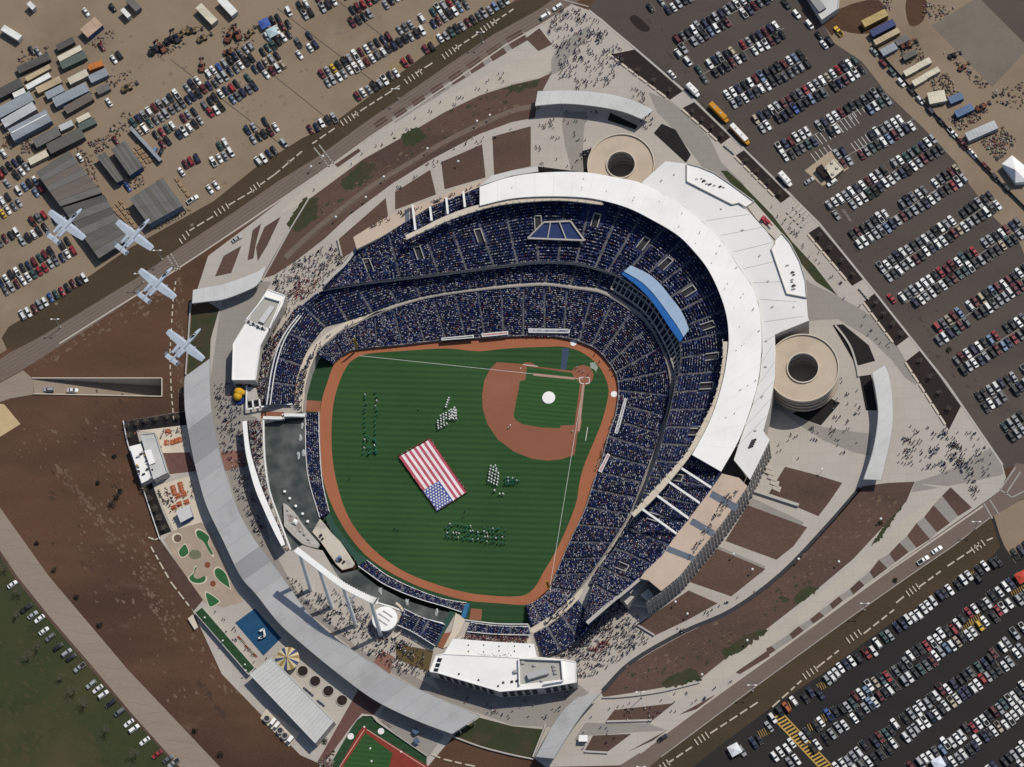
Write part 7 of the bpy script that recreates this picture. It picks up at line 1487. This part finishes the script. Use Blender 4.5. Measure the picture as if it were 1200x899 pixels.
at(Q, 1050, 787, 8, [('N', 465, 860), ('W', 530, 845), ('S', 588, 815), ('W', 632, 778), ('K', 690, 740), ('N', 742, 700), ('W', 758, 642), ('N', 832, 612), ('K', 872, 590), ('W', 915, 560), ('E', 962, 522), ('W', 1025, 502), ('W', 1068, 450), ('W', 1108, 412), ('W', 1150, 372), ('W', 1192, 325)])
at('bottom right corner row', 1050, 787, 8, [('K', 1020, 855), ('K', 1062, 812), ('S', 1108, 788), ('W', 1165, 755), ('W', 1192, 700), ('W', 1180, 860)])
rows([('corner row below the intersection', (1190, 650), (1208, 640), dict(double=False)), ('bottom row left of the crossing', (862, 884), (905, 858), dict(occ=.5, double=False)), ('row at the bottom edge of the lower right lot', (1010, 885), (1045, 866), dict(occ=.0))])
rows([('spare row below the south-east verge', (912, 836), (1168, 661), dict(double=False, occ=.88)), ('second row, lower right lot', (968, 853), (1200, 691), dict(occ=.97)), ('third row, lower right lot', (985, 905), (1205, 752), dict(occ=.97)), ('fourth row, lower right lot', (1072, 904), (1205, 812), dict(occ=.97)), ('fifth row, lower right lot', (1165, 910), (1210, 876), dict(occ=.97))])
la = math.atan2((W(0, 0)-W(10, -7)).y, (W(0, 0)-W(10, -7)).x)
at('line along the lower left lawn', 0, 675, 4, [('W', 60, 42), ('K', 128, 152), ('S', 155, 185), ('W', 187, 203), ('W', 208, 260), ('G', 238, 290), ('K', 275, 335), ('S', 315, 362), ('K', 335, 385), ('S', 375, 432), ('S', 430, 510), ('W', 460, 532), ('W', 486, 558), ('K', 520, 600), ('G', 562, 640), ('W', 606, 692), ('W', 630, 718), ('W', 680, 776), ('R', 738, 838), ('G', 790, 860), ('S', 815, 880)], la)
fa_ = math.atan2((W(1200, 255)-W(1130, 175)).y, (W(1200, 255)-W(1130, 175)).x)
at('line along the dark mesh fence', 900, 0, 4, [('S', 497, 245), ('D', 540, 300), ('T', 582, 342), ('W', 625, 390), ('K', 672, 430), ('W', 715, 472), ('N', 760, 520), ('K', 810, 572), ('W', 865, 626), ('D', 912, 678), ('W', 958, 724), ('D', 1020, 785), ('K', 1066, 836), ('K', 1115, 882)], fa_)
at('line by the top office building', 900, 0, 4, [('K', 85, 22), ('W', 112, 45), ('W', 135, 70), ('D', 160, 72), ('W', 195, 118), ('S', 222, 142), ('K', 240, 172), ('W', 262, 212), ('K', 288, 196), ('Y', 330, 150)])
ra = math.atan2((W(100, 0)-W(0, 62)).y, (W(100, 0)-W(0, 62)).x)
at('upper traffic, south-east road', 900, 450, 4, [('W', 728, 828), ('W', 792, 780)], ra)
at('lower traffic, south-east road', 600, 675, 4, [('K', 705, 762), ('K', 745, 740)], ra)
at('traffic at the top intersection', 600, 0, 4, [('W', 157, 78), ('W', 213, 37)], ra)
at('lane beside the dark planters', 600, 0, 4, [('W', 750, 352)], fa_)
at('two vehicles in the sunken ramp', 0, 450, 4, [('S', 228, 25), ('W', 340, 28)], 0)
at('asphalt beside the fifth planter', 900, 225, 4, [('R', 580, 502)], fa_)
at('open storage yard, upper left', 0, 0, 4, [('W', 512, 483), ('K', 530, 40), ('W', 405, 60), ('D', 478, 223), ('W', 790, 430), ('K', 560, 262), ('W', 535, 282), ('K', 150, 240), ('S', 180, 245), ('W', 640, 585), ('W', 1015, 872), ('W', 985, 890), ('D', 543, 660), ('W', 376, 742), ('B', 600, 880), ('N', 570, 868), ('W', 852, 808), ('W', 20, 722), ('K', 45, 780), ('R', 5, 820), ('K', 20, 800)])
at('paved walk left of the grandstand', 0, 225, 4, [('S', 1112, 222), ('W', 995, 10), ('W', 905, 38)], ra)
at('van group, second right lot row', 600, 0, 4, [('W', 780, 252), ('W', 810, 225), ('W', 825, 290)], None, 'van')
at('trucks beside the ticket office', 900, 0, 4, [('W', 300, 860), ('S', 195, 850)], ra)
# strongly coloured cars seen in the rows
for c, u, v in (('R', 865, 51), ('D', 795, 42), ('D', 858, 72), ('R', 942, 103), ('B', 934, 125), ('D', 928, 118), ('R', 980, 77), ('D', 926, 165), ('D', 982, 128), ('D', 1002, 184), ('R', 1117, 221), ('D', 1017, 212), ('R', 1102, 320), ('D', 1128, 380), ('R', 1094, 385), ('R', 1140, 293), ('R', 1175, 392), ('R', 1190, 395), ('D', 1168, 410), ('D', 1127, 415), ('N', 1052, 300), ('T', 1123, 324),
                ('R', 190, 158), ('R', 247, 141), ('R', 222, 192), ('D', 235, 102), ('R', 272, 107), ('D', 281, 165), ('B', 255, 85), ('N', 278, 72), ('R', 395, 27), ('R', 399, 41), ('D', 374, 92), ('Y', 391, 80), ('D', 357, 156), ('R', 425, 3), ('R', 434, 2), ('R', 477, 73), ('D', 496, 60), ('D', 423, 58), ('R', 525, 5), ('R', 346, 25), ('D', 315, 80), ('D', 455, 40), ('R', 53, 248), ('Y', 3, 250), ('R', 90, 296), ('R', 45, 322), ('R', 53, 320), ('D', 25, 335), ('D', 58, 300), ('D', 40, 312), ('B', 60, 347), ('R', 73, 341), ('D', 40, 362), ('D', 217, 192), ('D', 180, 100), ('R', 52, 230)):
    p = W(u, v); best = min(CARS, key=lambda q: (q[0].x-p.x)**2+(q[0].y-p.y)**2)
    if (best[0]-p).length < 5: best[2] = c
# remove doubles that would overlap
keep = []
cell = {}
for q in CARS:
    k = (int(q[0].x//6), int(q[0].y//6)); ok = True
    for i in (-1, 0, 1):
        for j in (-1, 0, 1):
            for o in cell.get((k[0]+i, k[1]+j), ()):
                dlt = q[0]-o[0]; a = o[1]; lx = abs(dlt.x*math.cos(a)+dlt.y*math.sin(a)); ly = abs(-dlt.x*math.sin(a)+dlt.y*math.cos(a))
                if lx < 4.6 and ly < 1.9: ok = False
    if ok: keep.append(q); cell.setdefault(k, []).append(q)
CARS = keep
TYPES = {k: vehicle(k) for k in ('sedan', 'suv', 'pickup', 'van')}
CATN = {'sedan': 'car', 'suv': 'suv', 'pickup': 'pickup truck', 'van': 'van'}
OBN = {'sedan': 'parked_car', 'suv': 'parked_suv', 'pickup': 'parked_pickup', 'van': 'parked_van'}
WORD = {'sedan': 'car', 'suv': 'SUV', 'pickup': 'pickup', 'van': 'van'}
M_lampg = mat('lamp_glass', (.6, .6, .56), rough=.3)
byrow = {}
for q in CARS: byrow.setdefault(q[3], []).append(q)
for nm, l in byrow.items():
    e = np.array([(q[0].x, q[0].y) for q in l]); d = np.array((1.0, .6)) if np.ptp(e[:, 0]) > np.ptp(e[:, 1])*.8 else np.array((.7, -.7))
    if nm.startswith('line '): d = np.array((.7, -.7))
    l.sort(key=lambda q: q[0].x*d[0]+q[0].y*d[1]*0.3)
    cnt = {}
    for q in l:
        k = (q[2], q[4]); cnt[k] = cnt.get(k, 0)+1; q.append(cnt[k])
    for q in l:
        n_ = cnt[(q[2], q[4])]; base_ = f"{CN[q[2]]} {WORD[q[4]]}"
        q.append((base_+' in the '+q[3] if n_ == 1 else f"{nth(q[5])} {base_} from left in the {q[3]}"))
def dcam(q): return (Vector(q[0])-CPOS).length
def infr(q):
    d = q[0]-CPOS; x = d.dot(RIGHT); y = d.dot(UP); zz = -d.dot(ZC); return abs(x/zz*FOC) < 605 and abs(y/zz*FOC) < 455
first = {}; rest = []
for kind in TYPES:
    l = sorted([q for q in CARS if q[4] == kind], key=lambda q: (not infr(q), dcam(q)))
    LIM = {'sedan': 300, 'suv': 300, 'pickup': 300, 'van': 300}[kind]
    for i, q in enumerate(l):
        if not infr(q): continue
        if i >= LIM: rest.append(q); continue
        if kind not in first:
            o = TYPES[kind][0].build(OBN[kind], [M_carpaint, M_tyre, M_lampg]); TYPES[kind][1].build('window_glass', M_glass, o); first[kind] = o
        else: o = dup(first[kind])
        z = 0.13 if q[3] != 'two vehicles in the sunken ramp' else -1.0
        o.location = (q[0].x, q[0].y, z); o.rotation_euler = (0, 0, q[1]); s = rnd.uniform(.96, 1.08); o.scale = (s, rnd.uniform(.97, 1.05), rnd.uniform(.95, 1.08))
        c = PAL[q[2]]; f_ = rnd.uniform(.8, 1.15); o.color = (min(.8, c[0]*f_), min(.8, c[1]*f_), min(.8, c[2]*f_), 1); tag(o, q[6], CATN[kind], 'parked '+CATN[kind]+'s')
# the far surplus as one mesh
V, F, K = [], [], []; off = 0; Vs, Fs, Ks = [], [], []
for q in rest:
    for part, colr in ((0, None), (1, (.012, .014, .017))):
        m = TYPES[q[4]][part]; v = np.array(m.v); c, s = math.cos(q[1]), math.sin(q[1]); w_ = np.stack([v[:, 0]*c-v[:, 1]*s+q[0].x, v[:, 0]*s+v[:, 1]*c+q[0].y, v[:, 2]+.1], 1)
        f_ = [(a+off for a in x) for x in m.f]; f_ = [tuple(x) for x in f_]
        for x, mi in zip(f_, m.m):
            col = colr or (PAL[q[2]] if mi == 0 else (.02, .02, .02) if mi == 1 else (.6, .6, .56))
            if len(x) == 4: Fs.append(x); Ks.append(col)
            elif len(x) > 4:
                for t_ in range(1, len(x)-2, 2): Fs.append((x[0], x[t_], x[t_+1], x[t_+2])); Ks.append(col)
        Vs.append(w_); off += len(v)
if rest: np_mesh('distant_parked_cars', np.concatenate(Vs), np.array(Fs), np.array(Ks), M_attcar)
# painted stall lines
b = MB()
for q in CARS:
    if 'lot' not in q[3] or 'top left' in q[3]: continue
    p = q[0]; d = Vector((math.cos(q[1]), math.sin(q[1]), 0)); n = Vector((-d.y, d.x, 0)); a = p+n*1.46
    b.add([(x.x, x.y, L5) for x in (a-d*2.7+n*.06, a-d*2.7-n*.06, a+d*2.7-n*.06, a+d*2.7+n*.06)], [(0, 1, 2, 3)])
tag(b.build('stall_lines', M_faded), kind='stuff')
segs = []
for a, c in (((917, 179), (1038, 111)), ((985, 187), (1071, 139)), ((889, 146), (1008, 76)), ((1003, 282), (1131, 201)), ((1037, 320), (1168, 233)), ((1062, 355), (1200, 264)), ((1096, 394), (1206, 322)), ((1125, 429), (1206, 378)), ((856, 117), (946, 68)), ((822, 88), (919, 33)), ((797, 52), (905, -12))):
    segs.append((a, c))
lines('row_line', segs, .25, M_faded, L5)
segs = []
for (u0, v0), (u1, v1), n_ in (((955, 157), (975, 146), 5), ((975, 146), (998, 133), 6), ((990, 128), (1010, 117), 5), ((997, 168), (1030, 148), 9), ((950, 180), (970, 170), 5)):
    for i in range(n_):
        f_ = i/(n_-1); u, v = u0+(u1-u0)*f_, v0+(v1-v0)*f_; segs.append(((u, v), (u+9, v+12)))
lines('empty_stall_lines', segs, .2, M_paint, L5)
# bus, coach, delivery trucks
def bus(label, a, b, col, roofc, name='bus', hood=True):
    A, B = W(*a), W(*b); c = (A+B)/2; d = B-A; L = d.length; t = empty(name, (c.x, c.y, .08), label, 'bus' if name == 'bus' else 'truck'); t.rotation_euler[2] = math.atan2(d.y, d.x)
    h = L/2; x1 = h-(1.4 if hood else .2)
    m = MB(); m.loft([[(x, -1.25, .5), (x, 1.25, .5), (x, 1.25, z-.25), (x, -1.25, z-.25)] for x, z in ((-h, 3.0), (x1, 3.0))]); m.build('body', col, t)
    m = MB(); m.loft([[(x, -1.2, 2.75), (x, 1.2, 2.75), (x, .95, 3.1), (x, -.95, 3.1)] for x in (-h+.1, x1-.1)]); m.build('roof', roofc, t)
    if hood: m = MB(); m.loft([[(x1, -1.1, .5), (x1, 1.1, .5), (x1, 1.0, 1.8), (x1, -1.0, 1.8)], [(h, -.9, .5), (h, .9, .5), (h, .8, 1.4), (h, -.8, 1.4)]]); m.build('bonnet', col, t)
    for s in (-1, 1):
        for k in range(int((L-3)/1.3)): m = MB(); m.box(-h+1.0+k*1.3, s*1.26, 2.1, 1.0, .06, .75); m.build('window', M_glass, t)
    m = MB(); m.box(x1+.03, 0, 2.1, .08, 2.1, .9); m.build('windscreen', M_glass, t)
    for x in (-h+2.2, h-1.9):
        for s in (-1, 1): m = MB(); m.tube((x, s*1.0, .5), (x, s*1.3, .5), .5, .5, 10); m.build('wheel', M_tyre, t)
    for x in (-h*.5, h*.2): m = MB(); m.box(x, 0, 3.14, .8, .8, .12); m.build('roof_hatch', M_conc, t)
my = mat('bus_yellow', (.52, .25, .02), (.48, .22, .02), .5)
bus('yellow school bus parked beside the second dark planter', (832.5, 123.5), (853, 144), my, my)
bus('white roofed bus with yellow nose behind the yellow one', (857, 148.5), (877.5, 170), my, M_wroof)
bus('white delivery truck on the lane just above the bus', (806, 101), (819, 114), M_wroof, M_wroof, 'delivery_truck')
bus('white box truck on the lane near the ticket office', (914, 204.5), (927, 219), M_wroof, M_wroof, 'delivery_truck')
# ------------------------------------------------------------------ people
def person_mesh(step=.25):
    me = bpy.data.meshes.new('walker')
    J = [(0, 0, .95), (0, 0, 1.2), (0, 0, 1.42), (.02, 0, 1.53), (.04, 0, 1.66), (.02, 0, 1.76), (0, .19, 1.40), (-.02, .25, 1.15), (.1, .24, .93), (0, -.19, 1.40), (.02, -.25, 1.15), (-.08, -.24, .93), (0, .1, .88), (step*.6, .1, .5), (step, .1, .07), (step+.16, .1, .04), (0, -.1, .88), (-step*.3, -.1, .5), (-step, -.1, .1), (-step+.15, -.1, .05)]
    E = [(0, 1), (1, 2), (2, 3), (3, 4), (4, 5), (2, 6), (6, 7), (7, 8), (2, 9), (9, 10), (10, 11), (0, 12), (12, 13), (13, 14), (14, 15), (0, 16), (16, 17), (17, 18), (18, 19)]
    r_ = [.16, .16, .15, .07, .11, .08, .08, .055, .045, .08, .055, .045, .1, .07, .05, .05, .1, .07, .05, .05]
    me.from_pydata(J, E, []); o = bpy.data.objects.new('walker', me); C.objects.link(o); md = o.modifiers.new('s', 'SKIN')
    for i, v in enumerate(me.skin_vertices[0].data): v.radius = (r_[i], r_[i]*1.0); v.use_root = i == 0
    bpy.context.view_layer.update(); ev = o.evaluated_get(bpy.context.evaluated_depsgraph_get()); out = bpy.data.meshes.new_from_object(ev); bpy.data.objects.remove(o)
    for m in (M_cloth, mat('dark_trousers', (.03, .035, .055), (.08, .08, .09), 3.), mat('hair_and_skin', (.10, .065, .045), (.25, .15, .10), 6.)): out.materials.append(m)
    zc = np.empty(len(out.vertices)*3); out.vertices.foreach_get('co', zc); zc = zc.reshape(-1, 3)
    out.polygons.foreach_set('material_index', [2 if zc[list(p.vertices), 2].mean() > 1.5 else 1 if zc[list(p.vertices), 2].mean() < .86 else 0 for p in out.polygons]); out.update(); return out
PM = [person_mesh(.25), person_mesh(.12), person_mesh(.2)]
PM[2].polygons.foreach_set('material_index', [0]*len(PM[2].polygons)); PM[2].update()
PC = {'white': (.72, .72, .70), 'navy': (.015, .02, .06), 'black': (.015, .015, .017), 'grey': (.16, .16, .165), 'blue': (.03, .07, .28), 'red': (.32, .03, .03), 'orange': (.48, .11, .04), 'tan': (.30, .22, .14), 'green': (.05, .22, .17)}
PEOPLE = []
def inpoly(P, x, y):
    c = False; j = len(P)-1
    for i in range(len(P)):
        if (P[i][1] > y) != (P[j][1] > y) and x < (P[j][0]-P[i][0])*(y-P[i][1])/(P[j][1]-P[i][1])+P[i][0]: c = not c
        j = i
    return c
STD = ['navy']*5+['black']*4+['grey']*3+['white']*3+['blue']*2+['red', 'tan']
def crowd(where, px, n, z=.08, cols=STD, solo=0, clump=.5):
    xs, ys = [p[0] for p in px], [p[1] for p in px]; k = 0; g = 0; cx = None
    while k < n and g < n*60:
        g += 1
        if cx is None or rnd.random() > clump: cx = (rnd.uniform(min(xs), max(xs)), rnd.uniform(min(ys), max(ys)))
        u, v = cx[0]+rnd.gauss(0, 2.2)*(clump > 0), cx[1]+rnd.gauss(0, 2.2)*(clump > 0)
        if inpoly(px, u, v): PEOPLE.append([W(u, v, z), rnd.uniform(0, 6.28), rnd.choice(cols), where, k < solo, z]); k += 1
def spot(where, pts, cols, z, ang=None):
    for u, v in pts: PEOPLE.append([W(u, v, z), rnd.uniform(0, 6.28) if ang is None else ang, rnd.choice(cols), where, True, z])
fz = FZ+.1
# on the field: flag holders, two white-capped bands, two green-clad lines
per = []
for (a, b) in zip(FL, FL[1:]+FL[:1]):
    n_ = int(math.hypot(b[0]-a[0], b[1]-a[1])/2.3)
    for i in range(n_): per.append((a[0]+(b[0]-a[0])*i/n_+(a[0]+b[0]-2*507.7)*.008, a[1]+(b[1]-a[1])*i/n_+(a[1]+b[1]-2*556)*.008))
spot('edge of the giant flag', per, ['red', 'red', 'red', 'orange', 'white'], fz)
J = lambda: rnd.uniform(-.35, .35)
spot('white clad band above the giant flag', [(513.5+3.3*j+.2*i+J(), 491-1.9*j+3.2*i+J()) for i in range(5) for j in range(7) if (i+j) > 0 and not (i == 4 and j > 3) and rnd.random() < .95]+[(526.5-.9*i, 468+2.6*i) for i in range(5)]+[(529+3.0*i+J(), 482+3.3*j+J()) for i in range(3) for j in range(4)], ['white'], fz)
spot('white clad band right of the giant flag', [(573+3.2*j+.5*i+J(), 565-3.5*i+1.6*j+J()) for i in range(6) for j in range(4) if not (i > 4 and j > 2)]+[(581, 547), (580, 576), (586, 580), (590, 580)], ['white'], fz)
spot('teal clad tail of the right band', [(593+2.6*i+J(), 561+3.4*j+J()) for i in range(7) for j in range(3) if i < 5 or j == 1], ['green', 'green', 'white'], fz)
lane = []
for i in range(14): lane += [(430+rnd.uniform(-2, 1)-.15*i, 463+5.3*i+rnd.uniform(-1, 1)), (441+rnd.uniform(-1, 2)-.1*i, 461+5.3*i+rnd.uniform(-1, 1))]
PEOPLE_F = len(PEOPLE)
spot('long green clad double line left of the flag', lane+[(434+rnd.uniform(-5, 9), 512+rnd.uniform(0, 24)) for _ in range(14)], ['green', 'green', 'green', 'white'], fz)
spot('green clad block at the bottom of the outfield', [(524+3.4*i+rnd.uniform(-1, 1), 615+5.0*j+.35*i+rnd.uniform(-1, 1)) for i in range(21) for j in range(4) if rnd.random() < .8], ['green', 'green', 'green', 'white'], fz)
spot('clay track along the third base side', [(600+3.2*i+rnd.uniform(-1, 1), 395.2+rnd.uniform(-.6, .8)) for i in range(24)], ['white', 'white', 'red', 'tan'], fz)
spot('clay track along the first base side', [(727-.29*i*3.2+rnd.uniform(-1, 1), 470+2.6*i) for i in range(32)], ['white', 'white', 'navy', 'tan'], fz)
spot('plate area and backstop', [(676, 431), (680, 434), (684, 436), (689, 440), (697, 416), (703, 424), (709, 420), (700, 412), (715, 433), (719, 440), (695, 404), (690, 406)], ['black', 'white', 'red', 'navy'], fz)
spot('open outfield grass', [(491, 480), (545, 600), (463, 620), (410, 561), (466, 622), (543, 606)], ['black', 'navy'], fz)
spot('infield clay near second base', [(598, 500), (596, 502), (671, 506)], ['white'], fz)
# around the stadium
crowd('busy top plaza', [(640, 30), (660, 8), (692, 14), (732, 62), (716, 100), (690, 106), (655, 104), (655, 70)], 420, solo=20, clump=.6)
crowd('paving below the top canopy', [(632, 130), (700, 130), (700, 160), (680, 200), (625, 200)], 60, solo=4)
crowd('walk between the top canopy and planters', [(735, 98), (762, 112), (758, 126), (770, 140), (756, 155), (745, 128)], 60, solo=4)
crowd('crowd right of the right hand gate canopy', [(1048, 498), (1080, 492), (1110, 498), (1126, 515), (1140, 545), (1120, 555), (1070, 548), (1050, 540)], 230, solo=16, clump=.75)
crowd('queue leading to the right intersection', [(1108, 512), (1118, 512), (1140, 548), (1150, 580), (1142, 586), (1128, 556)], 90, solo=6)
crowd('pale paving near the right lot corner', [(1120, 500), (1150, 510), (1172, 545), (1168, 560), (1130, 560)], 50, solo=4)
crowd('plaza left of the right hand canopy', [(905, 520), (930, 500), (1000, 500), (1012, 540), (960, 535), (915, 540)], 40, solo=4)
crowd('plaza around the round right tower', [(985, 440), (1005, 450), (1010, 495), (970, 505)], 30, solo=2)
crowd('walkway beside the middle planters', [(880, 205), (920, 250), (1000, 340), (1050, 410), (1030, 410), (970, 330), (900, 240)], 40, solo=3)
crowd('left concourse inside the long canopy', [(250, 450), (272, 448), (283, 475), (282, 500), (288, 545), (300, 590), (318, 640), (306, 640), (280, 585), (258, 520)], 330, solo=20, clump=.5)
crowd('lower concourse inside the long canopy', [(335, 672), (362, 690), (420, 735), (470, 748), (500, 765), (505, 795), (470, 790), (430, 765), (385, 730), (350, 700)], 380, solo=20, clump=.55)
crowd('terrace around the scoreboard posts', [(360, 690), (392, 690), (430, 712), (442, 745), (480, 750), (470, 760), (420, 740), (385, 712)], 170, cols=['navy', 'navy', 'black', 'white'])
crowd('concourse below the big white building', [(520, 800), (580, 822), (640, 818), (672, 806), (660, 840), (600, 845), (545, 830)], 45, solo=4)
crowd('crowded walk at the left tip of the grandstand', [(320, 325), (345, 307), (390, 284), (400, 300), (410, 305), (385, 330), (350, 352), (335, 372), (322, 340)], 330, solo=15, clump=.4)
crowd('walk at the left tip, orange group', [(340, 335), (375, 322), (382, 332), (350, 356), (340, 352)], 90, cols=['orange', 'orange', 'red', 'white'], solo=6)
crowd('stands side of the left white building', [(306, 410), (330, 385), (346, 362), (355, 356), (336, 386), (322, 410), (313, 440), (308, 472), (300, 460)], 520, cols=STD+['red'], clump=.2)
crowd('narrow seats along the left bullpen', [(345, 456), (353, 436), (366, 414), (369, 415), (360, 434), (355, 456), (353, 480), (345, 478)], 150, z=.4, clump=.2)
crowd('walk behind the left pool', [(291, 492), (307, 492), (309, 540), (314, 578), (330, 622), (340, 645), (333, 646), (318, 616), (303, 570), (296, 530)], 420, cols=['navy', 'black', 'white', 'grey', 'red'], clump=.2)
crowd('plaza at the right tip of the grandstand', [(640, 764), (664, 758), (695, 732), (735, 712), (750, 725), (745, 735), (766, 748), (742, 764), (700, 790), (680, 795), (668, 772)], 520, solo=20, clump=.4)
crowd('plaza at the right tip, orange group', [(690, 762), (712, 748), (718, 758), (694, 770)], 60, cols=['orange', 'orange', 'red'], solo=5)
crowd('dense rows behind the right corner terrace', [(640, 766), (664, 752), (686, 738), (722, 702), (735, 708), (705, 740), (668, 772)], 420, clump=.2)
crowd('pale walkway on the right arm', [(640, 733), (660, 719), (675, 702), (671, 699), (655, 712), (637, 727)], 60, z=.4, cols=['navy', 'black', 'blue'])
crowd('pale walkway on the left arm', [(345, 458), (353, 433), (368, 408), (382, 394), (418, 374), (420, 377), (385, 400), (368, 415), (350, 450)], 45, z=.4, cols=['navy', 'black', 'blue', 'white'])
crowd('right tan upper concourse', [(868, 572), (842, 608), (812, 650), (800, 662), (812, 640), (838, 602), (850, 580)], 70, z=19.75, solo=4, cols=['black', 'grey', 'red', 'tan', 'white'])
crowd('left tan upper concourse', [(432, 268), (458, 252), (500, 238), (545, 222), (570, 213), (545, 224), (500, 242), (460, 258)], 60, z=19.75, solo=4, cols=['black', 'grey', 'red', 'tan', 'white'])
crowd('standing deck above the white building', [(548, 744), (583, 746), (620, 747), (620, 753), (578, 752), (540, 748)], 220, z=.95, cols=['tan', 'white', 'red', 'navy', 'orange'], clump=.2)
crowd('south-east paths', [(780, 745), (830, 715), (880, 690), (890, 685), (840, 715), (790, 750)], 20, solo=3)
crowd('lower gate paths', [(690, 830), (760, 820), (840, 800), (900, 770), (840, 815), (720, 870), (680, 880)], 50, solo=5)
crowd('north-west outer walk', [(350, 236), (425, 180), (500, 128), (600, 74), (600, 95), (520, 130), (425, 184)], 30, solo=5)
crowd('north-west inner paths', [(410, 250), (460, 216), (560, 158), (620, 145), (620, 148), (568, 168), (520, 190), (455, 230)], 30, solo=4)
crowd('upper patio tables', [(166, 505), (218, 500), (222, 528), (190, 528)], 14, solo=2)
crowd('lower patio tables', [(185, 572), (228, 560), (235, 590), (205, 615)], 26, solo=3)
crowd('play area beside the blue pad', [(250, 715), (275, 735), (305, 775), (320, 765), (345, 790), (300, 785), (265, 745)], 26, solo=4)
# labels: the ones built singly are told apart by clothing and place in their group
solo = [q for q in PEOPLE if q[4]]; 
solo.sort(key=lambda q: 0 if q[5] < -5 else 1)
solo = solo[:300] if len(solo) > 300 else solo
sset = set(id(q) for q in solo); cnt = {}
for q in solo: cnt.setdefault((q[2], q[3]), []).append(q)
hm = MB(); hm.tube((0, 0, 1.70), (0, 0, 1.74), .27, .25, 10); hm.tube((0, 0, 1.74), (0, 0, 1.9), .16, .13, 8); HATM = None
for (c_, wh), l in cnt.items():
    l.sort(key=lambda q: q[0].x)
    for i, q in enumerate(l):
        k = (2 if 'clad' in wh else 1) if q[5] < -5 else 0
        o = bpy.data.objects.new('person', PM[k]); C.objects.link(o); o.location = q[0]; o.rotation_euler = (0, 0, q[1]); s = rnd.uniform(.95, 1.06)*(1.3 if k == 2 else 1); o.scale = (s, s, s); col = PC[c_]; o.color = (*col, 1)
        if c_ == 'white' and 'white clad' in wh:
            if HATM is None: ho = hm.build('hat', M_paint, o); HATM = ho.data
            else: ho = bpy.data.objects.new('hat', HATM); C.objects.link(ho); ho.parent = o
        tag(o, (f'{nth(i+1)} {c_}-clothed person from the left, {wh}' if len(l) > 1 else f'only {c_}-clothed person standing at the {wh}'), 'person', wh)
oth = [q for q in PEOPLE if id(q) not in sset]
pos = np.array([tuple(q[0]) for q in oth]); an = np.array([q[1] for q in oth]); fw = np.stack([np.cos(an), np.sin(an)], 1)
cl = np.array([PC[q[2]] for q in oth])*(.75+.5*nrs.rand(len(oth), 1)); hd = HEAD[nrs.choice(len(HEAD), len(oth), p=HP)]; lg = np.array((.03, .035, .06))*(.5+1.5*nrs.rand(len(oth), 1))
Vv, Ff, Kk = box_field(pos, fw, [(0, .82, 1.48, .19, .12, .24, .13), (.02, 1.48, 1.76, .09, .1, .08, .09), (.05, 0, .82, .13, .1, .18, .12)], [cl, hd, lg])
np_mesh('strolling_crowd', Vv, Ff, Kk, M_attcrowd)
